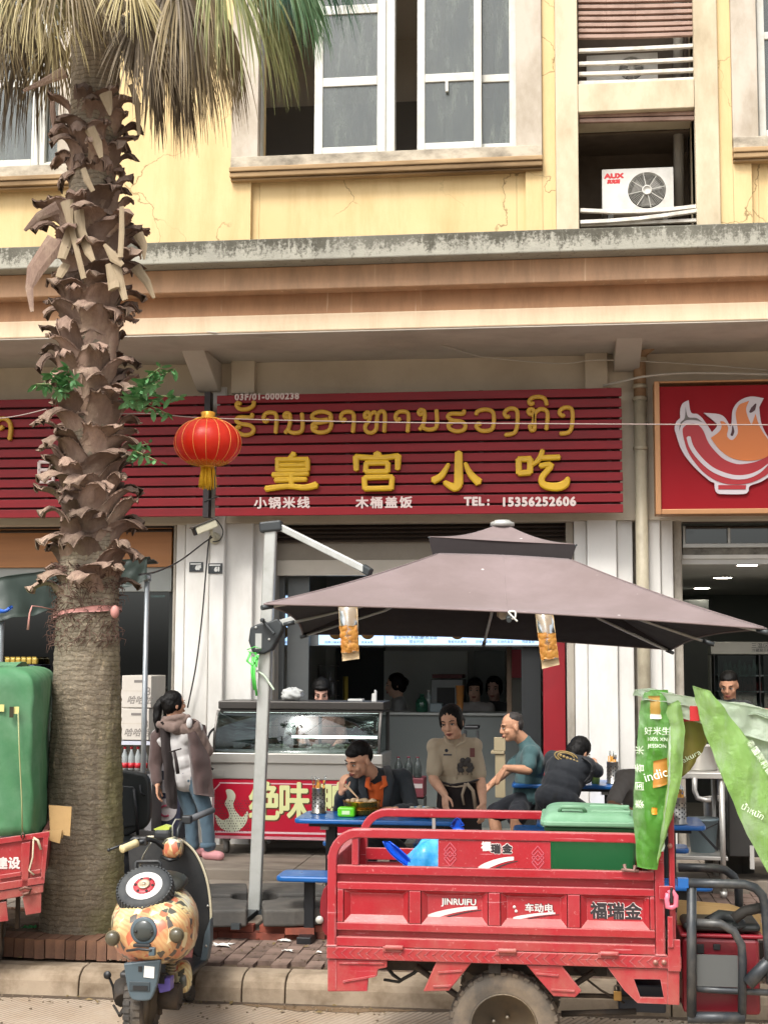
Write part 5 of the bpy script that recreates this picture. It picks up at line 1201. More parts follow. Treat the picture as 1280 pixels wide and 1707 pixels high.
# things on top of the counter
PLB = mat('white plastic bag', '#c7c9c6', .35, 0, .08, 9, .3, 30, trans=.15)
def crumple(name, label, cat, c, rx, ry, rz, m, seed=0, amp=.35, n=28, cut=None):
    def fn(u, v):
        th = 2*math.pi*u; ph = math.pi*v; d = Vector((math.sin(ph)*math.cos(th), math.sin(ph)*math.sin(th), math.cos(ph))); k = 1+amp*noise.noise(d*2.2+Vector((seed, 0, 0)))+.35*amp*abs(noise.noise(d*6+Vector((0, seed, 0))))
        z_ = d.z*k*rz; return (c.x+d.x*k*rx, c.y+d.y*k*ry, c.z+rz*.9+max(z_, -rz*.9))
    return tag(obj(name, MB().grid(fn, n, n//2), m, loc=c), label, cat)
bag = crumple('plastic_bag', 'knotted white plastic bag on top of the display counter', 'bag', Vector((PX(487, 13.95, 1165), 13.95, ztop1)), .1, .09, .065, PLB, 4)
obj('bag_ear', MB().tube([P(484, 1152, 13.95), P(487, 1146, 13.95), P(494, 1150, 13.95), P(505, 1153, 13.93)], [.02, .012, .02, .026], 8, True, True, .5), PLB, bag)
tag(obj('paper_stack', MB().box(PX(583, 13.9), PX(607, 13.9), 13.85, 14.0, ztop1+.001, ztop1+.022), mat('paper', '#c4c4c0', .8), loc=(PX(595, 13.9), 13.9, ztop1), bevel=.004), 'small stack of paper on top of the display counter', 'paper')
tag(obj('phone_stand', MB().prism([P(619, 1170, 13.9), P(627, 1170, 13.9), P(627, 1152, 13.9), P(624, 1150, 13.9), P(624, 1155, 13.9), P(620, 1156, 13.9)], (0, .06, 0)), mat('white plastic', '#cfcfcb', .4), loc=P(623, 1168, 13.9)), 'upright white plastic stand at the right end of the counter top', 'stand')
# ------------------------------------------------------------------ menu light box
mb_ = thing('menu_light_box', 'lit pale blue menu board hanging behind the parasol', 'menu board', (PX(680, 15.0), 15.0, PZ(1077, 15.0)))
obj('light_box', MB().pbox(452, 990, 905, 1078, 15.0, .12), mat('grey box trim', '#8a8f90', .4, .4), mb_, bevel=.006)
MPAN = emis('lit pale blue menu', '#9cbde2', 1.0); MDK = mat('menu print', '#22304a', .6); MDI = mat('menu dish print', '#7a5a2c', .6); MWH = emis('lit white menu', '#cfdcef', .9)
for i, (a, b) in enumerate(((455, 483), (511, 516), (532, 640), (642, 905))): obj('menu_panel', MB().pbox(a, 993, b, 1075, 14.996, .003), MPAN, mb_)
for (x, s) in ((560, 1), (613, 1), (762, 1), (470, 1), (860, 1)):
    c = P(x, 1054, 14.994); obj('dish_print', MB().lathe([(.075, 0), (.075, .001)], c, 20, (0, -1, 0)).lathe([(.055, 0), (.055, .002)], c, 16, (0, -1, 0)), MDI, mb_)
for (x, y, s_, h) in ((556, 1071, '招牌小锅米线', 3.6), (612, 1071, '肉末米线', 3.6), (680, 1063, '皇宫特色木桶饭', 5), (715, 1063, '免费加饭', 5), (694, 1070, '营业时间', 4.4), (762, 1070, '青椒肉丝盖饭', 3.8), (806, 1070, '回锅肉盖饭', 3.8), (842, 1070, '红烧肉盖饭', 3.8), (880, 1070, '鸡腿盖饭', 3.8), (470, 1071, '炒饭炒面', 3.6)):
    line(s_, x, y, h, mb_, 14.994, MDK, .0, k=159)
# ------------------------------------------------------------------ shop inside
kc = thing('service_counter', 'tall grey service counter inside the shop', 'counter', (PX(755, 16.2), 16.2, .26))
zt = PZ(1187, 16.2); obj('counter_front', MB().box(PX(632, 16.2), PX(875, 16.2), 16.2, 16.7, .262, zt-.03), mat('grey green panel', '#6f7573', .5, 0, .06, 2), kc); obj('counter_top', MB().box(PX(630, 16.2), PX(877, 16.2), 16.15, 16.75, zt-.029, zt), mat('pale counter top', '#9ea19d', .4), kc, bevel=.006)
def bottle(label, px, py, Y, r, h, m, z0, cap='#b02a2a', grp=None, par=None):
    x = PX(px, Y, py); t = thing('bottle', label, 'bottle', (x, Y, z0), grp)
    obj('bottle_body', MB().lathe([(r*.9, 0), (r, .01), (r, h*.55), (r*.85, h*.65), (r*.35, h*.85), (r*.35, h*.95)], (x, Y, z0), 14), m, t); obj('cap', MB().lathe([(r*.4, h*.951), (r*.4, h)], (x, Y, z0), 12), mat('cap '+cap, cap, .4), t); return t
GB = mat('green glass bottle', '#2c5a47', .15, 0, .1, 5, trans=.4); CB = mat('clear plastic bottle', '#aab5b3', .12, 0, .05, 5, trans=.5)
bottle('squat green bottle on the service counter', 703, 1160, 16.35, .07, .2, GB, zt, '#2c5a47'); bottle('clear bottle beside the squat green bottle', 714, 1160, 16.4, .035, .24, CB, zt, '#cfcfcb')
tag(obj('takeaway_tray', MB().box(PX(718, 16.4), PX(738, 16.4), 16.3, 16.5, zt+.001, zt+.1), mat('grey blue tray', '#6f7c80', .5), loc=(PX(728, 16.4), 16.4, zt), bevel=.01), 'grey tray standing on the service counter behind the bottles', 'tray')
ck = thing('kitchen_machine', 'grey kitchen machine with a square window behind the service counter', 'appliance', (PX(743, 17.6), 17.6, .26))
obj('machine_body', MB().pbox(718, 1132, 772, 1300, 17.6, .5), mat('grey appliance', '#8a8f90', .4, .3), ck, bevel=.01); obj('machine_window', MB().pbox(728, 1146, 758, 1185, 17.59, .009), CAMB, ck); obj('machine_panel', MB().pbox(720, 1124, 770, 1131, 17.58, .5), mat('dull red plate', '#6b3235', .5), ck)
# back wall panels inside
fbox('kitchen_panel', 640, 1085, 780, 1300, 18.4, .1, mat('pale kitchen panel', '#bcc2bf', .6, 0, .06, 2)); fbox('kitchen_hatch', 560, 1080, 640, 1300, 18.5, .1, mat('dark hatch', '#33393a', .6)); fbox('kitchen_panel', 790, 1085, 842, 1300, 18.3, .1, mat('grey inner door', '#777d7c', .6))
fbox('red_poster', 846, 1083, 869, 1130, 16.9, .02, mat('pinkish red poster', '#b04852', .6, 0, .25, 6)); fbox('stair_panel', 845, 1132, 900, 1300, 17.2, .3, mat('pale step', '#8d8c84', .6))
st_ = MB()
for k in range(5): st_.box(PX(846, 17.0), PX(872, 17.0), 16.95-.2*k*.5, 17.19, .3+.18*(4-k), .33+.18*(4-k))
obj('stair_treads', st_, mat('pale tread', '#a5a49c', .6), Bd)
# wire racks and shelf by the hatch
rk = thing('steel_rack', 'thin steel rack with utensils behind the display counter', 'rack', (PX(548, 16.0), 16.0, .26))
for x in (533, 562): obj('rack_post', MB().tube([(PX(x, 16.0), 16.0, .262), (PX(x, 16.0), 16.0, PZ(1108, 16.0))], .012, 6), STEELD, rk)
for y in (1110, 1135, 1160): obj('rack_shelf', MB().box(PX(533, 16.0), PX(562, 16.0), 15.95, 16.25, PZ(y, 16)-.01, PZ(y, 16)), STEELD, rk)
for x, h_ in ((537, .22), (543, .17), (552, .26), (557, .2)): obj('utensil', MB().lathe([(.02, 0), (.03, .02), (.026, h_*.6), (.012, h_)], (PX(x, 16.05), 16.05, PZ(1160, 16)), 10), mat('dull metal', '#77787a', .4, .5), rk)
tag(obj('yellow_apron', MB().grid(lambda u, v: (lerp(PX(574, 16.3), PX(582, 16.3), u), 16.3+.02*math.sin(u*9), lerp(PZ(1128, 16.3), PZ(1168, 16.3), v)), 8, 4, thick=.006), mat('ochre cloth', '#8a7a2c', .8), loc=P(578, 1168, 16.3)), 'ochre cloth hanging beside the kitchen hatch', 'cloth')
tag(obj('cup_tower', MB().lathe([(.03, 0), (.04, .1), (.035, .1), (.045, .2), (.04, .2), (.05, .3)], (PX(766, 16.3), 16.3, zt), 12), mat('orange cups', '#a8713a', .5), loc=(PX(766, 16.3), 16.3, zt)), 'stack of orange cups at the right of the service counter', 'cups')
# right shop interior
DL = emis('downlight lens', '#fff4e0', 30)
for (px, py) in ((1245, 942), (1204, 963), (1169, 980.5), (1145, 997), (1300, 918)):
    g = G(px, py, 3.066)
    if g.y < 21.4:
        t = thing('downlight', {1245: 'largest lit downlight in the right shop ceiling', 1204: 'lit downlight second from the street in the right shop', 1169: 'lit downlight third from the street in the right shop', 1145: 'lit downlight beside the pillar of the right shop', 1300: 'lit downlight at the edge of the picture'}[px], 'downlight', tuple(g), 'recessed ceiling lights')
        if px == 1300: bpy.data.objects.remove(t); continue
        obj('lens', MB().lathe([(.1, -.004), (.1, 0)], g, 20), DL, t); obj('ring', MB().lathe([(.1, 0), (.125, -.006), (.13, .002)], g, 20), mat('white ring', '#cfcfcf', .4), t)
t = thing('tube_light', 'white tube light lit inside the left shop', 'lamp', tuple(P(262, 994, 17.5)))
obj('tube', MB().pbox(252, 992.5, 273, 995.5, 17.5, .05), emis('tube glow', '#ffffff', 6), t); obj('tube_base', MB().pbox(250, 990.5, 275, 992.4, 17.49, .08), mat('white ring', '#cfcfcf', .4), t)
fg = thing('fridge', 'tall black framed fridge with bottles in the right shop', 'fridge', (PX(1250, 16.6), 16.6, .26))
Yf = 16.5; BKF = mat('black fridge frame', '#16181a', .4)
obj('fridge_body', MB().pbox(1190, 1092, 1420, 1396, Yf+.35, .3), BKF, fg); obj('header_panel', MB().pbox(1184, 1070, 1420, 1091, Yf-.01, .35), mat('pale header', '#a8a79d', .4), fg, bevel=.006)
line('三温区', 1266, 1077, 7, fg, Yf-.012, mat('dark print', '#33373a', .5), k=150); line('冷藏展示柜', 1268, 1084.5, 4.5, fg, Yf-.012, mat('dark print', '#33373a', .5), k=150)
for x in (1190, 1266, 1340, 1416): obj('door_frame', MB().pbox(x, 1092, x+5, 1395, Yf, .34), BKF, fg)
obj('side_trim', MB().pbox(1184, 1092, 1189.5, 1396, Yf, .34), mat('pale header', '#a8a79d', .4), fg)
for y in (1125, 1152, 1185, 1215, 1250): obj('shelf', MB().pbox(1195.5, y, 1415, y+3, Yf+.06, .28), mat('grey shelf', '#7f8688', .4), fg)
for k, (a, b) in enumerate(((1195.5, 1265.5), (1271.5, 1339))): obj('door_glass', MB().pbox(a, 1092.5, b, 1394, Yf+.01, .008), glass('fridge glass', '#b8c8c4', .2, .03), fg)
FB = [mat('fridge goods %d' % i, c_, .4, 0, .2, 20) for i, c_ in enumerate(('#7d8a86', '#5b6d78', '#8a9a92', '#7a3a3a', '#a3a89c', '#4d6a55'))]
kk = 0
for y in (1125, 1152, 1185):
    for x in range(1199, 1290, 8):
        if 1262 < x < 1274: continue
        xx = PX(x+3, Yf+.2); zb = PZ(y, Yf+.16); h_ = .14+.03*((x*7) % 3)
        obj('goods', MB().lathe([(.026, 0), (.027, h_*.6), (.012, h_*.85), (.012, h_)], (xx, Yf+.17, zb), 8), FB[(x*3+y) % 6], fg)
fbox('inner_partition', 1137, 1000, 1188, 1398, 19.5, .1, mat('grey partition', '#5d6160', .7))
# ------------------------------------------------------------------ blue fixed tables
BLUE = mat('blue moulded plastic', '#145a9e', .3, 0, .08, 3, .03, 50, '#0d3d6e', 4, .3, coat=.2)
BLKS = mat('black steel tube', '#1b1d20', .45, .2, .12, 5, .05, 60, '#3d3a36', 4, .4)
def rrect(x0, x1, y0, y1, r, n=5):
    out = []
    for cx, cy, a0 in ((x1-r, y1-r, 0), (x0+r, y1-r, math.pi/2), (x0+r, y0+r, math.pi), (x1-r, y0+r, 1.5*math.pi)):
        for k in range(n+1): a = a0+math.pi/2*k/n; out.append((cx+r*math.cos(a), cy+r*math.sin(a)))
    return out
def table(label, x0, x1, y0, zf, seats=True):
    """fixed canteen table: top, two posts, and four seats carried on arms"""
    t = thing('canteen_table', label, 'table', ((x0+x1)/2, y0+.3, zf), 'blue canteen tables outside the shop'); z = zf+.75
    obj('table_top', MB().prism([(a, b, z-.035) for a, b in rrect(x0, x1, y0, y0+.62, .06)], (0, 0, .035)), BLUE, t, bevel=.01)
    obj('under_frame', MB().box(x0+.1, x1-.1, y0+.1, y0+.14, z-.065, z-.037).box(x0+.1, x1-.1, y0+.48, y0+.52, z-.065, z-.037), BLKS, t)
    for x in (x0+.2, x1-.28):
        obj('table_post', MB().box(x, x+.08, y0+.27, y0+.35, zf+.01, z-.067), BLKS, t, bevel=.006)
        obj('table_foot', MB().box(x-.01, x+.09, y0-.85, y0+1.35, zf+.001, zf+.05), BLKS, t, bevel=.006)
        obj('foot_clip', MB().box(x-.03, x+.03, y0+.2, y0+.26, z-.1, z-.0701), mat('white clip', '#c9c9c4', .5), t)
        for yy in (y0-.8, y0+1.1):
            obj('seat_post', MB().box(x+.015, x+.085, yy+.08, yy+.15, zf+.051, zf+.415), BLKS, t, bevel=.006)
            sx = x-.16
            obj('seat', MB().prism([(a, b, zf+.416) for a, b in rrect(sx, sx+.4, yy-.05, yy+.27, .05)], (0, 0, .04)), BLUE, t, bevel=.012)
    return t
XA = PX(489, 10.75, 1365)
table('nearest blue table, where a man eats and a woman stands', XA, XA+1.22, 10.75, .17)
XB = PX(1177, 10.75, 1372)
table('blue table behind the green rice sacks of the cargo tricycle', XB-1.22, XB, 10.75, .17)
XC = PX(853, 13.1, 1280)
table('blue table on the porch in front of the right pillar', XC, XC+1.1, 13.0, .26)
# chopstick holders
CHOP = mat('yellow bamboo chopstick', '#c48a2a', .5, 0, .2, 9); WRAP = glass('clear wrapper', '#e6ebe8', .25, .1)
HOLD = mat('perforated steel cup', '#8f8d88', .3, .9, .1, 5, .05, 80)
def chopholder(label, x, y, z, r=.052, h=.19):
    t = thing('chopstick_holder', label, 'chopstick holder', (x, y, z), 'steel chopstick holders on the blue tables')
    obj('cup', MB().lathe([(r*1.15, 0), (r*1.15, .008), (r, .012), (r, h), (r*1.04, h+.004), (r*.92, h+.002), (r*.9, h*.5)], (x, y, z), 22), HOLD, t)
    d = MB()
    for row in range(4):
        for k in range(9): a = -math.pi*.95+k*math.pi/9*1.05; d.lathe([(.006, 0), (.006, .002)], (x+r*1.0*math.cos(a), y+r*1.0*math.sin(a), z+.045+row*.032+(k % 2)*.012), 6, (math.cos(a), math.sin(a), 0))
    tag(obj('cup_holes', d, CAMB, t), kind='stuff')
    for k in range(15):
        a = random.random()*6.28; q = r*.75*math.sqrt(random.random()); q2 = q*1.35
        obj('chopstick', MB().tube([(x+q*math.cos(a), y+q*math.sin(a), z+.03), (x+q2*math.cos(a), y+q2*math.sin(a), z+h+random.uniform(.04, .065))], .0045, 6), CHOP, t)
        if k % 2 == 0: obj('wrapper', MB().tube([(x+q2*math.cos(a), y+q2*math.sin(a), z+h+.03), (x+q2*1.25*math.cos(a), y+q2*1.25*math.sin(a), z+h+random.uniform(.075, .1))], [.008, .004], 5), WRAP, t)
zt_ = .92
p = G(531, 1356, zt_); chopholder('steel chopstick holder on the left end of the nearest table', p.x, p.y, zt_+.001)
p = G(1011, 1280, 1.01); chopholder('steel chopstick holder on the porch table against the white pillar', p.x, 13.2, 1.011)
p = G(1136, 1382, zt_); chopholder('steel chopstick holder behind the green rice sack', p.x, 10.85, zt_+.001, .056)
c = P(578, 1354, 10.95); c.z = zt_
tk = thing('tissue_pack', 'bright green packet of tissues on the nearest blue table', 'tissues', tuple(c))
obj('packet', MB().box(c.x-.065, c.x+.065, c.y-.045, c.y+.045, zt_+.002, zt_+.075), mat('bright green film', '#5fc71e', .3, 0, .2, 12, .3, 25), tk, bevel=.014)
obj('packet_print', MB().box(c.x-.03, c.x+.03, c.y-.0475, c.y-.046, zt_+.022, zt_+.05), mat('pale packet print', '#c9e0b0', .5), tk)
GM = mat('golden metal bowl', '#b0802f', .25, .85, .1, 6)
c = P(603, 1352, 11.12); c.z = zt_
sb = thing('steamer_bowl', 'golden two tier metal bowl in front of the eating man', 'bowl', tuple(c))
obj('lower_tier', MB().lathe([(.1, 0), (.135, .012), (.14, .045), (.145, .05), (.13, .048), (.12, .02)], c, 26), GM, sb); obj('upper_tier', MB().lathe([(.125, .052), (.14, .056), (.14, .1), (.148, .108), (.13, .106), (.12, .08)], c, 26), GM, sb)
fm = MB()
for j in range(30): a = random.random()*6.28; q = .11*math.sqrt(random.random()); fm.ell((c.x+q*math.cos(a), c.y+q*math.sin(a), c.z+.1+random.uniform(0, .012)), (.02, .02, .012), 6, 4)
tag(obj('rice', fm, mat('rice and meat', '#b8a182', .6, 0, .4, 30), sb), kind='stuff')
c = P(704, 1357, 11.0); c.z = zt_
gb = thing('glass_bowl', 'ribbed glass bowl of rice on the nearest table', 'bowl', tuple(c))
prof = [(.05, 0), (.09, .02), (.115, .06), (.12, .07), (.11, .066), (.085, .03)]
gm_ = MB()
for k in range(24):
    a = k*math.tau/24; gm_.tube([(c.x+.055*math.cos(a), c.y+.055*math.sin(a), c.z+.006), (c.x+.092*math.cos(a+.1), c.y+.092*math.sin(a+.1), c.z+.025), (c.x+.118*math.cos(a+.2), c.y+.118*math.sin(a+.2), c.z+.066)], .005, 5)
obj('bowl_glass', MB().lathe(prof, c, 28), glass('bowl glass', '#b9c4c4', .5, .05), gb); obj('bowl_rib', gm_, mat('pale glass rib', '#a3b0b3', .2), gb)
fm = MB()
for j in range(26): a = random.random()*6.28; q = .08*math.sqrt(random.random()); fm.ell((c.x+q*math.cos(a), c.y+q*math.sin(a), c.z+.055+random.uniform(0, .02)), (.02, .02, .01), 6, 4)
tag(obj('rice', fm, mat('plain rice', '#b9b5a6', .6), gb), kind='stuff')
c = P(738, 1358, 11.0); c.z = zt_
sd_ = thing('striped_dish', 'square green striped dish next to the glass bowl', 'dish', tuple(c))
obj('dish', MB().prism([(c.x-.09, c.y-.07, zt_+.001), (c.x+.09, c.y-.07, zt_+.001), (c.x+.09, c.y+.07, zt_+.001), (c.x-.09, c.y+.07, zt_+.001)], (0, 0, .012)).grid(lambda u, v: (c.x+(u-.5)*.2, c.y+(v-.5)*.16, zt_+.014+.03*max(abs(2*u-1), abs(2*v-1))**3), 12, 12, False, .003), mat('dark green dish', '#1f3d33', .3), sd_)
b = MB()
for k in range(7): b.box(c.x-.08+k*.025, c.x-.068+k*.025, c.y-.081, c.y-.079, zt_+.016, zt_+.042)
obj('stripe', b, mat('pale stripe', '#9aa99c', .4), sd_)

# ------------------------------------------------------------------ red cargo tricycle
YT, YF = 7.35, 8.35
def m_red(name, a, b_, dust, amt):
    t = NT(name); base = t.mix(t.noise(2.5, 5), a, b_)
    f = t.ramp(t.noise(2.2, 7, None, .72), [(.42, 0.0), (.75, amt)]); base = t.mix(f, base, dust)
    f2 = t.ramp(t.noise(38, 5, None, .7), [(.62, 0.0), (.7, .5)]); base = t.mix(f2, base, '#c98a86')
    bv = t.n('Bevel'); bv.inputs['Radius'].default_value = .007; bv.samples = 4; g0 = t.n('NewGeometry'); dt = t.n('VectorMath', operation='DOT_PRODUCT'); t.l(bv.outputs[0], dt.inputs[0]); t.l(g0.outputs['Normal'], dt.inputs[1])
    wear = t.math('MULTIPLY', t.ramp(dt.outputs['Value'], [(.86, 1.0), (.985, 0.0)]), t.ramp(t.noise(14, 6, None, .75), [(.38, 0.0), (.6, .8)])); base = t.mix(wear, base, '#b9898a')
    scr = t.ramp(t.noise(9, 3, t.map((.5, 1, 9), rot=(0, .35, 0)), .5), [(.7, 0.0), (.72, .5)]); base = t.mix(scr, base, '#c4868a')
    so = t.n('SeparateXYZ'); t.l(t.tc.outputs['Object'], so.inputs[0]); zr = t.n('MapRange'); zr.inputs['From Min'].default_value = .95; zr.inputs['From Max'].default_value = .5; t.l(so.outputs['Z'], zr.inputs[0])
    du = t.math('MULTIPLY', zr.outputs[0], t.ramp(t.noise(7, 7, t.map((1, 1, .6)), .75), [(.38, .0), (.7, .5)])); base = t.mix(du, base, '#94705f')
    rs = t.ramp(t.noise(6, 8, None, .8), [(.66, 0.0), (.72, .75)]); base = t.mix(rs, base, '#5d2a1e')
    geo = t.n('NewGeometry'); sp = t.n('SeparateXYZ'); t.l(geo.outputs['Normal'], sp.inputs[0])
    up_ = t.ramp(sp.outputs['Z'], [(.4, 0.0), (.9, .32)]); base = t.mix(up_, base, '#c09a90')      # dust settled on upward faces
    t.set(Base_Color=base, Roughness=t.ramp(t.noise(5, 5), [(.3, .28), (.7, .6)]), Specular_IOR_Level=.5); t.bump(t.math('ADD', t.math('MULTIPLY', t.noise(3.5, 3), 3.0), t.noise(90, 4)), .22, .004); return t.m
TR = m_red('dusty red enamel', '#870c18', '#a31322', '#8f3f45', .45); TRD = m_red('rusty dark red enamel', '#7d1a20', '#96252b', '#8a5a4a', .7)
RUBBER = mat('dusty rubber', '#4a443d', .85, 0, .2, 6, .3, 60, '#85745f', 3, .8); RIMM = mat('dirty steel rim', '#5d564c', .5, .4, .2, 5, .2, 40, '#8a7659', 3, .7)
GRIME = mat('oily chassis', '#2d2823', .8, .1, .25, 6, .3, 40, '#5d4d3c', 4, .7)
tt = thing('cargo_tricycle', 'dusty red electric cargo tricycle with lettered side panels', 'tricycle', (PX(840, YT, 1690), 7.85, 0), 'red cargo tricycles')
X_ = lambda px: PX(px, YT, 1500)
Z_ = lambda py, px=570: PZ(py, YT, px)
zr1, zr0 = Z_(1381, 610), Z_(1397, 610); zm1, zm0 = Z_(1442), Z_(1456); zu1, zu0 = Z_(1470), Z_(1482); zp0 = Z_(1525); zl1, zl0 = Z_(1537), Z_(1550); zb1, zb0 = Z_(1561), Z_(1576.5); zd0 = Z_(1598); zfl = Z_(1654)
xL, xR = X_(546), X_(1107); tw = X_(561)-xL
def hoop(x0, x1, ztop, zbot, Y, w, d, rad=.16):
    """round cornered rail frame: two posts and a top bar in one bent bar"""
    def path(ins):
        r_ = rad-ins; pts = [(x0+ins, zbot)]
        for k in range(9): a = math.pi-math.pi/2*k/8; pts.append((x0+rad+r_*math.cos(a), ztop-rad+r_*math.sin(a)))
        for k in range(9): a = math.pi/2-math.pi/2*k/8; pts.append((x1-rad+r_*math.cos(a), ztop-rad+r_*math.sin(a)))
        pts.append((x1-ins, zbot)); return pts
    o_, i_ = path(0), path(w); n = len(o_)
    vs = [(p[0], Y, p[1]) for p in o_]+[(p[0], Y, p[1]) for p in i_]+[(p[0], Y+d, p[1]) for p in o_]+[(p[0], Y+d, p[1]) for p in i_]
    fs = []
    for k in range(n-1): fs += [(k, k+1, n+k+1, n+k)[::-1], (2*n+k, 2*n+k+1, 3*n+k+1, 3*n+k), (k, k+1, 2*n+k+1, 2*n+k), (n+k, n+k+1, 3*n+k+1, 3*n+k)[::-1]]
    fs += [(0, n, 3*n, 2*n), (n-1, 2*n-1, 4*n-1, 3*n-1)[::-1]]
    return MB().add(vs, fs)
dz = zr0-zr1
obj('side_rail', hoop(xL, xR, zr1, zb0, YT-.012, tw, .045), TR, tt, bevel=.006)
obj('side_rail', hoop(xL+.02, xR, zr1-.0, zd0+.1, YF-.02, tw, .045), TR, tt, bevel=.006)
for (nm, za, zb, y0, y1) in (('mid_bar', zm1, zm0, YT-.008, YT+.03), ('upper_bar', zu1, zu0, YT-.004, YT+.02), ('lower_bar', zl1, zl0, YT-.004, YT+.02), ('bottom_bar', zb1, zb0, YT-.008, YT+.03)):
    obj(nm, MB().box(xL+tw+.002, xR-tw-.002, y0, y1, zb, za), TR, tt, bevel=.004)
obj('side_sheet', MB().box(xL+tw+.002, xR-tw-.002, YT+.031, YT+.04, zb0, zm1-.005), TR, tt)
cols = [(573, 681), (702, 813), (834, 945), (967, 1082)]
pc = [(561.5, 573)]+[(a[1], b[0]) for a, b in zip(cols, cols[1:])]+[(1082, 1091)]
for a, b in pc: obj('panel_post', MB().box(X_(a)+.002, X_(b)-.002, YT-.002, YT+.022, zl1+.001, zu0-.001), TR, tt, bevel=.004)
for a, b in cols:
    x0, x1 = X_(a)+.002, X_(b)-.002
    p_ = MB(); zt2 = zu0-.001
    vs = [(x0, YT, zt2), (x1, YT, zt2), (x1, YT, zl1+.001), (x0, YT, zl1+.001), (x0+.03, YT+.028, zt2-.02), (x1-.03, YT+.028, zt2-.02), (x1-.03, YT+.028, zp0), (x0+.03, YT+.028, zp0)]
    p_.add(vs, [(0, 4, 5, 1), (1, 5, 6, 2), (2, 6, 7, 3), (3, 7, 4, 0), (4, 7, 6, 5)]); obj('side_panel', p_, TR, tt)
# diamond plate sill with chevrons
obj('sill_beam', MB().box(xL, X_(1133), YT-.014, YT+.03, zd0, zb0-.003), TR, tt, bevel=.004)
ch = MB(); k = 0; x = xL+.03; zm_ = (zd0+zb0)/2
while x < xR-.02:
    for s in (-1, 1): ch.bar((x, YT-.0155, zm_-s*.002), (x+.03, YT-.0155, zm_+s*.024), .004, .003, (0, 1, 0))
    x += .042
obj('tread_chevron', ch, TR, tt)
for px in (655, 842, 1011): obj('hinge', MB().box(X_(px-16), X_(px+16), YT-.022, YT-.0145, zb0-.02, zb0+.006).tube([(X_(px-12), YT-.024, zb0+.002), (X_(px+18), YT-.024, zb0+.002)], .013, 8), TRD, tt, bevel=.003)
F_ = lambda pts, Y=YT: [P(x, y, Y) for x, y in pts]
obj('rear_flap', MB().prism(F_([(546, 1599), (645, 1601), (645, 1613), (630, 1616), (628, 1628), (614, 1630), (612, 1653), (546, 1653)]), (0, .02, 0)), TR, tt, bevel=.005)
obj('flap_rib', MB().bar(P(572, 1636, YT-.004), P(625, 1627, YT-.004), .01, .008).bar(P(565, 1605, YT-.004), P(640, 1606, YT-.004), .01, .008).box(X_(560), X_(561.5), YT-.004, YT, Z_(1650), Z_(1600)), TR, tt)
obj('wheel_flap', MB().prism(F_([(727, 1603), (786, 1605), (748, 1652), (705, 1653)]), (0, .02, 0)), TR, tt, bevel=.005); obj('flap_rib', MB().bar(P(730, 1621, YT-.004), P(770, 1618, YT-.004), .01, .008).bar(P(722, 1644, YT-.004), P(752, 1643, YT-.004), .01, .008), TR, tt)
obj('wheel_flap', MB().prism(F_([(877, 1609), (936, 1610), (969, 1652), (958, 1663), (922, 1661)]), (0, .02, 0)), TR, tt, bevel=.005); obj('flap_rib', MB().bar(P(893, 1623, YT-.004), P(930, 1626, YT-.004), .01, .008).bar(P(918, 1650, YT-.004), P(957, 1652, YT-.004), .01, .008), TR, tt)
ff = MB()
for pts in ([(1012, 1613), (1112, 1616), (1112, 1633), (1056, 1632), (1040, 1651), (1022, 1626)], [(1040, 1651), (1056, 1632), (1067, 1663), (1062, 1672)], [(1062, 1672), (1067, 1663), (1106, 1664), (1112, 1674)], [(1100, 1633), (1112, 1633), (1112, 1674), (1106, 1664)]): ff.prism(F_(pts), (0, .02, 0))
obj('front_flap', ff, TR, tt); obj('front_flap_edge', MB().prism(F_([(1112.5, 1616), (1132, 1617), (1132, 1676), (1112.5, 1675)], YT-.004), (0, .03, 0)), TR, tt, bevel=.004)
# bed floor, ends, far side
obj('bed_floor', MB().box(xL+.01, xR-.01, YT+.045, YF-.01, zd0, zd0+.03), TRD, tt)
obj('far_sheet', MB().box(xL+.03, xR-.01, YF-.015, YF, zd0+.031, PZ(1436, YF, 640)), TRD, tt)
for y0, y1 in ((1412, 1432),): obj('far_bar', MB().box(xL+.06, xR-.05, YF-.035, YF-.0205, PZ(y1, YF, 640), PZ(y0, YF, 640)), TR, tt, bevel=.004)
obj('tail_gate', MB().box(xL+.005, xL+.03, YT+.04, YF-.03, zd0+.031, zm1+.02), TRD, tt, bevel=.004)
obj('tail_gate_rail', MB().box(xL-.01, xL+.045, YT+.036, YF-.03, zm1+.021, zm1+.045), TR, tt, bevel=.006)
obj('head_board', MB().box(xR-.06, xR-.03, YT+.045, YF-.03, zd0+.031, zm1), TRD, tt)
for px in (598, 640): pass
obj('rail_stay', MB().box(X_(586), X_(597), YT-.004, YT+.03, zm1+.001, zr0-.001), TR, tt, bevel=.004)
for px in (690, 1000): obj('rail_stay', MB().box(X_(px), X_(px+6), YF-.016, YF+.02, PZ(1436, YF), zr0-.001), mat('grey stay', '#8a827c', .5), tt)
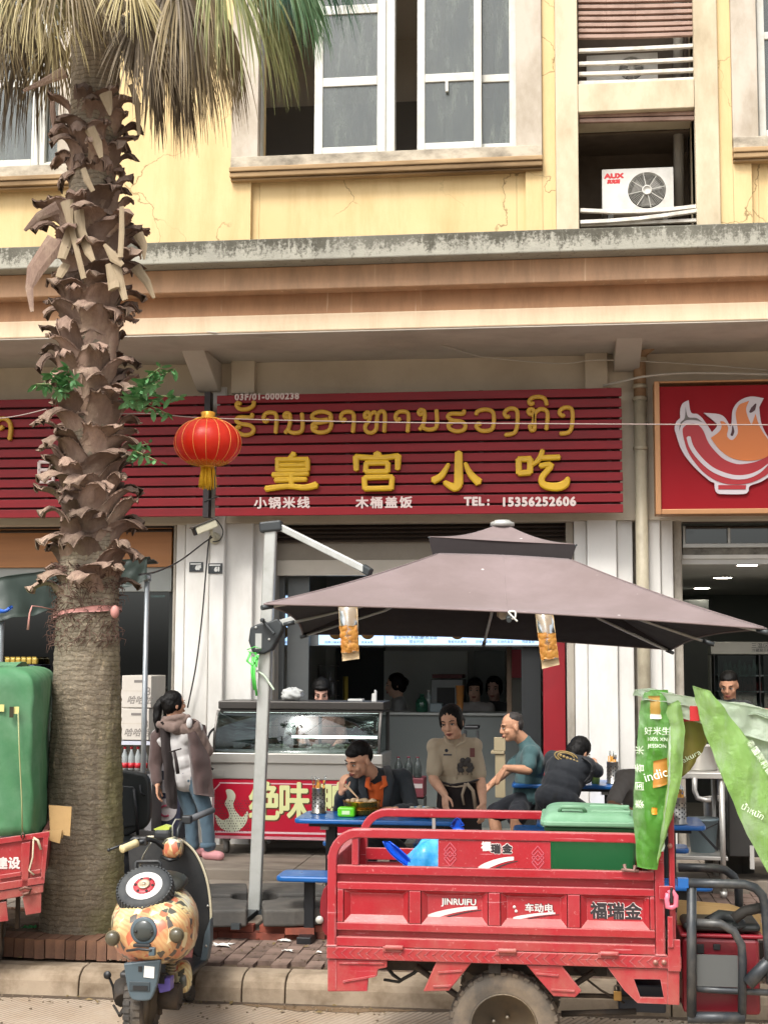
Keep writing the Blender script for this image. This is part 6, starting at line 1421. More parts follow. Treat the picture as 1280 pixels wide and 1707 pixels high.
# name board in the rail
nb = obj('name_board', MB().box(X_(730), X_(918), YT-.002, YT+.02, zm1+.001, zr0-.001), TR, tt, bevel=.003)
def diamond(px, py, par):
    b = MB(); c_ = P(px, py, YT-.004); w_, h_ = .03, .036
    for k in (-1, 0, 1):
        q = [c_+Vector((0, 0, h_+k*.022)), c_+Vector((w_, 0, k*.022)), c_+Vector((0, 0, -h_+k*.022)), c_+Vector((-w_, 0, k*.022))]
        for a_, b_ in zip(q, q[1:]+q[:1]): b.bar(a_, b_, .003, .004)
    obj('diamond_relief', b, mat('worn pink edge', '#b5505c', .5), par)
diamond(750, 1424, nb); diamond(896, 1430, nb)
DEC = mat('white decal', '#cfc6c2', .5, 0, .08, 12, 0, 40, '#b58a86', 9, .4); DEK = mat('black decal', '#2a2528', .5, 0, .2, 9)
def decal(s_, px, py, hpx, par, m=DEC, bold=0.0, sx=1, edge=True, Y=None):
    Y = YT+.0275 if Y is None else Y
    c_ = P(px, py, Y); 
    if edge: obj('decal_edge', text_mb(MB(), s_, c_+Vector((0, .0004, 0)), hpx/322*1.38, .0008, bold+.0035, sx), DEC if m is not DEC else DEK, par)
    return obj('decal', text_mb(MB(), s_, c_-Vector((0, .0012, 0)), hpx/322*1.38, .0008, bold, sx), m, par)
def swoosh(px0, px1, py0, py1, Y, par):
    b = MB(); n = 12
    def pt(t, o): x = lerp(px0, px1, t); y = py1-(py1-py0)*math.sin(t*math.pi*.5)**.8+o*(1.6-t*.9); return P(x, y, Y)
    lo = [pt(k/n, 14*(py1-py0)/28) for k in range(n+1)]; hi = [pt(k/n, 0) for k in range(n+1)]
    b.prism(hi+lo[::-1], (0, .0008, 0)); obj('decal_swoosh', b, DEC, par)
    b = MB(); lo = [pt(k/n, 19*(py1-py0)/28)+Vector((.02, -.0003, 0)) for k in range(3, n+1)]; hi = [pt(k/n, 15.5*(py1-py0)/28)+Vector((.02, -.0003, 0)) for k in range(3, n+1)]
    b.prism(hi+lo[::-1], (0, .0008, 0)); obj('decal_swoosh', b, DEK, par)
decal('瑞', 826, 1416, 11, tt, DEK, .003, 1, True, YT-.0035); decal('金', 845, 1416, 11, tt, DEK, .003, 1, True, YT-.0035); decal('福', 810, 1412, 11, tt, DEC, .003, 1, False, YT-.0035)
swoosh(797, 856, 1428, 1445, YT-.0035, tt)
decal('JINRUIFU', 765, 1504, 10, tt, DEC, .0012, 1.0); swoosh(713, 795, 1511, 1525, YT+.0265, tt)
decal('车动电', 898, 1515, 10.5, tt, DEC, .0012, 1.05); swoosh(855, 925, 1521, 1529, YT+.0265, tt)
decal('福瑞金', 1026, 1521, 19.5, tt, DEK, .003, 1.0)
for x, y in ((857, 1512), (860, 1519)): obj('decal', MB().lathe([(.008, 0), (.008, .001)], P(x, y, YT+.027), 10, (0, -1, 0)), DEC, tt)
# tail lamp bracket at the rear
obj('tail_lamp', MB().prism(F_([(546, 1474), (539, 1482), (534, 1500), (533, 1520), (538, 1552), (543, 1560), (546, 1560)], YT+.05), (0, .1, 0)), mat('dark red lamp', '#6d0f1c', .2), tt, bevel=.006)
obj('lamp_bolt', MB().lathe([(.02, 0), (.02, .01)], P(533, 1533, YT+.045), 10, (0, -1, 0)), mat('pale bolt', '#a3a39c', .4), tt)
# wheel
def wheel(name, c_, R, wd, par, axis_=(0, 1, 0), lugs=28, tm=RUBBER, rm=RIMM, hub=.3):
    w_ = obj(name, MB().lathe([(R*.62, -wd*.42), (R*.75, -wd*.52), (R*.9, -wd*.5), (R*.985, -wd*.36), (R, 0), (R*.985, wd*.36), (R*.9, wd*.5), (R*.75, wd*.52), (R*.62, wd*.42)], c_, 48, axis_), tm, par)
    obj('rim', MB().lathe([(R*.63, -wd*.44), (R*.6, -wd*.46), (R*.57, -wd*.2), (R*.35, -wd*.12), (R*.3, -wd*.3), (R*hub*.6, -wd*.42), (R*hub*.55, -wd*.44), (R*hub*.55, wd*.44), (R*.57, wd*.3), (R*.63, wd*.44)], c_, 32, axis_), rm, w_)
    q = Vector((0, 0, 1)).rotation_difference(Vector(axis_)); lg = MB()
    for k in range(lugs):
        a = k*math.tau/lugs
        for s in (-1, 1):
            a2 = a+(s > 0)*math.pi/lugs; p0 = Vector(c_)+q @ Vector((R*.97*math.cos(a2), R*.97*math.sin(a2), s*wd*.46)); p1 = Vector(c_)+q @ Vector((R*1.0*math.cos(a2), R*1.0*math.sin(a2), s*wd*.08))
            o_ = q @ Vector((math.cos(a2), math.sin(a2), 0)); lg.bar(p0, p1, R*.1, R*.06, o_)
    tag(obj('tread_block', lg, tm, w_), kind='stuff')
    bo = MB()
    for k in range(5): a = k*math.tau/5; bo.lathe([(R*.035, 0), (R*.035, R*.05)], Vector(c_)+q @ Vector((R*.22*math.cos(a), R*.22*math.sin(a), -wd*.42)), 6, q @ Vector((0, 0, -1)))
    obj('wheel_nut', bo, RIMM, w_)
    return w_
cw = P(840, 1692, 7.47); Rw = .272
wheel('wheel', (cw.x, 7.47, Rw+.004), Rw, .13, tt); wheel('wheel', (cw.x, 8.28, Rw+.004), Rw, .13, tt)
obj('axle', MB().tube([(cw.x, 7.5, Rw), (cw.x, 8.24, Rw)], .04, 10).ell((cw.x, 7.85, Rw), (.13, .13, .13)), GRIME, tt)
fx1 = X_(1420)
wheel('wheel', (fx1+.1, (YT+YF)/2, Rw+.004), Rw, .11, tt); obj('front_fork', MB().tube([(fx1+.1, (YT+YF)/2-.09, Rw), (fx1, (YT+YF)/2-.07, .75), (fx1-.05, (YT+YF)/2, 1.0), (fx1, (YT+YF)/2+.07, .75), (fx1+.1, (YT+YF)/2+.09, Rw)], .022, 8), GRIME, tt)
obj('chassis_rail', MB().box(xL+.08, fx1, YT+.2, YT+.26, zd0-.09, zd0-.002).box(xL+.08, fx1, YF-.26, YF-.2, zd0-.09, zd0-.002), GRIME, tt)
for q in (.15, .5, .85): obj('cross_member', MB().box(lerp(xL, xR, q)-.03, lerp(xL, xR, q)+.03, YT+.05, YF-.05, zd0-.06, zd0-.001), GRIME, tt)
for yy in (YT+.16, YF-.16): obj('leaf_spring', MB().tube([(cw.x-.45, yy, zd0-.06), (cw.x-.2, yy, Rw+.11), (cw.x, yy, Rw+.06), (cw.x+.2, yy, Rw+.11), (cw.x+.45, yy, zd0-.06)], .022, 6, True, True, .7), GRIME, tt)
obj('wiring', MB().tube([P(640, 1605, YT+.3), P(655, 1625, YT+.3), P(668, 1634, YT+.3), P(690, 1622, YT+.28), P(705, 1606, YT+.28)], .01, 6).tube([P(640, 1633, YT+.33), P(665, 1637, YT+.3), P(700, 1615, YT+.3)], .008, 6), WIREB, tt)
obj('brake_rod', MB().tube([P(870, 1658, YT+.3), P(1000, 1660, YT+.3), P(1140, 1668, YT+.3)], .012, 6).tube([P(935, 1690, YT+.25), P(1060, 1686, YT+.25)], .016, 6).tube([P(956, 1615, YT+.2), P(1000, 1650, YT+.2), P(1040, 1672, YT+.25)], .006, 5), GRIME, tt)
obj('motor_box', MB().pbox(1030, 1640, 1110, 1690, YT+.35, .3), mat('dark blue box', '#1d2430', .5), tt, bevel=.01)
# driver's post with latch, front hoop
YP_ = YT-.02
obj('canopy_post', MB().pbox(1110.5, 1180, 1128, 1675, YP_+.02, .05), TR, tt, bevel=.006); obj('canopy_post', MB().box(X_(1111), X_(1128), YF-.05, YF, zd0, PZ(1185, YF)), TR, tt, bevel=.006)
obj('canopy_rail', MB().pbox(1111, 1180, 1500, 1196, YP_+.021, .045), TR, tt, bevel=.006); obj('canopy_rail', MB().box(X_(1111), X_(1500), YF-.05, YF-.005, PZ(1204, YF), PZ(1190, YF)), TR, tt)
zc_ = PZ(1180, YT)
for px in (1118, 1300, 1480): obj('canopy_bow', MB().box(X_(px)-.02, X_(px)+.02, YT+.05, YF-.055, zc_-.045, zc_-.005), TR, tt)
obj('canopy_post', MB().pbox(1480, 1180, 1500, 1700, YP_+.02, .05), TR, tt)
obj_split('latch_plate', MB().pbox(1098, 1477, 1122, 1500, YT-.03, .012).pbox(1112, 1528, 1122, 1580, YT-.03, .012).pbox(1112, 1566, 1134, 1620, YT-.018, .01), TR, tt, bevel=.003)
for x, y in ((1092, 1604), (1106, 1604), (1116, 1410)): obj('bolt', MB().lathe([(.013, 0), (.013, .008)], P(x, y, YT-.02), 8, (0, -1, 0)), mat('worn bolt', '#9a6a60', .4, .4), tt)
PINK = mat('pink plastic lock', '#d0697c', .4, 0, .08, 9)
b = MB(); pts = [(1113, 1489), (1111, 1500), (1112, 1512), (1119, 1513), (1126, 1510), (1126, 1494), (1120, 1486), (1113, 1489)]
b.tube([P(x, y, YT-.045) for x, y in pts], .013, 8, True, True, .6); tag(obj('latch_handle', b, PINK, tt))
wire('latch_key', 'black key hanging in the pink latch of the tricycle', [P(1119, 1480, YT-.05), P(1118, 1490, YT-.05), P(1119, 1505, YT-.05)], .008, WIREB, 'key')
pl = thing('padlock', 'brass padlock hanging below the tricycle bed', 'padlock', tuple(P(1029, 1668, YT+.1)))
obj('padlock_body', MB().pbox(1022, 1652, 1036, 1669, YT+.1, .022), mat('dull brass', '#8f6f3c', .4, .7), pl, bevel=.005); obj('shackle', MB().tube([P(1024, 1652, YT+.11), P(1024, 1645, YT+.11), P(1029, 1641, YT+.11), P(1034, 1645, YT+.11), P(1034, 1652, YT+.11)], .006, 6), RIMM, pl)
obj('hasp', MB().tube([P(1040, 1441, YT-.02), P(1042, 1450, YT-.03), P(1056, 1452, YT-.03), P(1058, 1443, YT-.02)], .009, 6).tube([P(1035, 1450, YT-.025), P(1064, 1452, YT-.025)], .008, 6), mat('rusty hasp', '#7d6058', .6, .3), tt)
# black driver's frame
BT = mat('black bent tube', '#2d3135', .42, .15, .1, 5, .06, 70, '#7a756c', 6, .5)
def tubeP(nm, pts, Y, r, m=BT, par=tt): 
    q = [P(x, y, Y) for x, y in pts]; return obj(nm, MB().tube(q, r, 10), m, par)
tubeP('seat_rail', [(1146, 1472), (1200, 1473), (1240, 1474), (1258, 1480), (1270, 1493), (1275, 1510), (1279, 1570), (1284, 1640)], YT+.02, .023)
obj('rail_sleeve', MB().pbox(1129, 1464.5, 1147, 1480.5, YT+.0, .05), BLUE, tt)
tubeP('seat_rail', [(1130, 1446), (1190, 1447), (1208, 1450), (1222, 1461), (1230, 1480), (1232, 1530)], YF-.1, .024)
tubeP('frame_post', [(1152, 1476), (1152, 1694)], YT+.03, .024)
tubeP('frame_hoop', [(1160, 1538), (1200, 1540), (1222, 1552), (1235, 1575), (1237, 1600), (1236, 1697)], YT+.04, .021)
tubeP('frame_bar', [(1145, 1696), (1240, 1697)], YT+.04, .028); tubeP('frame_bar', [(1160, 1648), (1200, 1651), (1400, 1660)], YT+.06, .016)
obj('frame_plate', MB().pbox(1160, 1591, 1230, 1646, YT+.05, .008), mat('grey plastic sheet', '#4b4d4c', .5, 0, .1, 5), tt)
tubeP('frame_brace', [(1245, 1640), (1290, 1595)], YT+.03, .034)
obj('battery_box', MB().pbox(1136, 1562, 1268, 1694, YT+.14, .6), mat('dark crimson plastic', '#6b0f1d', .35, 0, .1, 4, .02, 50, '#8a4a48', 3, .4), tt, bevel=.02)
obj('battery_lid', MB().pbox(1133, 1556, 1272, 1566, YT+.13, .62), mat('crimson lid', '#8a1a28', .4), tt, bevel=.008)
obj_split('box_lock', MB().pbox(1160, 1574, 1173, 1590, YT+.128, .011).pbox(1188, 1574, 1200, 1584, YT+.129, .01), CAMB, tt, bevel=.003)
obj('seat_cushion', MB().pbox(1138, 1537, 1268, 1556, YT+.13, .5), mat('black vinyl', '#1c2020', .5, 0, .12, 5, .15, 30), tt, bevel=.03, seg=3)
obj('seat_bolster', MB().tube([P(1180, 1540, YT+.15), P(1200, 1528, YT+.2), P(1225, 1530, YT+.2), P(1238, 1552, YT+.15)], .035, 10), mat('black vinyl', '#1c2020'), tt)
tubeP('handle_grip', [(1222, 1532), (1240, 1519), (1262, 1514), (1290, 1512)], YT+.1, .026, mat('black rubber grip', '#26231f', .8, 0, .15, 20, .3, 80))
CARD = mat('corrugated cardboard', '#a98a5c', .85, 0, .1, 4, .15, 60, '#8a6d45', 3, .5)
for (pts, Y, lb_) in (([(1128, 1500), (1215, 1507), (1268, 1525), (1262, 1545), (1128, 1536)], YT+.45, 'upper flattened cardboard sheet on the tricycle driver seat'), ([(1205, 1520), (1262, 1530), (1282, 1556), (1225, 1552)], YT+.36, 'bent cardboard flap hanging at the right of the driver seat')):
    b = MB()
    for k in range(3): b.prism([P(x, y+k*4, Y-.04*k) for x, y in pts], (0, .005, 0))
    tag(obj('cardboard', b, CARD, loc=P(*pts[0], Y)), lb_, 'cardboard')
# load in the bed
gbn = thing('wheelie_bin', 'green lidded rubbish bin standing in the cargo tricycle', 'bin', tuple(P(985, 1570, 7.8)), None)
BING = mat('green bin plastic', '#1f5f35', .45, 0, .12, 4, .05, 60, '#446f50', 3, .5); LIDG = mat('paler green lid', '#61896a', .5, 0, .12, 4, .05, 60, '#8ab096', 3, .5)
x0, x1 = PX(913, 7.6, 1400), PX(1062, 7.6, 1400); zt2 = PZ(1387, 7.6, 985); zb2 = zd0+.032
obj('bin_body', MB().add([(x0+.04, 7.66, zb2), (x1-.04, 7.66, zb2), (x1-.04, 8.05, zb2), (x0+.04, 8.05, zb2), (x0, 7.6, zt2), (x1, 7.6, zt2), (x1, 8.12, zt2), (x0, 8.12, zt2)], [(0, 3, 2, 1), (4, 5, 6, 7), (0, 1, 5, 4), (1, 2, 6, 5), (2, 3, 7, 6), (3, 0, 4, 7)]), BING, gbn, bevel=.03, seg=3)
obj('bin_rim', MB().box(x0-.02, x1+.02, 7.58, 8.14, zt2-.0, zt2+.03), BING, gbn, bevel=.012)
lx0, lx1 = PX(904, 7.58, 1370), PX(1063, 7.58, 1370)
def lidf(u, v):
    s_ = (1-(2*u-1)**6)*(1-(2*v-1)**6); return (lerp(lx0, lx1, u), lerp(7.55, 8.17, v), zt2+.035+.065*max(0, s_)**.5+.012*(1-u))
obj('lid', MB().grid(lidf, 30, 24, True, .02), LIDG, gbn)
obj('lid_rim', MB().prism([(a, b, zt2+.031) for a, b in rrect(lx0-.012, lx1+.012, 7.535, 8.18, .05)], (0, 0, .028)), LIDG, gbn, bevel=.008)
obj('lid_grip', MB().tube([(lerp(lx0, lx1, .18), 7.62, zt2+.1), (lerp(lx0, lx1, .2), 7.6, zt2+.125), (lerp(lx0, lx1, .42), 7.6, zt2+.125), (lerp(lx0, lx1, .45), 7.62, zt2+.1)], .012, 8), LIDG, gbn)
obj('lid_ridge', MB().box(lerp(lx0, lx1, .5), lerp(lx0, lx1, .93), 7.63, 7.66, zt2+.085, zt2+.108).box(lerp(lx0, lx1, .5), lerp(lx0, lx1, .93), 7.8, 7.83, zt2+.095, zt2+.118), LIDG, gbn, bevel=.006)
obj('hinge_pin', MB().tube([(lx1+.012, 7.62, zt2+.03), (lx1+.012, 8.05, zt2+.03)], .018, 8), mat('dark green hinge', '#123d22', .5), gbn)
BLB = mat('sky blue plastic bag', '#2f8fc9', .3, 0, .25, 7, .35, 25, '#7fc0e0', 5, .5)
bagb = thing('blue_bag', 'full sky blue plastic bag tied shut in the tricycle bed', 'bag', tuple(P(712, 1560, 7.7)))
c = P(710, 1452, 7.7)
def bagf(u, v):
    th = 2*math.pi*u; ph = math.pi*v; d = Vector((math.sin(ph)*math.cos(th), math.sin(ph)*math.sin(th), math.cos(ph))); k = 1+.25*noise.noise(d*2+Vector((3, 0, 0)))+.12*noise.noise(d*6)
    x_ = d.x*.155*k+.05*max(0, d.z); return (c.x+x_, c.y+d.y*.16*k, c.z-.02+d.z*.2*k)
obj('bag_body', MB().grid(bagf, 36, 20), BLB, bagb)
b = MB(); b.grid(lambda u, v: P(lerp(lerp(680, 640, v)-8*math.sin(v*3), lerp(690, 652, v)+6*math.sin(v*3.1), u), lerp(1446, 1404, v)+4*(u-.5), 7.6)+Vector((0, .03*math.sin(u*3.14), 0)), 8, 10, True, .006)
tag(obj('bag_corner', b, mat('royal blue plastic', '#1450c4', .3, 0, .15, 9, .2, 30), loc=P(660, 1440, 7.6)), 'twisted royal blue plastic sack corner poking over the tricycle side', 'bag')
tag(obj('bag_tie', MB().grid(lambda u, v: P(lerp(752, 772, u)+3*math.sin(v*9), lerp(1373, 1383, v)-10*math.sin(u*math.pi)*(1-v), 8.25)+Vector((0, .02*v, 0)), 8, 4, True, .004), mat('royal blue plastic', '#1450c4'), loc=P(762, 1380, 8.25)), 'scrap of blue plastic caught on the far rail of the tricycle', 'bag scrap')
# green rice sacks draped over the driver's frame
def m_sack(name, a, b_, white):
    t = NT(name); base = t.mix(t.noise(4, 4), a, b_); base = t.mix(t.ramp(t.noise(3.2, 6, t.map((1, 1, .4)), .7), [(.5, 0.0), (.68, white)]), base, '#cfe0c8')
    ck_ = t.n('TexChecker'); ck_.inputs['Scale'].default_value = 260; t.l(t.tc.outputs['Object'], ck_.inputs[0])
    t.set(Base_Color=base, Roughness=.25, Specular_IOR_Level=.55)
    tr_ = t.n('BsdfTranslucent'); t.l(base, tr_.inputs[0]); mx = t.n('MixShader'); mx.inputs[0].default_value = .55
    t.bump(t.math('ADD', t.math('MULTIPLY', ck_.outputs['Fac'], .15), t.math('ABSOLUTE', t.math('SUBTRACT', t.noise(13, 5, None, .7), .5))), 1.0, .02)
    t.l(t.b.outputs[0], mx.inputs[1]); t.l(tr_.outputs[0], mx.inputs[2]); t.l(mx.outputs[0], t.out.inputs[0]); return t.m
SK1 = m_sack('green rice sack', '#5aa636', '#82c458', .55); SK2 = m_sack('pale lime sack', '#98ca62', '#bfe092', .8); SKW = m_sack('white lined sack', '#cfe0c8', '#e6eee0', .6)
ORS = mat('orange sack print', '#a8742c', .5, 0, .1, 6); SKL = mat('pale sack lettering', '#d8e4cc', .5)
def wr(x, z, s): return -.022*abs(noise.noise((x*9, z*5, s+8)))-.014*abs(noise.noise((x*19+z*6, z*13, s+2)))+.03*noise.noise((x*5, z*3, s))+.012*noise.noise((x*16, z*7, s+3))+.006*noise.noise((x*40, z*16, s+5))
def cloth(name, label, Lp, Rp, Y0, m, s, par=None, nu=26, nv=70, bulge=.02, grp='green rice sacks over the tricycle frame'):
    def pick(pl, t):
        k = t*(len(pl)-1); i = min(int(k), len(pl)-2); f = k-i; return (lerp(pl[i][0], pl[i+1][0], f), lerp(pl[i][1], pl[i+1][1], f))
    def fn(u, v):
        a, b_ = pick(Lp, v), pick(Rp, v); e = 2.5*noise.noise((v*14, s, u)); p_ = P(lerp(a[0], b_[0], u)+e*(1 if u < .1 or u > .9 else .3), lerp(a[1], b_[1], u), Y0)
        p_.y += wr(p_.x, p_.z, s)-bulge*math.sin(math.pi*u); return p_
    o = obj(name, MB().grid(fn, nu, nv, True, .004), m, par, loc=None if par else P(*Lp[0], Y0))
    if label: tag(o, label, 'sack', grp)
    return o
def on_cloth(par, s_, px, py, hpx, Y0, s, rotz=0, m=SKL, sx=1, bulge=.02, bold=0.0):
    b = text_mb(MB(), s_, (0, 0, 0), hpx/330*1.38, 0.0, bold, sx); c_ = P(px, py, Y0); ca, sa = math.cos(rotz), math.sin(rotz); vs = []
    for v in b.v: x, z = v[0]*ca-v[2]*sa, v[0]*sa+v[2]*ca; X, Z = c_.x+x, c_.z+z; vs.append((X, Y0+wr(X, Z, s)-bulge-.004, Z))
    b.v = vs; return obj('sack_lettering', b, m, par)
s1 = cloth('rice_sack', 'bright green rice sack hanging down beside the rubbish bin', [(1076, 1150), (1068, 1170), (1060, 1260), (1055, 1350), (1062, 1445)], [(1112, 1150), (1116, 1180), (1114, 1290), (1110, 1380), (1094, 1450)], YT-.06, SK1, 1.0)
cloth('sack_print', None, [(1080, 1271), (1080, 1315)], [(1112, 1262), (1112, 1306)], YT-.066, ORS, 1.0, s1, 8, 8)
cloth('sack_window', None, [(1078, 1160), (1078, 1198)], [(1104, 1160), (1105, 1198)], YT-.066, mat('ochre inner print', '#9a7a34', .5, 0, .15, 7), 1.0, s1, 8, 8)
cloth('sack_window', None, [(1080, 1190), (1080, 1198)], [(1103, 1190), (1104, 1198)], YT-.069, mat('white rice print', '#d6d3c4', .5), 1.0, s1, 8, 4)
cloth('sack_window', None, [(1082, 1345), (1082, 1356)], [(1096, 1346), (1096, 1357)], YT-.066, mat('orange label', '#d98a1f', .5), 1.0, s1, 6, 4)
on_cloth(s1, 'indica', 1096, 1290, 15, YT-.068, 1.0, .28); on_cloth(s1, '好米生', 1094, 1219, 10, YT-.062, 1.0); on_cloth(s1, '100% XN', 1094, 1232, 6, YT-.062, 1.0); on_cloth(s1, 'JESSION', 1094, 1243, 6, YT-.062, 1.0)
for k, s_ in enumerate('米香国泰'): on_cloth(s1, s_, 1066, 1250+k*30, 11, YT-.058, 1.0, 1.57)
s2 = cloth('rice_sack', 'narrow lime strip of sack folded along the tricycle post', [(1110, 1178), (1113, 1220), (1112, 1300), (1104, 1370), (1096, 1440)], [(1132, 1165), (1140, 1215), (1135, 1290), (1122, 1350), (1106, 1400)], YT-.09, SK2, 2.0, None, 10, 34)
cloth('white_hem', None, [(1115, 1200), (1112, 1310), (1100, 1420)], [(1119, 1200), (1116, 1310), (1106, 1420)], YT-.1, SKW, 2.0, s2, 4, 24, 0)
s3 = cloth('rice_sack', 'white lined sack bunched along the top of the tricycle canopy rail', [(1068, 1148), (1100, 1170), (1130, 1195)], [(1330, 1190), (1330, 1222), (1330, 1250)], YT-.05, SKW, 3.0, None, 46, 12, .05)
def topf(u, v): p_ = P(lerp(1068, 1330, u), lerp(1152, 1192, u)-3*math.sin(u*11), YT-.02); return (p_.x, lerp(YT-.1, YF-.1, v), p_.z-.02*noise.noise((u*9, v*6, 2))-.04*(2*v-1)**2)
obj('sack_top', MB().grid(topf, 36, 16, True, .004), SKW, s3)
s4 = cloth('rice_sack', 'long lime green sack strip slanting across the driver opening', [(1154, 1143), (1166, 1200), (1200, 1290), (1244, 1390), (1292, 1480)], [(1182, 1152), (1232, 1215), (1290, 1290), (1350, 1380), (1410, 1460)], YT-.14, SK2, 4.0, None, 20, 44)
on_cloth(s4, 'น้ำหนัก', 1252, 1352, 10, YT-.145, 4.0, -.5); on_cloth(s4, '泰国茉莉香米', 1268, 1268, 9, YT-.145, 4.0, -1.0)
s5 = cloth('rice_sack', 'pale green translucent sack sheet behind the slanting strip', [(1190, 1165), (1235, 1260), (1285, 1370)], [(1330, 1195), (1340, 1290), (1350, 1400)], YT-.02, SKW, 5.0, None, 20, 26)
s6 = cloth('rice_sack', 'ochre lettered sack flap in the shadow under the canopy rail', [(1120, 1205), (1120, 1250), (1133, 1298)], [(1166, 1200), (1180, 1235), (1150, 1282)], YT+.05, mat('ochre olive sack', '#7a7034', .5, 0, .2, 6, .3, 20), 6.0, None, 12, 16)
on_cloth(s6, 'Sakura', 1148, 1262, 9, YT+.045, 6.0, .5, mat('pale sack lettering', '#d8e4cc'), 1.2)
tag(obj('red_tape', MB().pbox(1149, 1177, 1165, 1202, YT-.1, .01), mat('red tape', '#a81a1f', .5), loc=P(1157, 1200, YT-.1)), 'red patch of tape on the bunched white sack', 'tape')
# ------------------------------------------------------------------ green covered tricycle at the left
YG = 8.75
gt3 = thing('covered_tricycle', 'red tricycle under a tied down green canvas cover', 'tricycle', (PX(20, YG, 1530), YG, .17), 'red cargo tricycles')
CANV = mat('green canvas', '#447850', .65, 0, .12, 3.5, .35, 26, '#74977a', 2.2, .6)
zc1, zc0 = PZ(1112, YG, 40), PZ(1402, YG, 40); xg = PX(67, YG, 1300); xg0 = xg-1.5
def cov(u, v):
    # u runs round the cover: rear face (towards us) then the right hand side; v from hem to top
    r_ = .2; w_ = 1.3; L_ = 1.5
    z = lerp(zc0, zc1, min(1, v*1.25)) if v < .8 else zc1
    t = u*2
    ins = 0 if v < .62 else .26*((v-.62)/.38)**2.2
    z = lerp(zc0, zc1, 1-(1-v)**1.0); z = zc0+(zc1-zc0)*math.sin(v*math.pi/2)**.75
    if t < 1: x = lerp(xg0, xg, t); y = YG
    else: x = xg; y = lerp(YG, YG+L_, t-1)
    e = min(abs(t-1)*4, 1); x -= .06*(1-e)**2; y += .06*(1-e)**2
    x -= ins*.75; y += ins*.5
    fold = -.03*abs(noise.noise((x*5+z*3, y*5, z*2.2)))+.03*noise.noise((x*4, y*4, z*1.1))+.02*noise.noise((x*11+z*5, y*11, z*2))+.022*math.sin(x*15+z*2)*max(0, .7-v); x += fold*.6; y += fold; 
    hem = .03*math.sin(t*9)*(1-v)**3; return (x, y, z+hem)
cv = obj('canvas_cover', MB().grid(cov, 120, 70, True), CANV, gt3); so = cv.modifiers.new('solid', 'SOLIDIFY'); so.thickness = .004
def topc(u, v): x = lerp(xg0, xg-.195, u); y = lerp(YG+.13, YG+1.6, v); return (x, y, zc1-.001+.03*math.sin(math.pi*min(1, v*1.0))*1+.012*noise.noise((x*4, y*4, 1)))
obj('cover_top', MB().grid(topc, 16, 12, True, .004), CANV, gt3)
obj('zip', MB().tube([P(30, 1188, YG-.01), P(31, 1260, YG-.022), P(34, 1330, YG-.024), P(35, 1388, YG-.024)], .0045, 5), mat('cream zip tape', '#8f9468', .7), gt3)
obj('zip_pull', MB().tube([P(35, 1388, YG-.035), P(32, 1394, YG-.035), P(35, 1401, YG-.035), P(38, 1394, YG-.035), P(35, 1388, YG-.035)], .005, 5).pbox(16, 1178, 22, 1196, YG-.02, .008), mat('dark bronze pull', '#3f3a2c', .4, .5), gt3)
obj('window_tab', MB().pbox(22, 1178, 31, 1190, YG-.012, .006).pbox(-10, 1174, 8, 1186, YG-.012, .005), mat('pale yellow label', '#c4bd7a', .6), gt3)
obj('tie_cord', MB().tube([P(52, 1400, YG-.03), P(50, 1430, YG-.04), P(44, 1452, YG-.04), P(52, 1460, YG-.04)], .006, 5).tube([P(52, 1398, YG-.03), P(58, 1402, YG-.04), P(63, 1418, YG-.04)], .009, 5), mat('cream cord', '#b5a990', .8), gt3)
GX = lambda px: PX(px, YG, 1460)
obj('tail_panel', MB().prism([P(x, y, YG) for x, y in ((-160, 1425), (77, 1392), (70, 1470), (-160, 1500))], (0, .03, 0)), TR, gt3, bevel=.005)
for pts in (((-160, 1415), (78, 1388), (78, 1397), (-160, 1426)), ((-20, 1412), (-5, 1410), (-5, 1485), (-20, 1486)), ((34, 1406), (48, 1404), (44, 1478), (34, 1480)), ((68, 1396), (77, 1394), (70, 1470), (64, 1470)), ((-160, 1490), (70, 1463), (70, 1475), (-160, 1504)), ((48, 1453), (64, 1451), (64, 1458), (48, 1460)), ((0, 1458), (33, 1454), (33, 1461), (0, 1465))):
    obj('panel_bar', MB().prism([P(x, y, YG-.02) for x, y in pts], (0, .02, 0)), TR, gt3, bevel=.003)
line('建设', 14, 1440, 15, gt3, YG-.003, DEC, .003, k=275)
obj('side_sheet', MB().prism([P(76, 1392, YG+.03), P(69, 1472, YG+.03), Vector((P(69, 1472, YG).x, YG+1.3, P(69, 1472, YG).z)), Vector((P(76, 1392, YG).x, YG+1.3, P(76, 1392, YG).z))], (-.03, 0, 0)), TRD, gt3)
obj('chassis_beam', MB().prism([P(x, y, YG-.01) for x, y in ((-160, 1506), (69, 1476), (69, 1490), (-160, 1524))], (0, .06, 0)), TRD, gt3, bevel=.005)
obj('mud_flap', MB().prism([P(x, y, YG) for x, y in ((37, 1496), (67, 1486), (66, 1524), (42, 1527))], (0, .02, 0)).prism([P(x, y, YG) for x, y in ((-160, 1526), (12, 1502), (15, 1535), (-160, 1550))], (0, .02, 0)), TRD, gt3, bevel=.004)
obj('latch', MB().tube([P(30, 1484, YG-.03), P(38, 1480, YG-.04), P(48, 1484, YG-.04), P(44, 1490, YG-.04), P(34, 1492, YG-.04)], .01, 6), mat('rusty latch', '#6b4a3f', .6, .3), gt3)
wheel('wheel', (GX(-15), YG+.45, .17+.26), .26, .12, gt3, (1, 0, 0)); wheel('wheel', (GX(-260), YG+.45, .17+.26), .26, .12, gt3, (1, 0, 0))
obj('bed', MB().box(xg0+.05, xg-.1, YG+.05, YG+1.3, PZ(1490, YG, 30)-.02, PZ(1480, YG, 30)), GRIME, gt3)
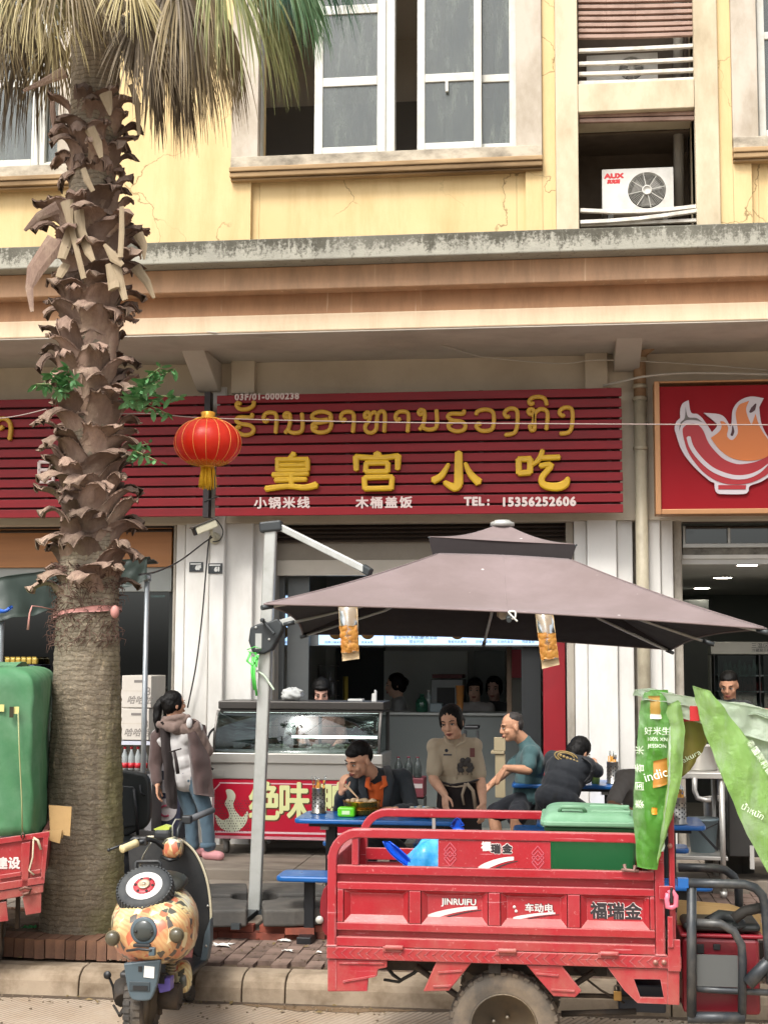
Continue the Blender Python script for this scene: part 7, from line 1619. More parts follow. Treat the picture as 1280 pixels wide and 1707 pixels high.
obj('bed_leg', MB().box(GX(20), GX(26), YG+.4, YG+.5, .17+.2, PZ(1492, YG, 30)), GRIME, gt3)
gt3.rotation_euler.z = math.radians(17)
# cardboard piece between cover and trunk
cdb = MB()
a = [P(x, y, 9.0) for x, y in ((82, 1342), (120, 1345), (117, 1394), (106, 1392), (104, 1398), (84, 1388))]; cdb.prism(a, (0, .006, 0)); cdb.prism([P(x, y, 8.98) for x, y in ((76, 1385), (104, 1384), (100, 1406), (78, 1400))], (0, .01, 0))
tag(obj('cardboard', cdb, CARD, loc=P(100, 1395, 9)), 'torn cardboard piece sticking out behind the green canvas cover', 'cardboard')
# dark tarpaulin on a galvanised frame behind the palm
GALV = mat('galvanised pipe', '#9aa0a3', .35, .7, .12, 5, .05, 60)
YQ = 11.3
ts = thing('tarpaulin_shelter', 'dark green tarpaulin stretched over a galvanised pipe frame', 'shelter', (PX(130, YQ, 1400), YQ, .17))
TARP = mat('dark green tarpaulin', '#27332d', .5, 0, .15, 3, .2, 20, '#56605a', 2, .4)
pr_ = P(246, 955, YQ); zft = .17
obj('frame_pole', MB().tube([(pr_.x, YQ, zft), (pr_.x, YQ, pr_.z)], .022, 10), GALV, ts); xl_ = P(2, 1020, 10.6)
obj('frame_pole', MB().tube([(xl_.x, 10.6, zft), (xl_.x, 10.6, xl_.z)], .03, 10), GALV, ts)
obj('frame_pole', MB().tube([(pr_.x, YQ, pr_.z-.03), (PX(150, YQ+.02, 985), YQ+.02, PZ(984, YQ, 150)), (PX(60, 10.9, 1010), 10.9, PZ(1006, 10.9, 60)), (xl_.x, 10.6, xl_.z-.02)], .02, 8), GALV, ts)
edge_t = [P(-80, 985, 10.6), P(10, 962, 10.7), P(97, 950, 11.0), P(200, 935, 11.25), P(248, 929, 11.3)]
def pick3(pl, t):
    k = t*(len(pl)-1); i = min(int(k), len(pl)-2); return pl[i].lerp(pl[i+1], k-i)
edge_b = [P(-80, 1040, 10.55), P(20, 1030, 10.6), P(90, 1012, 10.9), P(190, 984, 11.25), P(248, 962, 11.3)]
def tarpf(u, v): 
    p_ = pick3(edge_t, u).lerp(pick3(edge_b, u), v) if v <= 1 else None; w_ = .02*noise.noise((u*14, v*3, 1))+.012*math.sin(u*47+v*3)*v; return p_+Vector((0, -.04+w_, -.03*abs(math.sin(u*12))*v))
obj('tarpaulin_side', MB().grid(tarpf, 50, 10, True, .004), TARP, ts)
def tarpt(u, v): p_ = pick3(edge_t, u); return p_+Vector((0, v*.3, -.02*v+.03*noise.noise((u*6, v*5, 2))))
obj('tarpaulin_top', MB().grid(tarpt, 40, 14, True, .004), TARP, ts)
obj('blue_tie', MB().tube([P(-5, 1015, 10.5), P(8, 1020, 10.5), P(20, 1012, 10.5), P(12, 1018, 10.48), P(2, 1020, 10.5)], .014, 6), mat('blue tie cloth', '#1d4fa3', .5), ts)
obj('pole_clamp', MB().lathe([(.03, -.03), (.034, 0), (.03, .03)], (pr_.x, YQ, pr_.z-.04), 12), GALV, ts)
# cartons, bottle pack and black backrest beside the trunk
CART = mat('white carton', '#b9b3aa', .7, 0, .05, 3, .05, 50, '#938a7c', 2, .4); CPR = mat('carton print', '#6f6a66', .6)
def carton(label, x0, y0, x1, y1, Y, dep, turn=None):
    t = thing('carton', label, 'carton', tuple(P((x0+x1)/2, y1, Y)), 'cartons stacked beside the palm trunk')
    b = MB().pbox(x0, y0, x1, y1, Y, dep); obj('box_body', b, CART, t, bevel=.006)
    obj('tape_seam', MB().pbox(x0+1, lerp(y0, y1, .47), x1-1, lerp(y0, y1, .47)+.8, Y-.001, .001), mat('tan seam', '#a89a84', .6), t)
    obj('hand_hole', MB().pbox(lerp(x0, x1, .42), lerp(y0, y1, .14), lerp(x0, x1, .75), lerp(y0, y1, .22), Y-.002, .002), CPR, t)
    c_ = P(lerp(x0, x1, .6), lerp(y0, y1, .77), Y-.002); obj('carton_lettering', text_mb(MB(), '哈哈哈', c_, .085, .001, 0, 1.0, shear=.3), CPR, t)
    a_ = P(lerp(x0, x1, .9), lerp(y0, y1, .5), Y-.002); obj('carton_lettering', text_mb(MB(), '8', a_, .11, .001, 0, 1.0), CPR, t)
    return t
YK = 13.62; xs_ = P(280, 1126, YK)
carton('topmost white carton beside the palm trunk', 204, 1126, 252, 1180, YK, .5); carton('middle white carton of the stack beside the palm trunk', 198, 1181, 248, 1234, YK, .5)
carton('white carton half hidden behind the right edge of the palm trunk', 192, 1150, 203, 1204, YK+.2, .5)
BT2 = mat('clear pet bottle', '#b9c0c0', .12, 0, .05, 5, trans=.5); LBL = mat('red bottle label', '#a81c28', .4)
bp = thing('bottle_pack', 'shrink wrapped pack of water bottles with red labels under the cartons', 'bottles', tuple(P(225, 1290, YK)))
for iy in range(2):
    for ix in range(5):
        x_ = PX(197+ix*11, YK+.03+iy*.07, 1260); zb_ = PZ(1290, YK)
        o = obj('bottle', MB().lathe([(.027, 0), (.031, .01), (.031, .13), (.012, .185), (.012, .2)], (x_, YK+.04+iy*.07, zb_), 12), BT2, bp); obj('bottle_label', MB().lathe([(.0318, .02), (.0318, .07)], (x_, YK+.04+iy*.07, zb_), 12), LBL, o); obj('bottle_cap', MB().lathe([(.0145, .2), (.0145, .222)], (x_, YK+.04+iy*.07, zb_), 10), LBL, o)
obj('pack_top', MB().pbox(192, 1235, 252, 1242, YK, .3), mat('pale blue wrap', '#b5b8c4', .3), bp)
obj('pack_base', MB().pbox(192, 1290.5, 252, 1400, YK+.02, .45), mat('crate of bottles', '#6b6a6c', .6, 0, .2, 8), bp)
bs = thing('scooter_backrest', 'black scooter with a rounded padded backrest between trunk and pillar', 'scooter', tuple(P(225, 1430, 10.6)))
YB = 10.6
pts = [(190, 1292), (230, 1288), (246, 1296), (250, 1320), (250, 1360), (244, 1376), (232, 1384), (190, 1392)]
obj('backrest', MB().prism([P(x, y, YB) for x, y in smooth_poly(pts)], (0, .07, 0)), mat('black vinyl', '#1c2020'), bs, bevel=.02, seg=3)
obj('backrest_panel', MB().prism([P(x, y, YB-.012) for x, y in ((192, 1310), (222, 1311), (227, 1318), (229, 1376), (192, 1382))], (0, .012, 0)), mat('dark vinyl panel', '#24282a', .45), bs, bevel=.01)
obj('support_bar', MB().tube([P(224, 1316, YB-.03), P(228, 1350, YB-.03), P(230, 1392, YB-.03)], .012, 8), BLKS, bs); obj('hook', MB().tube([P(234, 1308, YB-.02), P(235, 1322, YB-.03), P(243, 1326, YB-.03)], .008, 6), BLKS, bs)
obj('scooter_seat', MB().ell(P(225, 1400, YB+.2), (.22, .35, .06)), mat('black vinyl', '#1c2020'), bs); obj('scooter_body', MB().ell(P(225, 1450, YB+.2), (.16, .5, .22)), BLKS, bs)
wheel('wheel', (PX(228, YB, 1480), YB-.1, .17+.2), .2, .09, bs, (1, 0, 0))
# soap crate and panels by the woman
tag(obj('drink_crate', MB().pbox(256, 1255, 300, 1400, 14.0, .28), mat('navy printed carton', '#2b2e45', .6, 0, .1, 5), loc=P(275, 1400, 14.0), bevel=.006), 'tall stack of navy printed cartons behind the woman in the brown coat', 'carton')
pr2 = thing('drink_print', 'white round emblem printed on the navy cartons', 'print', tuple(P(276, 1360, 13.99)))
obj('print_patch', MB().prism([P(276+19*math.cos(k*.3491), 1350-19*math.sin(k*.3491), 13.994) for k in range(18)], (0, .004, 0)).pbox(266, 1258, 284, 1285, 13.994, .004).pbox(262, 1300, 282, 1322, 13.994, .004), mat('white carton print', '#bdb8bb', .6), pr2)
b = MB(); b.tube([P(276+9*math.cos(k*.45), 1352-9*math.sin(k*.45), 13.992) for k in range(2, 13)], .012, 5); obj('print_ring', b, mat('pink print', '#b04a62', .6), pr2)

# ------------------------------------------------------------------ camouflage scooter seen from behind
def m_camo():
    t = NT('camouflage paint'); mp = t.map((17, 17, 10), rot=(.25, .45, .25)); vo = t.n('TexVoronoi', distance='CHEBYCHEV'); vo.inputs['Scale'].default_value = 1.35; vo.inputs['Randomness'].default_value = .7; t.l(mp, vo.inputs['Vector'])
    sp = t.n('SeparateColor'); t.l(vo.outputs['Color'], sp.inputs[0])
    bgc = t.ramp(t.noise(2.6, 3), [(.34, '#b8684a'), (.44, '#c4996a'), (.52, '#cbbf8a'), (.62, '#bcc4b2')])
    d = t.ramp(sp.outputs[0], [(0, '#3c4140'), (.34, '#3c4140'), (.341, '#b55f45'), (.46, '#b55f45'), (.461, '#d9cfa4'), (.6, '#d9cfa4')], 'CONSTANT')
    f = t.ramp(sp.outputs[0], [(0, .92), (.6, .92), (.601, 0.0)], 'CONSTANT'); edge = t.ramp(vo.outputs['Distance'], [(.4, 1.0), (.44, 0.0)])
    wv = t.n('TexWave', bands_direction='DIAGONAL'); wv.inputs['Scale'].default_value = 16; wv.inputs['Distortion'].default_value = 5; t.l(t.tc.outputs['Object'], wv.inputs['Vector'])
    bgc = t.mix(t.math('MULTIPLY', t.ramp(wv.outputs['Fac'], [(.55, 0.0), (.65, .6)]), t.noise(3, 2)), bgc, '#a8522f')
    t.set(Base_Color=t.mix(t.math('MULTIPLY', f, edge), bgc, d), Roughness=.32, Coat_Weight=.3); return t.m
CAMO = m_camo(); BPL = mat('matt black scooter plastic', '#1e2022', .45, 0, .12, 5, .05, 60, '#4a4844', 4, .35); GPL = mat('blue grey plastic', '#45535a', .4, 0, .1, 5, .04, 50, '#6d757a', 3, .3)
X0 = -2.335
sc3 = thing('camouflage_scooter', 'camouflage painted electric scooter parked with its spare wheel facing us', 'scooter', (X0, 7.95, 0))
def ring_loft(rings, n=28, ex=2.6):
    b = MB(); vs = []
    for (Y, cx, cz, hw, ht, hb) in rings:
        for j in range(n):
            a = 2*math.pi*j/n; c_, s_ = math.cos(a), math.sin(a)
            x = math.copysign(abs(c_)**(2/ex), c_)*hw; z = math.copysign(abs(s_)**(2/ex), s_)*(ht if s_ > 0 else hb); vs.append((cx+x, Y, cz+z))
    fs = []
    for i in range(len(rings)-1):
        for j in range(n): j2 = (j+1) % n; fs.append((i*n+j, i*n+j2, (i+1)*n+j2, (i+1)*n+j))
    fs.append(tuple(range(n))[::-1]); fs.append(tuple((len(rings)-1)*n+j for j in range(n)))
    return b.add(vs, fs, True)
xc = lambda px, Y, py=1550: PX(px, Y, py)
body = []
for (Y, px, pyc, hw, pyt, pyb) in ((7.62, 246, 1562, 30, 1540, 1586), (7.66, 248, 1556, 50, 1525, 1598), (7.74, 251, 1550, 64, 1508, 1606), (7.86, 255, 1545, 72, 1492, 1608), (8.02, 259, 1542, 74, 1482, 1604), (8.2, 263, 1538, 71, 1476, 1592), (8.36, 266, 1532, 64, 1472, 1576), (8.5, 268, 1528, 52, 1474, 1560)):
    c_ = P(px, pyc, Y); body.append((Y, c_.x, c_.z, hw*Y/2400, PZ(pyt, Y, px)-c_.z, c_.z-PZ(pyb, Y, px)))
obj('rear_shell', ring_loft(body), CAMO, sc3)
def disc(nm, px, py, Y, r, th, m, ax=(0, -1, 0), prof=None, par=sc3): return obj(nm, MB().lathe(prof or [(r*.2, th*1.0), (r*.7, th*.85), (r*.95, th*.4), (r, 0)][::-1], P(px, py, Y), 24, ax), m, par)
def rel(px, py):                                       # on the rear shell's surface: nearest ring depth
    return 7.63+.0012*((px-248)**2/14+(max(0, 1560-py))**1.35/3)
disc('tail_lamp', 241, 1551, 7.63, .064, .03, mat('smoked lamp', '#3b3f3d', .2, 0, .1, 6)); obj('lamp_bezel', MB().lathe([(.06, -.01), (.07, -.008), (.073, .012), (.066, .016)], P(241, 1551, 7.63), 28, (0, -1, 0)), GPL, sc3)
for dx in (-.045, .045): obj('lamp_screw', MB().lathe([(.007, 0), (.007, .01)], P(241, 1553, 7.605)+Vector((dx, 0, 0)), 8, (0, -1, 0)), CAMB, sc3)
SMK = mat('smoked amber indicator', '#4d4839', .2, 0, .15, 8)
for px, py in ((188, 1564), (295, 1559)):
    disc('indicator', px, py, 7.6, .038, .03, SMK); obj('indicator_rim', MB().lathe([(.036, -.008), (.041, -.006), (.041, .004)], P(px, py, 7.6), 20, (0, -1, 0)), mat('bronze rim', '#6f6550', .35, .5), sc3); obj('indicator_stalk', MB().tube([P(px, py+2, 7.6), P(lerp(px, 250, .25), py+4, 7.8)], .016, 8), BPL, sc3)
obj('plate_bracket', MB().tube([P(212, 1585, 7.62), P(232, 1582, 7.56), P(252, 1584, 7.56), P(258, 1590, 7.6)], .008, 6).pbox(222, 1574, 250, 1580, 7.58, .03), BPL, sc3, bevel=.004)
obj('plate_clip', MB().pbox(248, 1580, 258, 1594, 7.56, .03), GPL, sc3, bevel=.004)
# grey mudguard with sticker
mg = [(206, 1606), (268, 1600), (266, 1618), (262, 1640), (255, 1660), (248, 1668), (226, 1668), (217, 1662), (211, 1640)]
obj('rear_mudguard', MB().prism([P(x, y, 7.66) for x, y in smooth_poly(mg, (0, 1))], (0, .035, 0)), GPL, sc3, bevel=.008)
obj('mudguard_recess', MB().pbox(216, 1636, 250, 1653, 7.654, .005), mat('darker grey plastic', '#333d42', .45), sc3, bevel=.003); obj('mudguard_lens', MB().pbox(222, 1643, 246, 1651, 7.65, .004), CAMB, sc3)
obj('sticker', MB().prism([P(x, y, 7.655) for x, y in ((241, 1610), (258, 1612), (257, 1631), (240, 1629))], (0, .004, 0)), mat('white sticker', '#d6d6d2', .5), sc3); obj('mudguard_slot', MB().pbox(231, 1611, 237, 1620, 7.656, .004), CAMB, sc3)
# wheels
TY = mat('scooter tyre', '#3b3835', .85, 0, .2, 6, .25, 60, '#7a6d5c', 3, .8)
xr_ = xc(238, 7.95, 1700)
wheel('rear_wheel', (xr_, 7.95, .222), .222, .1, sc3, (1, 0, 0), 36, TY); wheel('front_wheel', (xc(318, 8.98, 1640), 8.98, .222), .222, .085, sc3, (1, 0, 0), 36, TY)
# spare wheel tilted on the tail
sw = P(243, 1486, 7.86); axs = Vector((0, -math.cos(math.radians(52)), math.sin(math.radians(52))))
spw = obj('spare_tyre', MB().lathe([(.085, -.04), (.11, -.052), (.14, -.05), (.153, -.02), (.155, 0), (.153, .02), (.14, .048), (.11, .05), (.085, .038)], sw, 44, axs), mat('clean dark tyre', '#2f3234', .8, 0, .15, 6, .2, 60, '#5d5c58', 4, .5), sc3)
q = Vector((0, 0, 1)).rotation_difference(axs); b = MB()
for k in range(40):
    a = k*math.tau/40
    for s in (-1, 1):
        a2 = a+(s > 0)*.08; b.bar(sw+q @ Vector((.15*math.cos(a2), .15*math.sin(a2), s*.042)), sw+q @ Vector((.157*math.cos(a2+.05), .157*math.sin(a2+.05), s*.006)), .014, .008, q @ Vector((math.cos(a2), math.sin(a2), 0)))
tag(obj('tread_block', b, mat('clean dark tyre', '#2f3234'), spw), kind='stuff')
WD = mat('white brake disc', '#cfccc8', .35, .1, .05, 9); b = MB(); N = 22
for k in range(N):
    a = k*math.tau/N; a1 = (k+.5)*math.tau/N
    pts = [(.098, a), (.098, a1), (.062, a1+.12), (.062, a+.12)]; b.prism([sw+q @ Vector((r_*math.cos(t_), r_*math.sin(t_), .041)) for r_, t_ in pts], q @ Vector((0, 0, .005)))
b.lathe([(.094, .041), (.1, .041), (.1, .0455), (.094, .0455)], sw, 40, axs).lathe([(.058, .041), (.066, .041), (.066, .0455), (.058, .0455)], sw, 40, axs)
obj('disc', b, WD, spw); obj('disc_carrier', MB().lathe([(.06, .03), (.06, .046), (.045, .05)], sw, 24, axs), mat('red carrier', '#a03038', .4), spw)
for k in range(6):
    a = k*math.tau/6; obj('carrier_hole', MB().lathe([(.008, .049), (.008, .0525)], sw+q @ Vector((.048*math.cos(a), .048*math.sin(a), 0)), 8, axs), CAMB, spw)
obj('hub_ring', MB().lathe([(.02, .05), (.032, .05), (.034, .06), (.03, .064), (.02, .06)], sw, 24, axs).lathe([(.012, .05), (.01, .066)], sw, 12, axs), mat('dull hub metal', '#a89a84', .4, .5), spw)
# seat, grab rail
st2 = []
for (Y, px, pyc, hw, pyt, pyb) in ((8.02, 262, 1484, 34, 1468, 1492), (8.12, 266, 1474, 44, 1456, 1488), (8.3, 270, 1468, 46, 1450, 1482), (8.5, 270, 1466, 42, 1454, 1478), (8.62, 270, 1468, 30, 1460, 1474)):
    c_ = P(px, pyc, Y); st2.append((Y, c_.x, c_.z, hw*Y/2400, PZ(pyt, Y, px)-c_.z, c_.z-PZ(pyb, Y, px)))
obj('seat', ring_loft(st2, 24, 2.3), mat('black seat vinyl', '#22241f', .5, 0, .12, 5, .1, 40, '#4d4c45', 3, .4), sc3)
obj('grab_rail', MB().tube([P(227, 1462, 8.0), P(227, 1438, 8.02), P(230, 1436.5, 8.02), P(264, 1436, 8.02), P(268, 1438, 8.02), P(268, 1462, 8.02)], .011, 8), BPL, sc3)
# leg shield
sh = [(214, 1405), (240, 1396), (290, 1396), (318, 1412), (336, 1440), (347, 1475), (352, 1520), (350, 1565), (344, 1600), (331, 1606), (318, 1590), (240, 1590), (222, 1500)]
shv = smooth_poly(sh)
def shield(u, v): pass
obj('leg_shield', MB().prism([P(p.x, p.y, 8.78) for p in shv], (0, .05, 0)), BPL, sc3, bevel=.012)
obj('shield_trim', MB().tube([P(p.x, p.y, 8.775) for p in smooth_poly(sh)[4:36]], .008, 6), mat('cream trim', '#b5ad94', .4), sc3)
obj('shield_side', MB().prism([P(x, y, 8.7) for x, y in ((340, 1560), (351, 1530), (351, 1570), (345, 1602), (332, 1606), (336, 1590))], (0, .08, 0)), GPL, sc3, bevel=.01)
obj('shield_rivet', MB().lathe([(.008, 0), (.008, .006)], P(347, 1510, 8.77), 8, (0, -1, 0)).lathe([(.008, 0), (.008, .006)], P(344, 1577, 8.5), 8, (0, -1, 0)).lathe([(.014, 0), (.012, .02)], P(305, 1460, 8.77), 10, (0, -1, 0)), mat('steel rivet', '#9a9a95', .3, .7), sc3)
obj('floor_board', MB().box(xc(225, 8.6, 1590), xc(335, 8.6, 1590), 8.3, 8.8, .26, .3), BPL, sc3, bevel=.015)
obj('headset', ring_loft([(8.56, P(287, 1416, 8.56).x, P(287, 1416, 8.56).z, .045, .05, .045), (8.6, P(287, 1415, 8.6).x, P(287, 1415, 8.6).z, .06, .065, .06), (8.7, P(289, 1414, 8.7).x, P(289, 1414, 8.7).z, .066, .07, .06), (8.84, P(292, 1413, 8.84).x, P(292, 1413, 8.84).z, .05, .06, .05)]), CAMO, sc3)
obj('headset_collar', MB().tube([P(270, 1428, 8.6), P(284, 1434, 8.57), P(298, 1430, 8.6)], .012, 6), BPL, sc3)
obj('dash_pod', MB().pbox(255, 1382, 284, 1402, 8.62, .1), BPL, sc3, bevel=.025, seg=3); obj('dash_screen', MB().prism([P(x, y, 8.63) for x, y in ((256, 1382), (272, 1376), (283, 1379), (282, 1383), (262, 1386))], (0, .08, 0)), mat('lime dash screen', '#a3b04a', .3), sc3)
HB = mat('black handlebar', '#24272a', .4, .3)
obj('handlebar', MB().tube([P(288, 1420, 8.62), P(272, 1412, 8.58), P(260, 1402, 8.54), P(248, 1399, 8.5), P(232, 1405, 8.44)], .014, 8), HB, sc3); obj('handlebar', MB().tube([P(296, 1404, 8.68), P(297, 1384, 8.7), P(302, 1372, 8.74), P(314, 1368, 8.78)], .014, 8), HB, sc3)
obj('left_grip', MB().lathe([(.02, 0), (.024, .004), (.022, .02), (.022, .1), (.024, .12)], P(203, 1416, 8.32), 16, P(235, 1402, 8.45)-P(203, 1416, 8.32)), mat('cream rubber grip', '#c4b68a', .7, 0, .08, 9, .2, 60), sc3); obj('right_grip', MB().tube([P(316, 1366, 8.79), P(356, 1350, 8.95)], [.021, .019], 12), mat('grey rubber grip', '#4d4f52', .7), sc3)
obj('brake_lever', MB().tube([P(238, 1398, 8.5), P(215, 1404, 8.4), P(182, 1417, 8.28)], .007, 6).ell(P(182, 1417, 8.28), (.011, .011, .011)), HB, sc3); obj('brake_lever', MB().tube([P(310, 1362, 8.8), P(330, 1358, 8.86), P(345, 1352, 8.9)], .007, 6), HB, sc3)
obj_split('switch_block', MB().pbox(232, 1395, 244, 1410, 8.46, .05).pbox(303, 1360, 318, 1374, 8.74, .05), BPL, sc3, bevel=.008); obj('brake_cable', MB().tube([P(288, 1398, 8.65), P(288, 1376, 8.66), P(293, 1366, 8.68), P(302, 1366, 8.72)], .005, 5).tube([P(252, 1405, 8.5), P(240, 1425, 8.6), P(232, 1450, 8.72)], .005, 5), mat('grey cable sleeve', '#8a8a80', .5), sc3)
# running gear on the right of the wheel
sp_ = MB()
pts = [P(285, 1590+k*.9, 7.95)+Vector((.026*math.cos(k*1.1), .026*math.sin(k*1.1), 0)) for k in range(36)]; sp_.tube(pts, .006, 5); sp_.tube([P(285, 1585, 7.95), P(286, 1626, 7.95)], .014, 8)
obj('shock_spring', sp_, mat('dirty spring', '#8a8168', .5, .4), sc3)
obj('motor_case', MB().tube([P(268, 1660, 7.95), P(300, 1662, 7.95)], .07, 16), GRIME, sc3); obj('controller', MB().prism([P(x, y, 7.8) for x, y in ((261, 1633), (284, 1630), (284, 1652), (266, 1656))], (0, .08, 0)), mat('violet plastic', '#5d52a0', .4, 0, .2, 8), sc3, bevel=.006); obj('controller_vent', MB().pbox(264, 1625, 274, 1640, 7.79, .03), CAMB, sc3)
obj('side_cover', ring_loft([(8.1, P(302, 1640, 8.1).x, P(302, 1640, 8.1).z, .03, .04, .05), (8.16, P(305, 1630, 8.16).x, P(305, 1630, 8.16).z, .055, .085, .085), (8.35, P(306, 1626, 8.35).x, P(306, 1626, 8.35).z, .05, .09, .07), (8.5, P(306, 1622, 8.5).x, P(306, 1622, 8.5).z, .03, .06, .04)]), CAMO, sc3)
obj('front_mudguard', MB().grid(lambda u, v: (xc(320, 8.98, 1620)+(v-.5)*.12, 8.98+.24*math.cos(math.pi*(.35+.75*u)), .222+.245*math.sin(math.pi*(.35+.75*u))), 16, 4, True, .006), mat('faded red plastic', '#8a5046', .5, 0, .2, 6), sc3)
obj('swing_arm', MB().tube([P(298, 1622, 8.3), P(296, 1655, 8.0), P(298, 1676, 7.95)], .022, 8).tube([P(268, 1650, 7.9), P(267, 1690, 7.95)], .014, 6), GRIME, sc3)
obj('kick_stand', MB().tube([P(222, 1650, 8.1), P(207, 1682, 8.05), P(200, 1693, 8.0)], .012, 6).tube([P(200, 1693, 8.0), P(190, 1676, 8.1)], .008, 6), GRIME, sc3)
obj('foot_peg', MB().tube([P(192, 1666, 8.15), P(189, 1645, 8.12), P(182, 1628, 8.1)], .008, 6).lathe([(.022, 0), (.022, .01)], P(180, 1625, 8.09), 14, (0, -1, 0)), BPL, sc3)
obj('left_gear', MB().tube([P(205, 1640, 8.1), P(206, 1668, 8.0)], .05, 10), GRIME, sc3)
# ------------------------------------------------------------------ people
def blob(name, mb, voxel, m, parent, smooth=4, fac=.5, wrinkle=0, wscale=14, seed=0):
    me = mesh_of(name, mb, m, ORG[parent.name]); o = bpy.data.objects.new(name, me); C.objects.link(o)
    r = o.modifiers.new('r', 'REMESH'); r.mode = 'VOXEL'; r.voxel_size = voxel; r.use_smooth_shade = True
    if smooth: s = o.modifiers.new('s', 'SMOOTH'); s.factor = fac; s.iterations = smooth
    dg = bpy.context.evaluated_depsgraph_get(); me2 = bpy.data.meshes.new_from_object(o.evaluated_get(dg)); me2.name = name
    if wrinkle:
        sv = Vector((seed, seed*.7, 0))
        for v, n_ in zip(me2.vertices, [Vector(x.vector) for x in me2.vertex_normals]):
            p = v.co*wscale; k = noise.noise(Vector((p.x, p.y, p.z*.55))+sv)+.5*noise.noise(Vector((p.x*2.3, p.y*2.3, p.z*1.2))+sv)
            v.co = v.co+n_*(k*wrinkle)
    o.modifiers.clear(); o.data = me2; bpy.data.meshes.remove(me); me2.materials.clear(); me2.materials.append(m)
    me2.polygons.foreach_set('use_smooth', [True]*len(me2.polygons)); me2.polygons.foreach_set('material_index', [0]*len(me2.polygons))
    o.parent = parent; ORG[o.name] = ORG[parent.name]; return o
def cap(mb, a, b, ra, rb, n=14):
    a = Vector(a); b = Vector(b); d = b-a; L = d.length
    if L < 1e-5: return mb.ell(a, (ra, ra, ra), n, 8)
    prof = []
    for k in range(5): t = math.pi/2*(k/4); prof.append((max(ra*math.sin(t), .0004), -ra*math.cos(t)))
    for k in range(5): t = math.pi/2*(k/4); prof.append((max(rb*math.cos(t), .0004), L+rb*math.sin(t)))
    return mb.lathe(prof, a, n, d)
def frame(f, u=(0, 0, 1)):
    f = Vector(f).normalized(); u = Vector(u); r = f.cross(u).normalized(); u = r.cross(f).normalized(); return f, u, r
def fe(mb, c, r, fr, n=16, m=10):
    f, u, rt = fr; M = Matrix((rt, f, u)).transposed(); return mb.ell(c, r, n, m, M)
def hand(mb, w, d, nrm, side, curl=.5, s=1.0, spread=.12):
    """w wrist, d direction of the fingers, nrm out of the back of the hand, side +1/-1 puts the thumb"""
    d = Vector(d).normalized(); nrm = Vector(nrm); nrm = (nrm-d*nrm.dot(d)).normalized(); lat = d.cross(nrm).normalized()*side
    w = Vector(w); k = s
    for i, (o, L) in enumerate(((.027, .078), (.009, .088), (-.009, .082), (-.026, .066))):
        b0 = w+d*.012*k+lat*o*.6*k; b1 = w+d*.085*k+lat*o*k; cap(mb, b0, b1, .0155*k, .0125*k, 8)
        p = b1; dd = (d+lat*(o*spread*8)).normalized(); a = 0
        for j, (fr_, r0, r1) in enumerate(((.45, .0098, .009), (.31, .009, .0082), (.24, .0082, .007))):
            a = curl*(.35+.35*j); ax = dd.cross(nrm).normalized(); dd = (dd*math.cos(a)-nrm*math.sin(a)).normalized(); q = p+dd*L*fr_*k; cap(mb, p, q, r0*k, r1*k, 8); p = q
    t0 = w+d*.025*k+lat*.022*k; t1 = t0+(d*.6+lat*.75-nrm*.25).normalized()*.042*k; t2 = t1+(d*.85+lat*.25-nrm*.35*curl).normalized()*.034*k; t3 = t2+(d*.95-lat*.05-nrm*.4*curl).normalized()*.026*k
    cap(mb, t0, t1, .015*k, .0115*k, 8); cap(mb, t1, t2, .0112*k, .0098*k, 8); cap(mb, t2, t3, .0096*k, .008*k, 8)
SKIN = {}
def skin(c):
    return mat('skin '+c, c, .5, 0, .12, 22, .12, 160, '#8a5240', 18, .22, spec=.32)
HAIR = mat('black hair', '#0a0807', .55, 0, .3, 9, .5, 60, None, stretch=(6, 6, 1), spec=.22)
EYEW = mat('eye white', '#b9b2a8', .3); EYED = mat('dark iris', '#120d0b', .2); LIP = mat('lip', '#8a4a40', .45); BROW = mat('eyebrow', '#1a1412', .8)
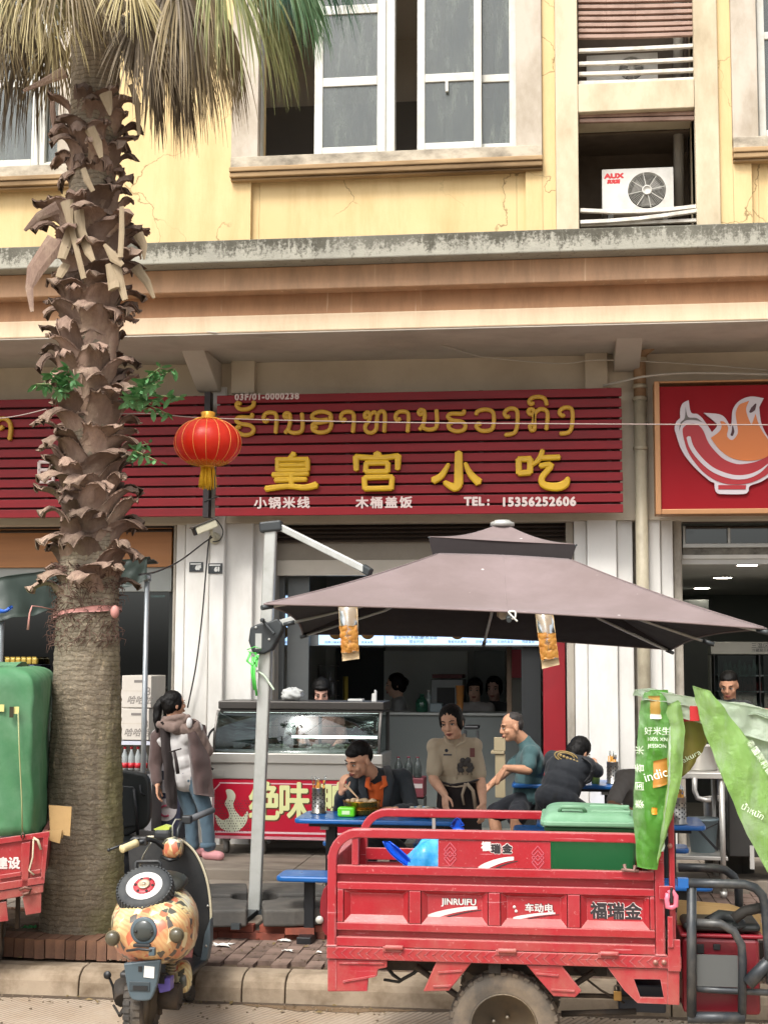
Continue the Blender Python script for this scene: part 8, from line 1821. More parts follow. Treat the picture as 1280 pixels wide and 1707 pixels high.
def person(label, ground, H, f, sk, up=(0, 0, 1), neck=None, sh=None, el=None, wr=None, hd=None, pel=None, pf=None, kn=None, an=None, toe=None, hs=1.0, sleeve='short', shirt=None, pants=None, shoe=None, hair=(), hairm=HAIR, voxel=.0085, hands=True, shirt_mb=None, torso_w=1.0, belly=1.0, shorts=False, curl=(.5, .5), group=None, leg_r=1.0, body_extra=None, mouth=True):
    t = thing('person', label, 'person', tuple(ground), group); S = skin(sk)
    fr = frame(f, up); F_, U, R_ = fr; H = Vector(H); k = hs
    L_ = lambda a, b, c: H+R_*a*k+F_*b*k+U*c*k
    b = MB()
    fe(b, L_(0, -.012, .032), (.077*k, .096*k, .09*k), fr); fe(b, L_(0, .02, -.035), (.064*k, .07*k, .084*k), fr); fe(b, L_(0, .05, -.092), (.034*k, .034*k, .026*k), fr); fe(b, L_(0, .055, -.045), (.046*k, .036*k, .045*k), fr)
    cap(b, L_(0, .088, .018), L_(0, .102, -.026), .010*k, .0165*k, 8); fe(b, L_(0, .094, -.031), (.021*k, .013*k, .011*k), fr, 10, 6); fe(b, L_(0, .072, .028), (.05*k, .022*k, .015*k), fr, 12, 6)
    for s in (-1, 1): fe(b, L_(s*.078, -.012, -.012), (.01*k, .02*k, .033*k), fr, 10, 7); fe(b, L_(s*.04, .062, -.03), (.024*k, .022*k, .024*k), fr, 10, 6)
    fe(b, L_(0, .088, -.064), (.026*k, .014*k, .012*k), fr, 10, 6)
    nk = Vector(neck); cap(b, L_(0, -.022, -.05), nk, .056*k, .062, 12)
    shm = (Vector(sh[0])+Vector(sh[1]))/2; pel = Vector(pel); ax = (shm-pel)
    bf = Vector(pf).normalized() if pf is not None else Vector((F_.x, F_.y, 0)).normalized(); br = frame(bf, ax)
    def torso(mb, g):
        w = torso_w
        fe(mb, pel+ax*.02, (.168*w+g, .118+g, .125+g), br); fe(mb, pel+ax*.36, (.148*w*belly+g, .108*belly+g, .15+g), br); fe(mb, pel+ax*.72, (.165*w+g, .112+g, .16+g), br); cap(mb, Vector(sh[0]), Vector(sh[1]), .058+g, .058+g); cap(mb, shm+ax*.0, nk-(nk-shm)*.1, .09+g*.6, .062+g*.5)
        for s_ in sh: cap(mb, pel+ax*.72, Vector(s_), .09+g, .06+g)
    torso(b, 0)
    for i in (0, 1):
        cap(b, sh[i], el[i], .05, .041); cap(b, el[i], Vector(el[i]).lerp(Vector(wr[i]), .35), .041, .042); cap(b, Vector(el[i]).lerp(Vector(wr[i]), .3), wr[i], .042, .028)
        d, n_, sd = hd[i] if hd else ((Vector(wr[i])-Vector(el[i])), Vector((0, -1, .4)), 1 if i else -1)
        if hands: hand(b, wr[i], d, n_, sd, curl[i])
        else: fe(b, Vector(wr[i])+Vector(d).normalized()*.06, (.035, .06, .022), frame(d, n_))
    if kn:
        for i in (0, 1):
            hp = pel+br[2]*(-.085 if i == 0 else .085); cap(b, hp, kn[i], .085*leg_r, .058*leg_r); cap(b, kn[i], Vector(kn[i]).lerp(Vector(an[i]), .35), .056*leg_r, .054*leg_r); cap(b, Vector(kn[i]).lerp(Vector(an[i]), .3), an[i], .054*leg_r, .038)
            tv = Vector(toe[i]) if toe else bf; cap(b, Vector(an[i])+Vector((0, 0, -.03)), Vector(an[i])+Vector((0, 0, -.05))+tv*.15, .042, .03)
    if body_extra: body_extra(b)
    blob('body', b, voxel*.75 if hands else voxel, S, t, 3, .4)
    # face details
    for s in (-1, 1):
        e = MB(); fe(e, L_(s*.033, .083, .004), (.0155*k, .008*k, .0062*k), fr, 10, 6); eo = obj('eye', e, EYEW, t, True)
        e = MB(); fe(e, L_(s*.033, .0885, .004), (.0068*k, .0045*k, .006*k), fr, 10, 6); obj('iris', e, EYED, eo, True)
        e = MB(); e.tube([L_(s*.017, .093, .027), L_(s*.034, .0905, .033), L_(s*.053, .078, .028)], [.003*k, .0042*k, .002*k], 6); obj('eyebrow', e, BROW, t)
        e = MB(); e.tube([L_(s*.018, .0885, .0085), L_(s*.034, .0905, .012), L_(s*.05, .08, .007)], [.0015*k, .0024*k, .0015*k], 6); obj('eyelid', e, BROW, t)
    if mouth:
        e = MB(); e.tube([L_(-.026, .0905, -.0655), L_(-.01, .0995, -.062), L_(0, .1005, -.0635), L_(.01, .0995, -.062), L_(.026, .0905, -.0655)], [.002*k, .0055*k, .0055*k, .0055*k, .002*k], 8); e.tube([L_(-.02, .093, -.071), L_(0, .0995, -.0745), L_(.02, .093, -.071)], [.002*k, .006*k, .002*k], 8); obj('mouth', e, LIP, t)
    if hair:
        hb = MB()
        for (a, b_, c_, rx, ry, rz) in hair: fe(hb, L_(a, b_, c_), (rx*k, ry*k, rz*k), fr, 18, 12)
        blob('hair', hb, .008, hairm, t, 2, .4, .004, 60)
    if shirt:
        sb = MB(); torso(sb, .02)
        for i in (0, 1):
            if sleeve is None: continue
            if sleeve == 'short':
                q = Vector(sh[i]).lerp(Vector(el[i]), .78); cap(sb, sh[i], q, .066, .064)
            else: cap(sb, sh[i], el[i], .068, .057); cap(sb, el[i], Vector(el[i]).lerp(Vector(wr[i]), .9), .057, .046)
        if shirt_mb: shirt_mb(sb)
        blob('shirt', sb, voxel, shirt, t, 3, .5, .008, 12, seed=H.x)
    if pants and kn:
        pb_ = MB(); fe(pb_, pel, (.182*torso_w, .135, .13), br)
        for i in (0, 1):
            hp = pel+br[2]*(-.085 if i == 0 else .085)
            if shorts: cap(pb_, hp, Vector(kn[i]).lerp(hp, .08), .105*leg_r, .09*leg_r)
            else: cap(pb_, hp, kn[i], .102*leg_r, .075*leg_r); cap(pb_, kn[i], Vector(an[i])+Vector((0, 0, .02)), .075*leg_r, .066*leg_r)
        blob('trousers', pb_, voxel, pants, t, 3, .5, .008, 11, seed=H.x+3)
    if shoe and kn:
        for i in (0, 1):
            tv = Vector(toe[i]) if toe else bf; s_ = MB(); cap(s_, Vector(an[i])+Vector((0, 0, -.045))-tv*.03, Vector(an[i])+Vector((0, 0, -.052))+tv*.15, .05, .042); blob('shoe', s_, .009, shoe, t, 2)
    return t, L_, fr
CLO = lambda n, a, v=.12: mat(n, a, .85, 0, v, 3, .25, 90, None, sheen=.1)
MANH = ((0, .042, .074, .062, .045, .03), (0, -.022, .062, .08, .088, .068), (0, -.05, .02, .079, .062, .075))
WOMH = ((0, -.02, .052, .087, .094, .082), (0, -.052, .0, .086, .07, .095), (-.066, .0, .01, .022, .05, .07), (.066, .0, .01, .022, .05, .07))
BANG = ((0, .052, .075, .065, .04, .03),)
# -- man eating at the nearest table
Y_ = 11.6
sh = [P(594, 1303, 11.6), P(672, 1297, 11.7)]
hdw = P(571, 1318, 11.25)
def eat_extra(sb): pass
em, EL, efr = person('man in a dark jacket over an orange shirt eating with chopsticks', P(635, 1500, 11.85)*1 if False else Vector((P(635, 1372, 11.85).x, 11.85, .17)), P(598, 1266, 11.45), (-.6, -.68, -.42), '#cf9f82', up=(-.12, -.35, 1), neck=P(622, 1292, 11.58), sh=sh,
    el=[P(566, 1350, 11.45), P(690, 1352, 11.5)], wr=[P(569, 1322, 11.25), P(660, 1350, 11.2)], hd=[(Vector((.1, -.25, 1)), Vector((-.6, -.6, .2)), 1), (Vector((-1, -.3, 0)), Vector((0, -.4, 1)), 1)],
    pel=P(640, 1385, 11.85), kn=[Vector((P(615, 1380, 11.45).x, 11.4, .62)), Vector((P(665, 1380, 11.45).x, 11.4, .62))], an=[Vector((P(615, 1380, 11.45).x, 11.35, .27)), Vector((P(665, 1380, 11.45).x, 11.35, .27))], hs=1.14, sleeve='long', shirt=CLO('charcoal jacket', '#2b3136'), pants=CLO('dark trousers', '#23252b'), shoe=mat('black shoe', '#1a1a1a', .5),
    hair=MANH, torso_w=1.16, pf=(-.25, -1, 0), curl=(.95, .35))
# orange shirt front, collar
ob = MB(); OR = CLO('orange polo shirt', '#c8571c')
def org_f(u, v): p_ = P(lerp(611, 640, v*.2+u*.8), lerp(1297, 1342, v), 11.4); w_ = (1-v*.45); x = lerp(611, 640, u); x = 626+(x-626)*w_+v*2; p_ = P(x, lerp(1299+8*(1-abs(2*u-1)), 1345, v), lerp(11.5, 11.475, v)); p_.y -= .03*math.sin(math.pi*u)+.006*noise.noise((u*6, v*6, 1)); return p_
obj('orange_shirt', MB().grid(org_f, 12, 14, True, .01), OR, em)
obj('collar', MB().tube([P(614, 1296, 11.47), P(612, 1310, 11.42), P(620, 1318, 11.4)], [.02, .022, .008], 8, True, True, .4).tube([P(640, 1294, 11.47), P(642, 1308, 11.42), P(633, 1316, 11.4)], [.02, .022, .008], 8, True, True, .4), OR, em)
JK = CLO('charcoal jacket', '#2b3136')
obj('jacket_collar', MB().tube([P(604, 1293, 11.5), P(604, 1315, 11.42), P(612, 1345, 11.38)], [.03, .032, .025], 8, True, True, .45).tube([P(645, 1278, 11.6), P(650, 1300, 11.46), P(643, 1345, 11.4)], [.03, .035, .028], 8, True, True, .45), JK, em)
b = MB(); 
for d_ in (0, .012): b.tube([P(574, 1308, 11.18)+Vector((d_, 0, d_*.4)), P(597, 1331, 11.1)+Vector((d_*.3, 0, 0))], .0035, 6)
tag(obj('chopsticks', b, mat('pale wooden chopsticks', '#c4a988', .6), loc=P(580, 1315, 11.15)), 'pair of wooden chopsticks in the eating man\'s hand', 'chopsticks')
# -- woman in the cream shirt and dark apron
gx = P(762, 1400, 11.85); Y_ = 11.85
cw_, CL, cfr = person('woman in a cream short sleeved shirt and dark apron standing between tables', Vector((gx.x, Y_, .17)), P(752, 1204, 11.75), (-.22, -.95, -.22), '#d4a68a', up=(-.1, 0, 1), neck=P(757, 1232, 11.83), sh=[P(727, 1246, 11.84), P(788, 1245, 11.88)],
    el=[P(722, 1299, 11.72), P(801, 1302, 11.8)], wr=[P(741, 1324, 11.5), P(805, 1338, 11.6)], hd=[(Vector((.1, -.3, -1)), Vector((-.7, -.7, 0)), -1), (Vector((-.02, -.25, -1)), Vector((.7, -.6, 0)), 1)],
    pel=P(765, 1336, 11.9), kn=[Vector((P(755, 1400, 11.9).x, 11.86, .66)), Vector((P(775, 1400, 11.9).x, 11.9, .66))], an=[Vector((P(755, 1400, 11.9).x, 11.9, .26)), Vector((P(775, 1400, 11.9).x, 11.94, .26))], hs=1.1, shirt=CLO('cream work shirt', '#b3a48c', .06), pants=CLO('dark trousers', '#23252b'), shoe=mat('black shoe', '#1a1a1a', .5),
    hair=WOMH+((.02, -.1, .07, .05, .05, .05),), pf=(-.12, -1, 0), curl=(.45, .45), torso_w=1.0)
obj('collar', MB().tube([P(742, 1228, 11.77), P(745, 1236, 11.7), P(757, 1244, 11.68)], [.016, .018, .006], 8, True, True, .5).tube([P(773, 1224, 11.79), P(773, 1236, 11.7), P(760, 1244, 11.68)], [.016, .018, .006], 8, True, True, .5), CLO('cream work shirt', '#b3a48c'), cw_)
APR = CLO('dark apron', '#231b1b')
def apf(u, v):
    a = lerp(-1.15, 1.15, u); x = lerp(732, 800, u)+(v*8*(u-.5)); p_ = P(x, lerp(1303, 1420, v), 11.9); p_.y = 11.9-.2*math.cos(a)*1.0-.02*noise.noise((u*7, v*2, 4))-.02*v; return p_
obj('apron', MB().grid(apf, 22, 18, True, .008), APR, cw_)
obj('apron_tie', MB().tube([P(733, 1303, 11.78), P(752, 1309, 11.69), P(785, 1304, 11.69), P(800, 1298, 11.8)], [.018, .024, .024, .018], 8, True, True, .4), APR, cw_)
obj('apron_string', MB().tube([P(735, 1308, 11.72), P(760, 1312, 11.66), P(778, 1309, 11.66)], [.006, .006, .012], 6).tube([P(776, 1306, 11.65), P(770, 1325, 11.66), P(773, 1342, 11.66)], [.014, .011, .008], 6).tube([P(778, 1306, 11.65), P(788, 1318, 11.66), P(793, 1350, 11.67)], [.016, .016, .018], 6), mat('pale string', '#a3937f', .8), cw_)
PRN = mat('grey shirt print', '#3a3633', .7)
def onshirt(px, py): return P(px, py, 11.685-.0)
pb = MB()
for dx, dy, r_ in ((0, -8, .03), (-8, -4, .025), (8, -4, .026), (-4, -12, .024), (5, -13, .024), (-12, 0, .016), (12, 0, .016)): pb.lathe([(r_, 0), (r_*.7, .004)], P(775+dx, 1280+dy, 11.688), 9, (0, -1, 0))
for sx in (-1, 1): pb.ell(P(775+sx*7, 1284, 11.685), (.028, .006, .02), 10, 6).bar(P(775+sx*10, 1284, 11.685), P(775+sx*11, 1292, 11.685), .012, .006).bar(P(775+sx*5, 1284, 11.685), P(775+sx*4, 1292, 11.685), .012, .006)
obj('shirt_print', pb, PRN, cw_)
b = MB(); b.lathe([(.014, 0), (.014, .003)], P(744, 1251, 11.695), 12, (0, -1, 0)).pbox(739, 1257, 753, 1259.5, 11.695, .003); obj('chest_badge', b, mat('navy badge', '#20273a', .6), cw_)
obj('name_tag', MB().pbox(783, 1247, 791, 1262, 11.735, .004), mat('dull red tag', '#6b3a36', .6), cw_)
obj('button_strip', MB().tube([P(759, 1244, 11.69), P(761, 1275, 11.685), P(761, 1300, 11.69)], .005, 5), CLO('cream work shirt', '#b3a48c'), cw_)
# -- man in the teal T-shirt, seated sideways
Y_ = 13.2
def kz(px, z, Y): return Vector((P(px, 1330, Y).x, Y, z))
person('man in a teal T-shirt seated sideways at the porch table', Vector((P(880, 1330, Y_).x, Y_, .26)), P(853, 1212, 13.15), (-.93, -.32, -.18), '#c09072', up=(-.22, 0, 1), neck=P(874, 1236, 13.2), sh=[P(884, 1254, 13.36), P(884, 1256, 13.02)], el=[P(846, 1284, 13.2), P(880, 1284, 12.9)], wr=[P(818, 1308, 12.98), P(842, 1280, 12.82)],
    hd=[(Vector((-.7, -.2, -.6)), Vector((0, -.6, 1)), 1), (Vector((-.7, -.1, -1)), Vector((-.6, -.5, .6)), 1)], pel=P(880, 1328, 13.2), pf=(-.9, -.35, 0), kn=[kz(822, .74, 13.1), kz(860, .72, 12.85)], an=[kz(834, .36, 13.0), kz(862, .36, 12.85)], toe=[(-.8, -.5, 0), (-.8, -.5, 0)],
    hs=1.04, shirt=CLO('teal T-shirt', '#3d5a5c', .08), pants=CLO('black shorts', '#1d2027'), shorts=True, shoe=mat('black shoe', '#1a1a1a', .5), hair=((0, -.03, .066, .077, .08, .06), (0, -.058, .02, .076, .05, .07)), hairm=mat('greying cropped hair', '#2f2a27', .7, 0, .3, 30, .3, 120), torso_w=1.02, curl=(.3, .4))
# -- person in black slumped on the porch table
bk_, BL_, bfr = person('person in a black T-shirt with a gold back print slumped over the porch table', Vector((P(935, 1340, 12.75).x, 12.75, .26)), P(965, 1254, 12.98), (.55, .75, -.5), '#c09072', up=(.45, .3, .75), neck=P(951, 1264, 12.92), sh=[P(921, 1266, 12.95), P(978, 1276, 12.78)], el=[P(915, 1276, 13.15), P(998, 1288, 12.95)], wr=[P(940, 1274, 13.25), P(990, 1272, 13.2)], pel=P(928, 1334, 12.72), pf=(.25, .95, 0), kn=[kz(905, .74, 13.1), kz(990, .74, 12.75)], an=[kz(905, .36, 13.05), kz(975, .36, 12.9)],
    hs=1.05, shirt=CLO('black T-shirt', '#1c2026', .1), pants=CLO('black cotton trousers', '#15171b'), shoe=mat('black shoe', '#1a1a1a', .5), hair=((0, -.02, .045, .088, .1, .09), (0, -.05, -.01, .085, .075, .1)), hands=False, torso_w=1.1, sleeve='short')
gp = MB(); gc = P(943, 1262, 12.74)
for r_ in (.055, .075): gp.tube([gc+Vector((r_*1.3*math.cos(a*.32), .01-.0*a, r_*.62*math.sin(a*.32)-.25*r_*math.cos(a*.32))) for a in range(20)], .0065, 5)
for k in range(6): gp.ell(P(934+k*5.5, 1259+k*2.2, 12.735), (.014, .004, .012), 8, 5)
obj('back_print', gp, mat('gold print', '#a38a55', .6), bk_)
wire('bag_strap', 'black strap bag hanging at the shoulder of the slumped person', [P(970, 1262, 12.7), P(986, 1275, 12.66), P(984, 1292, 12.66), P(975, 1304, 12.66), P(984, 1300, 12.66), P(986, 1285, 12.64)], .014, mat('black strap', '#17181a', .6), 'strap')
cup = thing('drink_cup', 'pale green drink cup beside the slumped person', 'cup', tuple(P(992, 1280, 13.15)))
cp_ = P(992, 1280, 13.15); cp_.z = 1.011; obj('cup', MB().lathe([(.035, 0), (.045, .1), (.04, .1), (.03, .02)], cp_, 16), mat('pale green plastic', '#7f9a4d', .3, trans=.2), cup)
# -- person in grey behind the sacks
person('person in a grey T-shirt partly hidden behind the green rice sack', Vector((P(1065, 1400, 11.9).x, 11.9, .17)), P(1079, 1244, 11.7), (-.2, -.9, -.4), '#8f674f', neck=P(1075, 1278, 11.8), sh=[P(1040, 1298, 11.78), P(1108, 1296, 11.85)], el=[P(1018, 1345, 11.55), P(1115, 1350, 11.6)], wr=[P(1050, 1352, 11.3), P(1085, 1355, 11.3)], pel=P(1072, 1388, 11.9), kn=[kz(1055, .62, 11.45), kz(1090, .62, 11.45)], an=[kz(1055, .26, 11.4), kz(1090, .26, 11.4)],
    hs=1.05, shirt=CLO('grey T-shirt', '#6b6660', .08), pants=CLO('dark trousers', '#23252b'), hair=MANH, torso_w=1.1, pf=(-.1, -1, 0))
# -- woman in the brown coat at the left
Y_ = 13.3
lw_, LL, lfr = person('woman in a brown hooded coat and jeans standing with her back to us', Vector((P(335, 1432, Y_).x, Y_, .26)), P(291, 1174, 13.3), (.72, .62, .05), '#c49478', up=(.02, 0, 1), neck=P(289, 1203, 13.3), sh=[P(266, 1228, 13.42), P(324, 1216, 13.2)], el=[P(259, 1275, 13.4), P(343, 1252, 13.3)], wr=[P(263, 1308, 13.3), P(328, 1262, 13.55)],
    hd=[(Vector((.1, -.1, -1)), Vector((-1, 0, 0)), 1), (Vector((-.3, 1, 0)), Vector((.5, 0, 1)), 1)], pel=P(312, 1296, 13.32), pf=(.45, .85, 0), kn=[P(318, 1352, 13.38), P(343, 1350, 13.26)], an=[P(322, 1412, 13.4), P(349, 1416, 13.26)], toe=[(.7, .5, 0), (.75, -.25, 0)], hs=1.0, sleeve=None,
    shirt=CLO('white cotton top', '#bdbab8', .05), pants=CLO('faded jeans', '#4d6270', .22), shoe=mat('pink canvas shoe', '#c48a8c', .7), hair=WOMH+((0, -.1, .035, .045, .04, .045),), leg_r=.9, torso_w=.88)
pt = MB()
pp = [P(271, 1165, 13.3), P(264, 1178, 13.28), P(262, 1200, 13.26), P(263, 1222, 13.26)]; pt.tube(pp, [.03, .045, .04, .012], 10); cap(pt, pp[0], pp[1], .03, .04)
blob('ponytail', pt, .008, HAIR, lw_, 2, .4, .005, 40)
BRN = mat('brown coat cloth', '#4a3936', .9, 0, .14, 4, .3, 90, None, sheen=.2); BRN2 = mat('taupe hood cloth', '#6f5d55', .9, 0, .14, 4, .3, 90, None, sheen=.2)
cb = MB()
cap(cb, P(290, 1214, 13.34), P(266, 1230, 13.42), .088, .09); cap(cb, P(266, 1230, 13.42), P(259, 1276, 13.4), .09, .066); cap(cb, P(259, 1276, 13.4), P(262, 1303, 13.32), .064, .052); 
blob('left_sleeve', cb, .01, BRN, lw_, 3, .5, .008, 14)
cb = MB(); cap(cb, P(300, 1212, 13.24), P(322, 1214, 13.2), .085, .088); cap(cb, P(322, 1214, 13.2), P(343, 1252, 13.28), .088, .068); cap(cb, P(343, 1252, 13.28), P(330, 1262, 13.5), .068, .052)
blob('right_sleeve', cb, .01, BRN2, lw_, 3, .5, .01, 16)
def flap(x0, x1, y0, y1, Yf, seed):
    def fn(u, v):
        xa = lerp(x0[0], x0[1], v); xb = lerp(x1[0], x1[1], v); p_ = P(lerp(xa, xb, u), lerp(y0, y1, v), Yf); p_.y += .16*abs(2*u-1)**2.2*(1-.35*v)-.05*v+.03*noise.noise((u*4, v*5, seed))+.02*math.sin(u*9+seed)*v; p_.z += .02*math.sin(u*3+seed)*(1 if v in (0, 1) else 0)+(.05*(1-abs(2*u-1)) if v < .01 else 0); return p_
    return fn
obj('coat_back', MB().grid(flap((303, 322), (334, 355), 1208, 1327, 13.14, 1), 14, 24, True, .012), BRN, lw_)
obj('coat_back', MB().grid(flap((262, 279), (281, 293), 1210, 1345, 13.16, 2), 12, 24, True, .012), mat('dark coat edge', '#2b2322', .9), lw_)
obj('coat_tie', MB().tube([P(283, 1254, 13.08), P(292, 1251, 13.05), P(303, 1248, 13.06)], .013, 6, True, True, .5).tube([P(291, 1252, 13.05), P(294, 1268, 13.05), P(297, 1290, 13.06)], [.012, .016, .018], 6, True, True, .4), mat('dark coat edge', '#2b2322'), lw_)
hb = MB(); 
for a, c_, r0, r1 in (((266, 1208), (292, 1214), .035, .05), ((292, 1214), (314, 1196), .05, .03), ((275, 1200), (306, 1194), .03, .03)): cap(hb, P(*a, 13.2), P(*c_, 13.16), r0, r1)
blob('hood', hb, .009, BRN2, lw_, 3, .5, .008, 18)
obj('shoulder_patch', MB().ell(P(316, 1205, 13.11), (.03, .02, .05)), CLO('white cotton top', '#bdbab8'), lw_)
obj('jeans_cuff', MB().lathe([(.068, 0), (.074, .004), (.074, .04), (.068, .044)], P(347, 1411, 13.26)+Vector((0, 0, -.01)), 18), CLO('faded jeans', '#4d6270'), lw_)
# -- the people inside, seen small
def small(label, H, f, sk, shirt, hair, hs=1.05, stand=.26, up=(0, 0, 1), dy=0, w=1.0, arms=None, extra=None):
    H = Vector(H); fr = frame((f[0], f[1], 0)); r_ = fr[2]; nk = H+Vector((0, 0, -.15*hs))-fr[0]*.03; sc_ = nk+Vector((0, 0, -.06)); s0, s1 = sc_-r_*.165*w, sc_+r_*.165*w
    pel = sc_+Vector((0, 0, -.5)); e0, e1 = s0+Vector((0, 0, -.26))-r_*.05, s1+Vector((0, 0, -.26))+r_*.05; w0, w1 = e0+fr[0]*.2+Vector((0, 0, -.05))+r_*.06, e1+fr[0]*.2+Vector((0, 0, -.05))-r_*.06
    if arms: e0, w0, e1, w1 = arms(s0, s1, fr)
    kz_ = max(.35, stand+.45); q = lambda s: [Vector((pel.x, pel.y, 0))-r_*.09*s+Vector((0, 0, z)) for z in (stand+.47, stand+.09)]
    return person(label, Vector((pel.x, pel.y, stand)), H, f, sk, up=up, neck=nk, sh=[s0, s1], el=[e0, e1], wr=[w0, w1], pel=pel, pf=fr[0], kn=[q(1)[0], q(-1)[0]], an=[q(1)[1], q(-1)[1]], hs=hs, shirt=shirt, pants=CLO('dark trousers', '#23252b'), hair=hair, voxel=.012, hands=False, torso_w=w)
small('woman with a dark fringe bending behind the glass display counter', P(536, 1154, 14.85), (.1, -.9, -.45), '#d2a490', CLO('dusty pink top', '#8a6c64'), WOMH+BANG, 1.12)
small('woman in a pale top facing left behind the service counter', P(659, 1142, 17.3), (-.95, -.2, -.12), '#d0ab96', CLO('pale grey top', '#8f9090'), WOMH+((0, -.1, .02, .05, .05, .05),), 1.12)
small('woman in a pale striped top seated behind the service counter', P(791, 1150, 17.2), (-.05, -1, -.1), '#d0ab96', CLO('pale striped top', '#9a9695'), WOMH+BANG, 1.1)
small('person in a dark top with white collar stripes behind the service counter', P(823, 1148, 17.4), (-.15, -1, -.1), '#b8988a', CLO('dark striped top', '#2a2b2e'), WOMH, 1.15)
pv_ = P(815, 1172, 17.2)
small('older man with receding hair looking down inside the right shop', P(1214, 1142, 15.0), (-.25, -.85, -.4), '#bd8e72', CLO('black polo', '#1d1f22'), ((0, .03, .08, .055, .045, .024), (0, -.018, .066, .081, .088, .062), (0, -.06, .01, .081, .05, .075)), 1.12)
# ------------------------------------------------------------------ steel kitchen table and bins at the right
YS2 = 12.3
kt = thing('steel_table', 'stainless steel kitchen table with a lower shelf outside the right shop', 'table', (PX(1160, YS2, 1400), YS2, .17))
zt3 = PZ(1288, YS2, 1160)
x0, x1 = PX(1100, YS2), PX(1206, YS2)
obj('table_top', MB().box(x0, x1, YS2, YS2+.7, zt3-.05, zt3), STEEL, kt, bevel=.006)
for x, y_ in ((x1-.06, YS2+.04), (x0+.03, YS2+.04), (x1-.06, YS2+.64), (x0+.03, YS2+.64)): obj('table_leg', MB().tube([(x, y_, .171), (x, y_, zt3-.05)], .024, 10).lathe([(.028, 0), (.03, .05)], (x, y_, .171), 10), STEEL, kt)
obj('lower_shelf', MB().box(x0+.02, x1-.02, YS2+.03, YS2+.67, .47, .5), STEEL, kt, bevel=.004)
obj('brace_bar', MB().bar((x0+.1, YS2+.05, .9), (x1-.1, YS2+.05, .55), .03, .02), BLKS, kt)
obj('gas_pipe', MB().tube([P(1157, 1296, YS2-.03), P(1157, 1318, YS2-.03), P(1162, 1330, YS2-.03), P(1176, 1334, YS2-.03), P(1184, 1333, YS2-.03)], .022, 10), STEEL, kt)
pot = thing('soup_pot', 'shiny stock pot on the steel kitchen table', 'pot', (PX(1165, YS2+.3, 1270), YS2+.3, zt3))
obj('pot_body', MB().lathe([(.15, 0), (.16, .02), (.16, .2), (.17, .205), (.155, .2)], (PX(1163, YS2+.3, 1270), YS2+.3, zt3+.001), 26), STEEL, pot); obj('pot_rim', MB().lathe([(.165, .2), (.175, .206), (.165, .212)], (PX(1163, YS2+.3, 1270), YS2+.3, zt3), 26), STEEL, pot)
for sx in (-1, 1): obj('pot_handle', MB().tube([(PX(1163, YS2+.3)+sx*.16, YS2+.26, zt3+.15), (PX(1163, YS2+.3)+sx*.2, YS2+.28, zt3+.16), (PX(1163, YS2+.3)+sx*.2, YS2+.33, zt3+.16), (PX(1163, YS2+.3)+sx*.16, YS2+.35, zt3+.15)], .008, 6), STEEL, pot)
bkt = thing('grey_bucket', 'pale blue grey plastic bucket under the steel table', 'bucket', (PX(1161, YS2+.35, 1340), YS2+.35, .501))
obj('bucket_body', MB().lathe([(.1, 0), (.13, .26), (.137, .262), (.137, .28), (.12, .275)], (PX(1161, YS2+.35), YS2+.35, .501), 22), mat('blue grey plastic tub', '#7a8a90', .5), bkt); obj('bucket_handle', MB().tube([(PX(1161, YS2+.35)-.13, YS2+.22, .76), (PX(1161, YS2+.35), YS2+.2, .7), (PX(1161, YS2+.35)+.13, YS2+.22, .76)], .005, 5), WIREB, bkt)
cab = thing('steel_cabinet', 'dark steel cooking cabinet with pale legs at the shop corner', 'cabinet', (PX(1235, 12.6, 1400), 12.6, .26))
obj('cabinet_body', MB().pbox(1212, 1290, 1400, 1432, 12.6, .6), mat('dark cabinet steel', '#3d3c3a', .4, .5, .15, 4), cab, bevel=.01); obj('cabinet_top', MB().pbox(1208, 1280, 1400, 1289.5, 12.55, .7), STEEL, cab)
for px in (1253, 1330): obj('cabinet_leg', MB().pbox(px-4, 1410, px+4, 1449, 12.58, .05), mat('pale leg', '#a9a6a0', .5), cab)
for x_, y_, r_, h_, lb_ in ((1195, 1420, .17, .62, 'tall steel drum standing behind the steel table'), (1225, 1405, .1, .5, 'narrow steel canister beside the steel drum')):
    t = thing('steel_drum', lb_, 'drum', (PX(x_, 13.2, 1400), 13.2, .26))
    obj('drum_body', MB().lathe([(r_, 0), (r_, h_*.33), (r_+.006, h_*.34), (r_, h_*.35), (r_, h_*.66), (r_+.006, h_*.67), (r_, h_*.68), (r_, h_)], (PX(x_, 13.2), 13.2, .262), 26), mat('dull steel drum', '#6d6b67', .4, .7), t); obj('drum_lid', MB().lathe([(r_+.01, h_), (r_+.01, h_+.02), (.03, h_+.04), (.02, h_+.07)], (PX(x_, 13.2), 13.2, .263), 24), STEEL, t)
# drinks and small things by the service counter, inside left of the standing woman
for i, (px, col, lb_) in enumerate(((664, '#7a2f3a', 'plastic bottle with a dark red cap left of the drinks pack'), (681, '#8a3a4a', 'plastic bottle with a pink red cap in the middle of the drinks pack'), (696, '#7a2f3a', 'plastic bottle nearest the cream shirted woman'))):
    bottle(lb_, px, 1265, 13.9, .04, .2, mat('dim clear bottle', '#5d6664', .15, 0, .1, 5, trans=.6), PZ(1296, 13.9), col)
dk = thing('drinks_pack', 'shrink wrapped red and white drinks pack behind the eating man', 'drinks', (PX(680, 13.9), 13.9, .26)); obj('pack_body', MB().pbox(655, 1296.5, 706, 1330, 13.85, .3), mat('red drinks pack', '#6d3038', .5, 0, .25, 9), dk, bevel=.01); obj('pack_band', MB().pbox(657, 1306, 704, 1314, 13.846, .003), mat('pale pack band', '#b3aaa8', .5), dk); obj('pack_stand', MB().pbox(655, 1331, 706, 1400, 13.86, .3), mat('dim pack stand', '#4d5250', .6), dk)
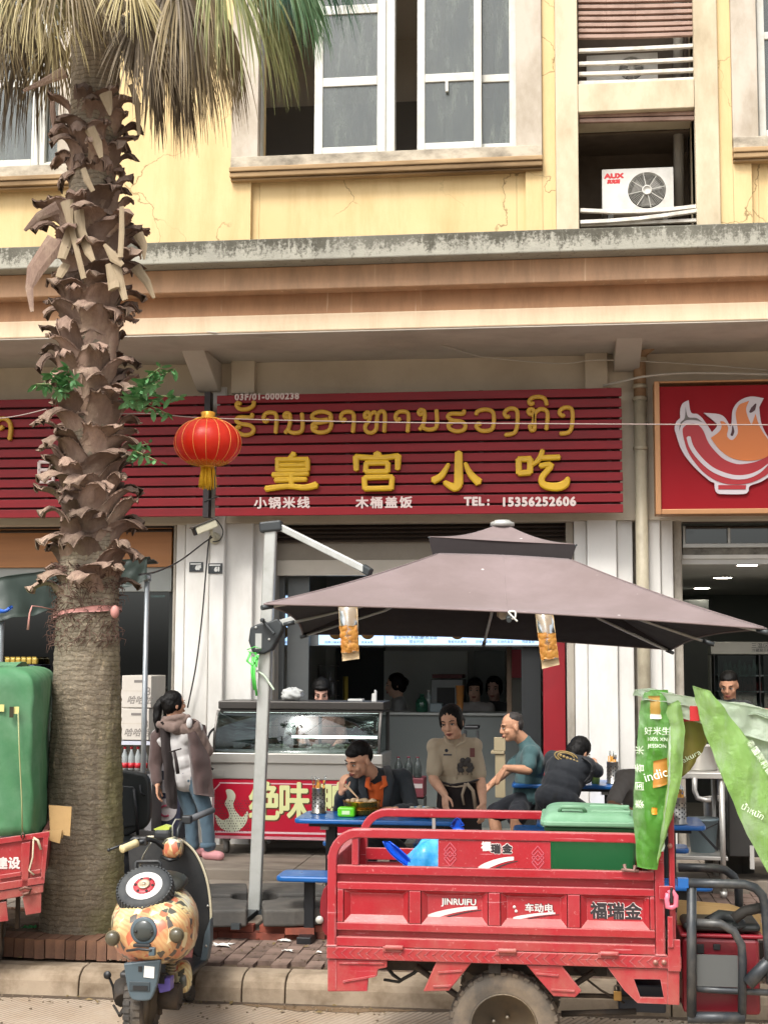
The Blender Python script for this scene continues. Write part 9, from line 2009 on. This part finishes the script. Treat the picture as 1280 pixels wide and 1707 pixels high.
hs_ = thing('black_stool', 'black stool with thin legs beside the service counter', 'stool', (PX(790, 15.2), 15.2, .262)); zs2 = PZ(1212, 15.2)
obj('stool_seat', MB().pbox(773, 1210, 797, 1216, 15.2, .3), BLKS, hs_, bevel=.01)
for px in (775, 795): obj('stool_leg', MB().tube([(PX(px, 15.22), 15.22, .262), (PX(px, 15.22), 15.22, PZ(1216, 15.22))], .014, 6), BLKS, hs_)
tag(obj('wooden_chair_back', MB().pbox(823, 1229, 842, 1252, 14.0, .03).pbox(818, 1252, 840, 1257, 14.0, .2).pbox(825, 1257, 842, 1330, 14.02, .03), mat('pale wood chair', '#a09274', .6), loc=P(832, 1330, 14.0), bevel=.004), 'pale wooden chair back beside the teal shirted man', 'chair')
# rice crates seen through the left shop window
for k in range(6):
    t = thing('snack_pack', ['gold snack pack at the left end of the row in the left shop', 'gold snack pack second from left in the left shop', 'gold snack pack third from left in the left shop', 'gold snack pack fourth from left in the left shop', 'gold snack pack fifth from left in the left shop', 'gold snack pack nearest the palm trunk in the left shop'][k], 'snack pack', (PX(12+k*9, 14.55, 1107), 14.55, PZ(1108, 14.55)), 'gold snack packs in the left shop window')
    obj('pack', MB().pbox(8.5+k*9, 1097, 16.5+k*9, 1107.5, 14.55, .06), mat('gold foil pack', '#a38a3a', .35, .2, .2, 12), t, bevel=.012); obj('pack_seal', MB().pbox(9+k*9, 1095, 16+k*9, 1097, 14.57, .015), mat('gold foil pack', '#a38a3a'), t)
tag(obj('blue_crate', MB().pbox(8, 1108, 57, 1119, 14.5, .2), mat('navy crate', '#20264d', .5), loc=P(30, 1119, 14.5), bevel=.006), 'navy blue crate under the row of gold snack packs', 'crate')
ds = thing('display_stand', 'dark stand carrying the navy crate outside the left shop window', 'stand', (PX(30, 14.5), 14.5, .26)); obj('stand_body', MB().pbox(4, 1119.5, 62, 1396, 14.48, .24), mat('dark stand', '#2a2d2e', .6), ds); obj('stand_shelf', MB().pbox(3, 1200, 63, 1203, 14.46, .25), BLKS, ds)
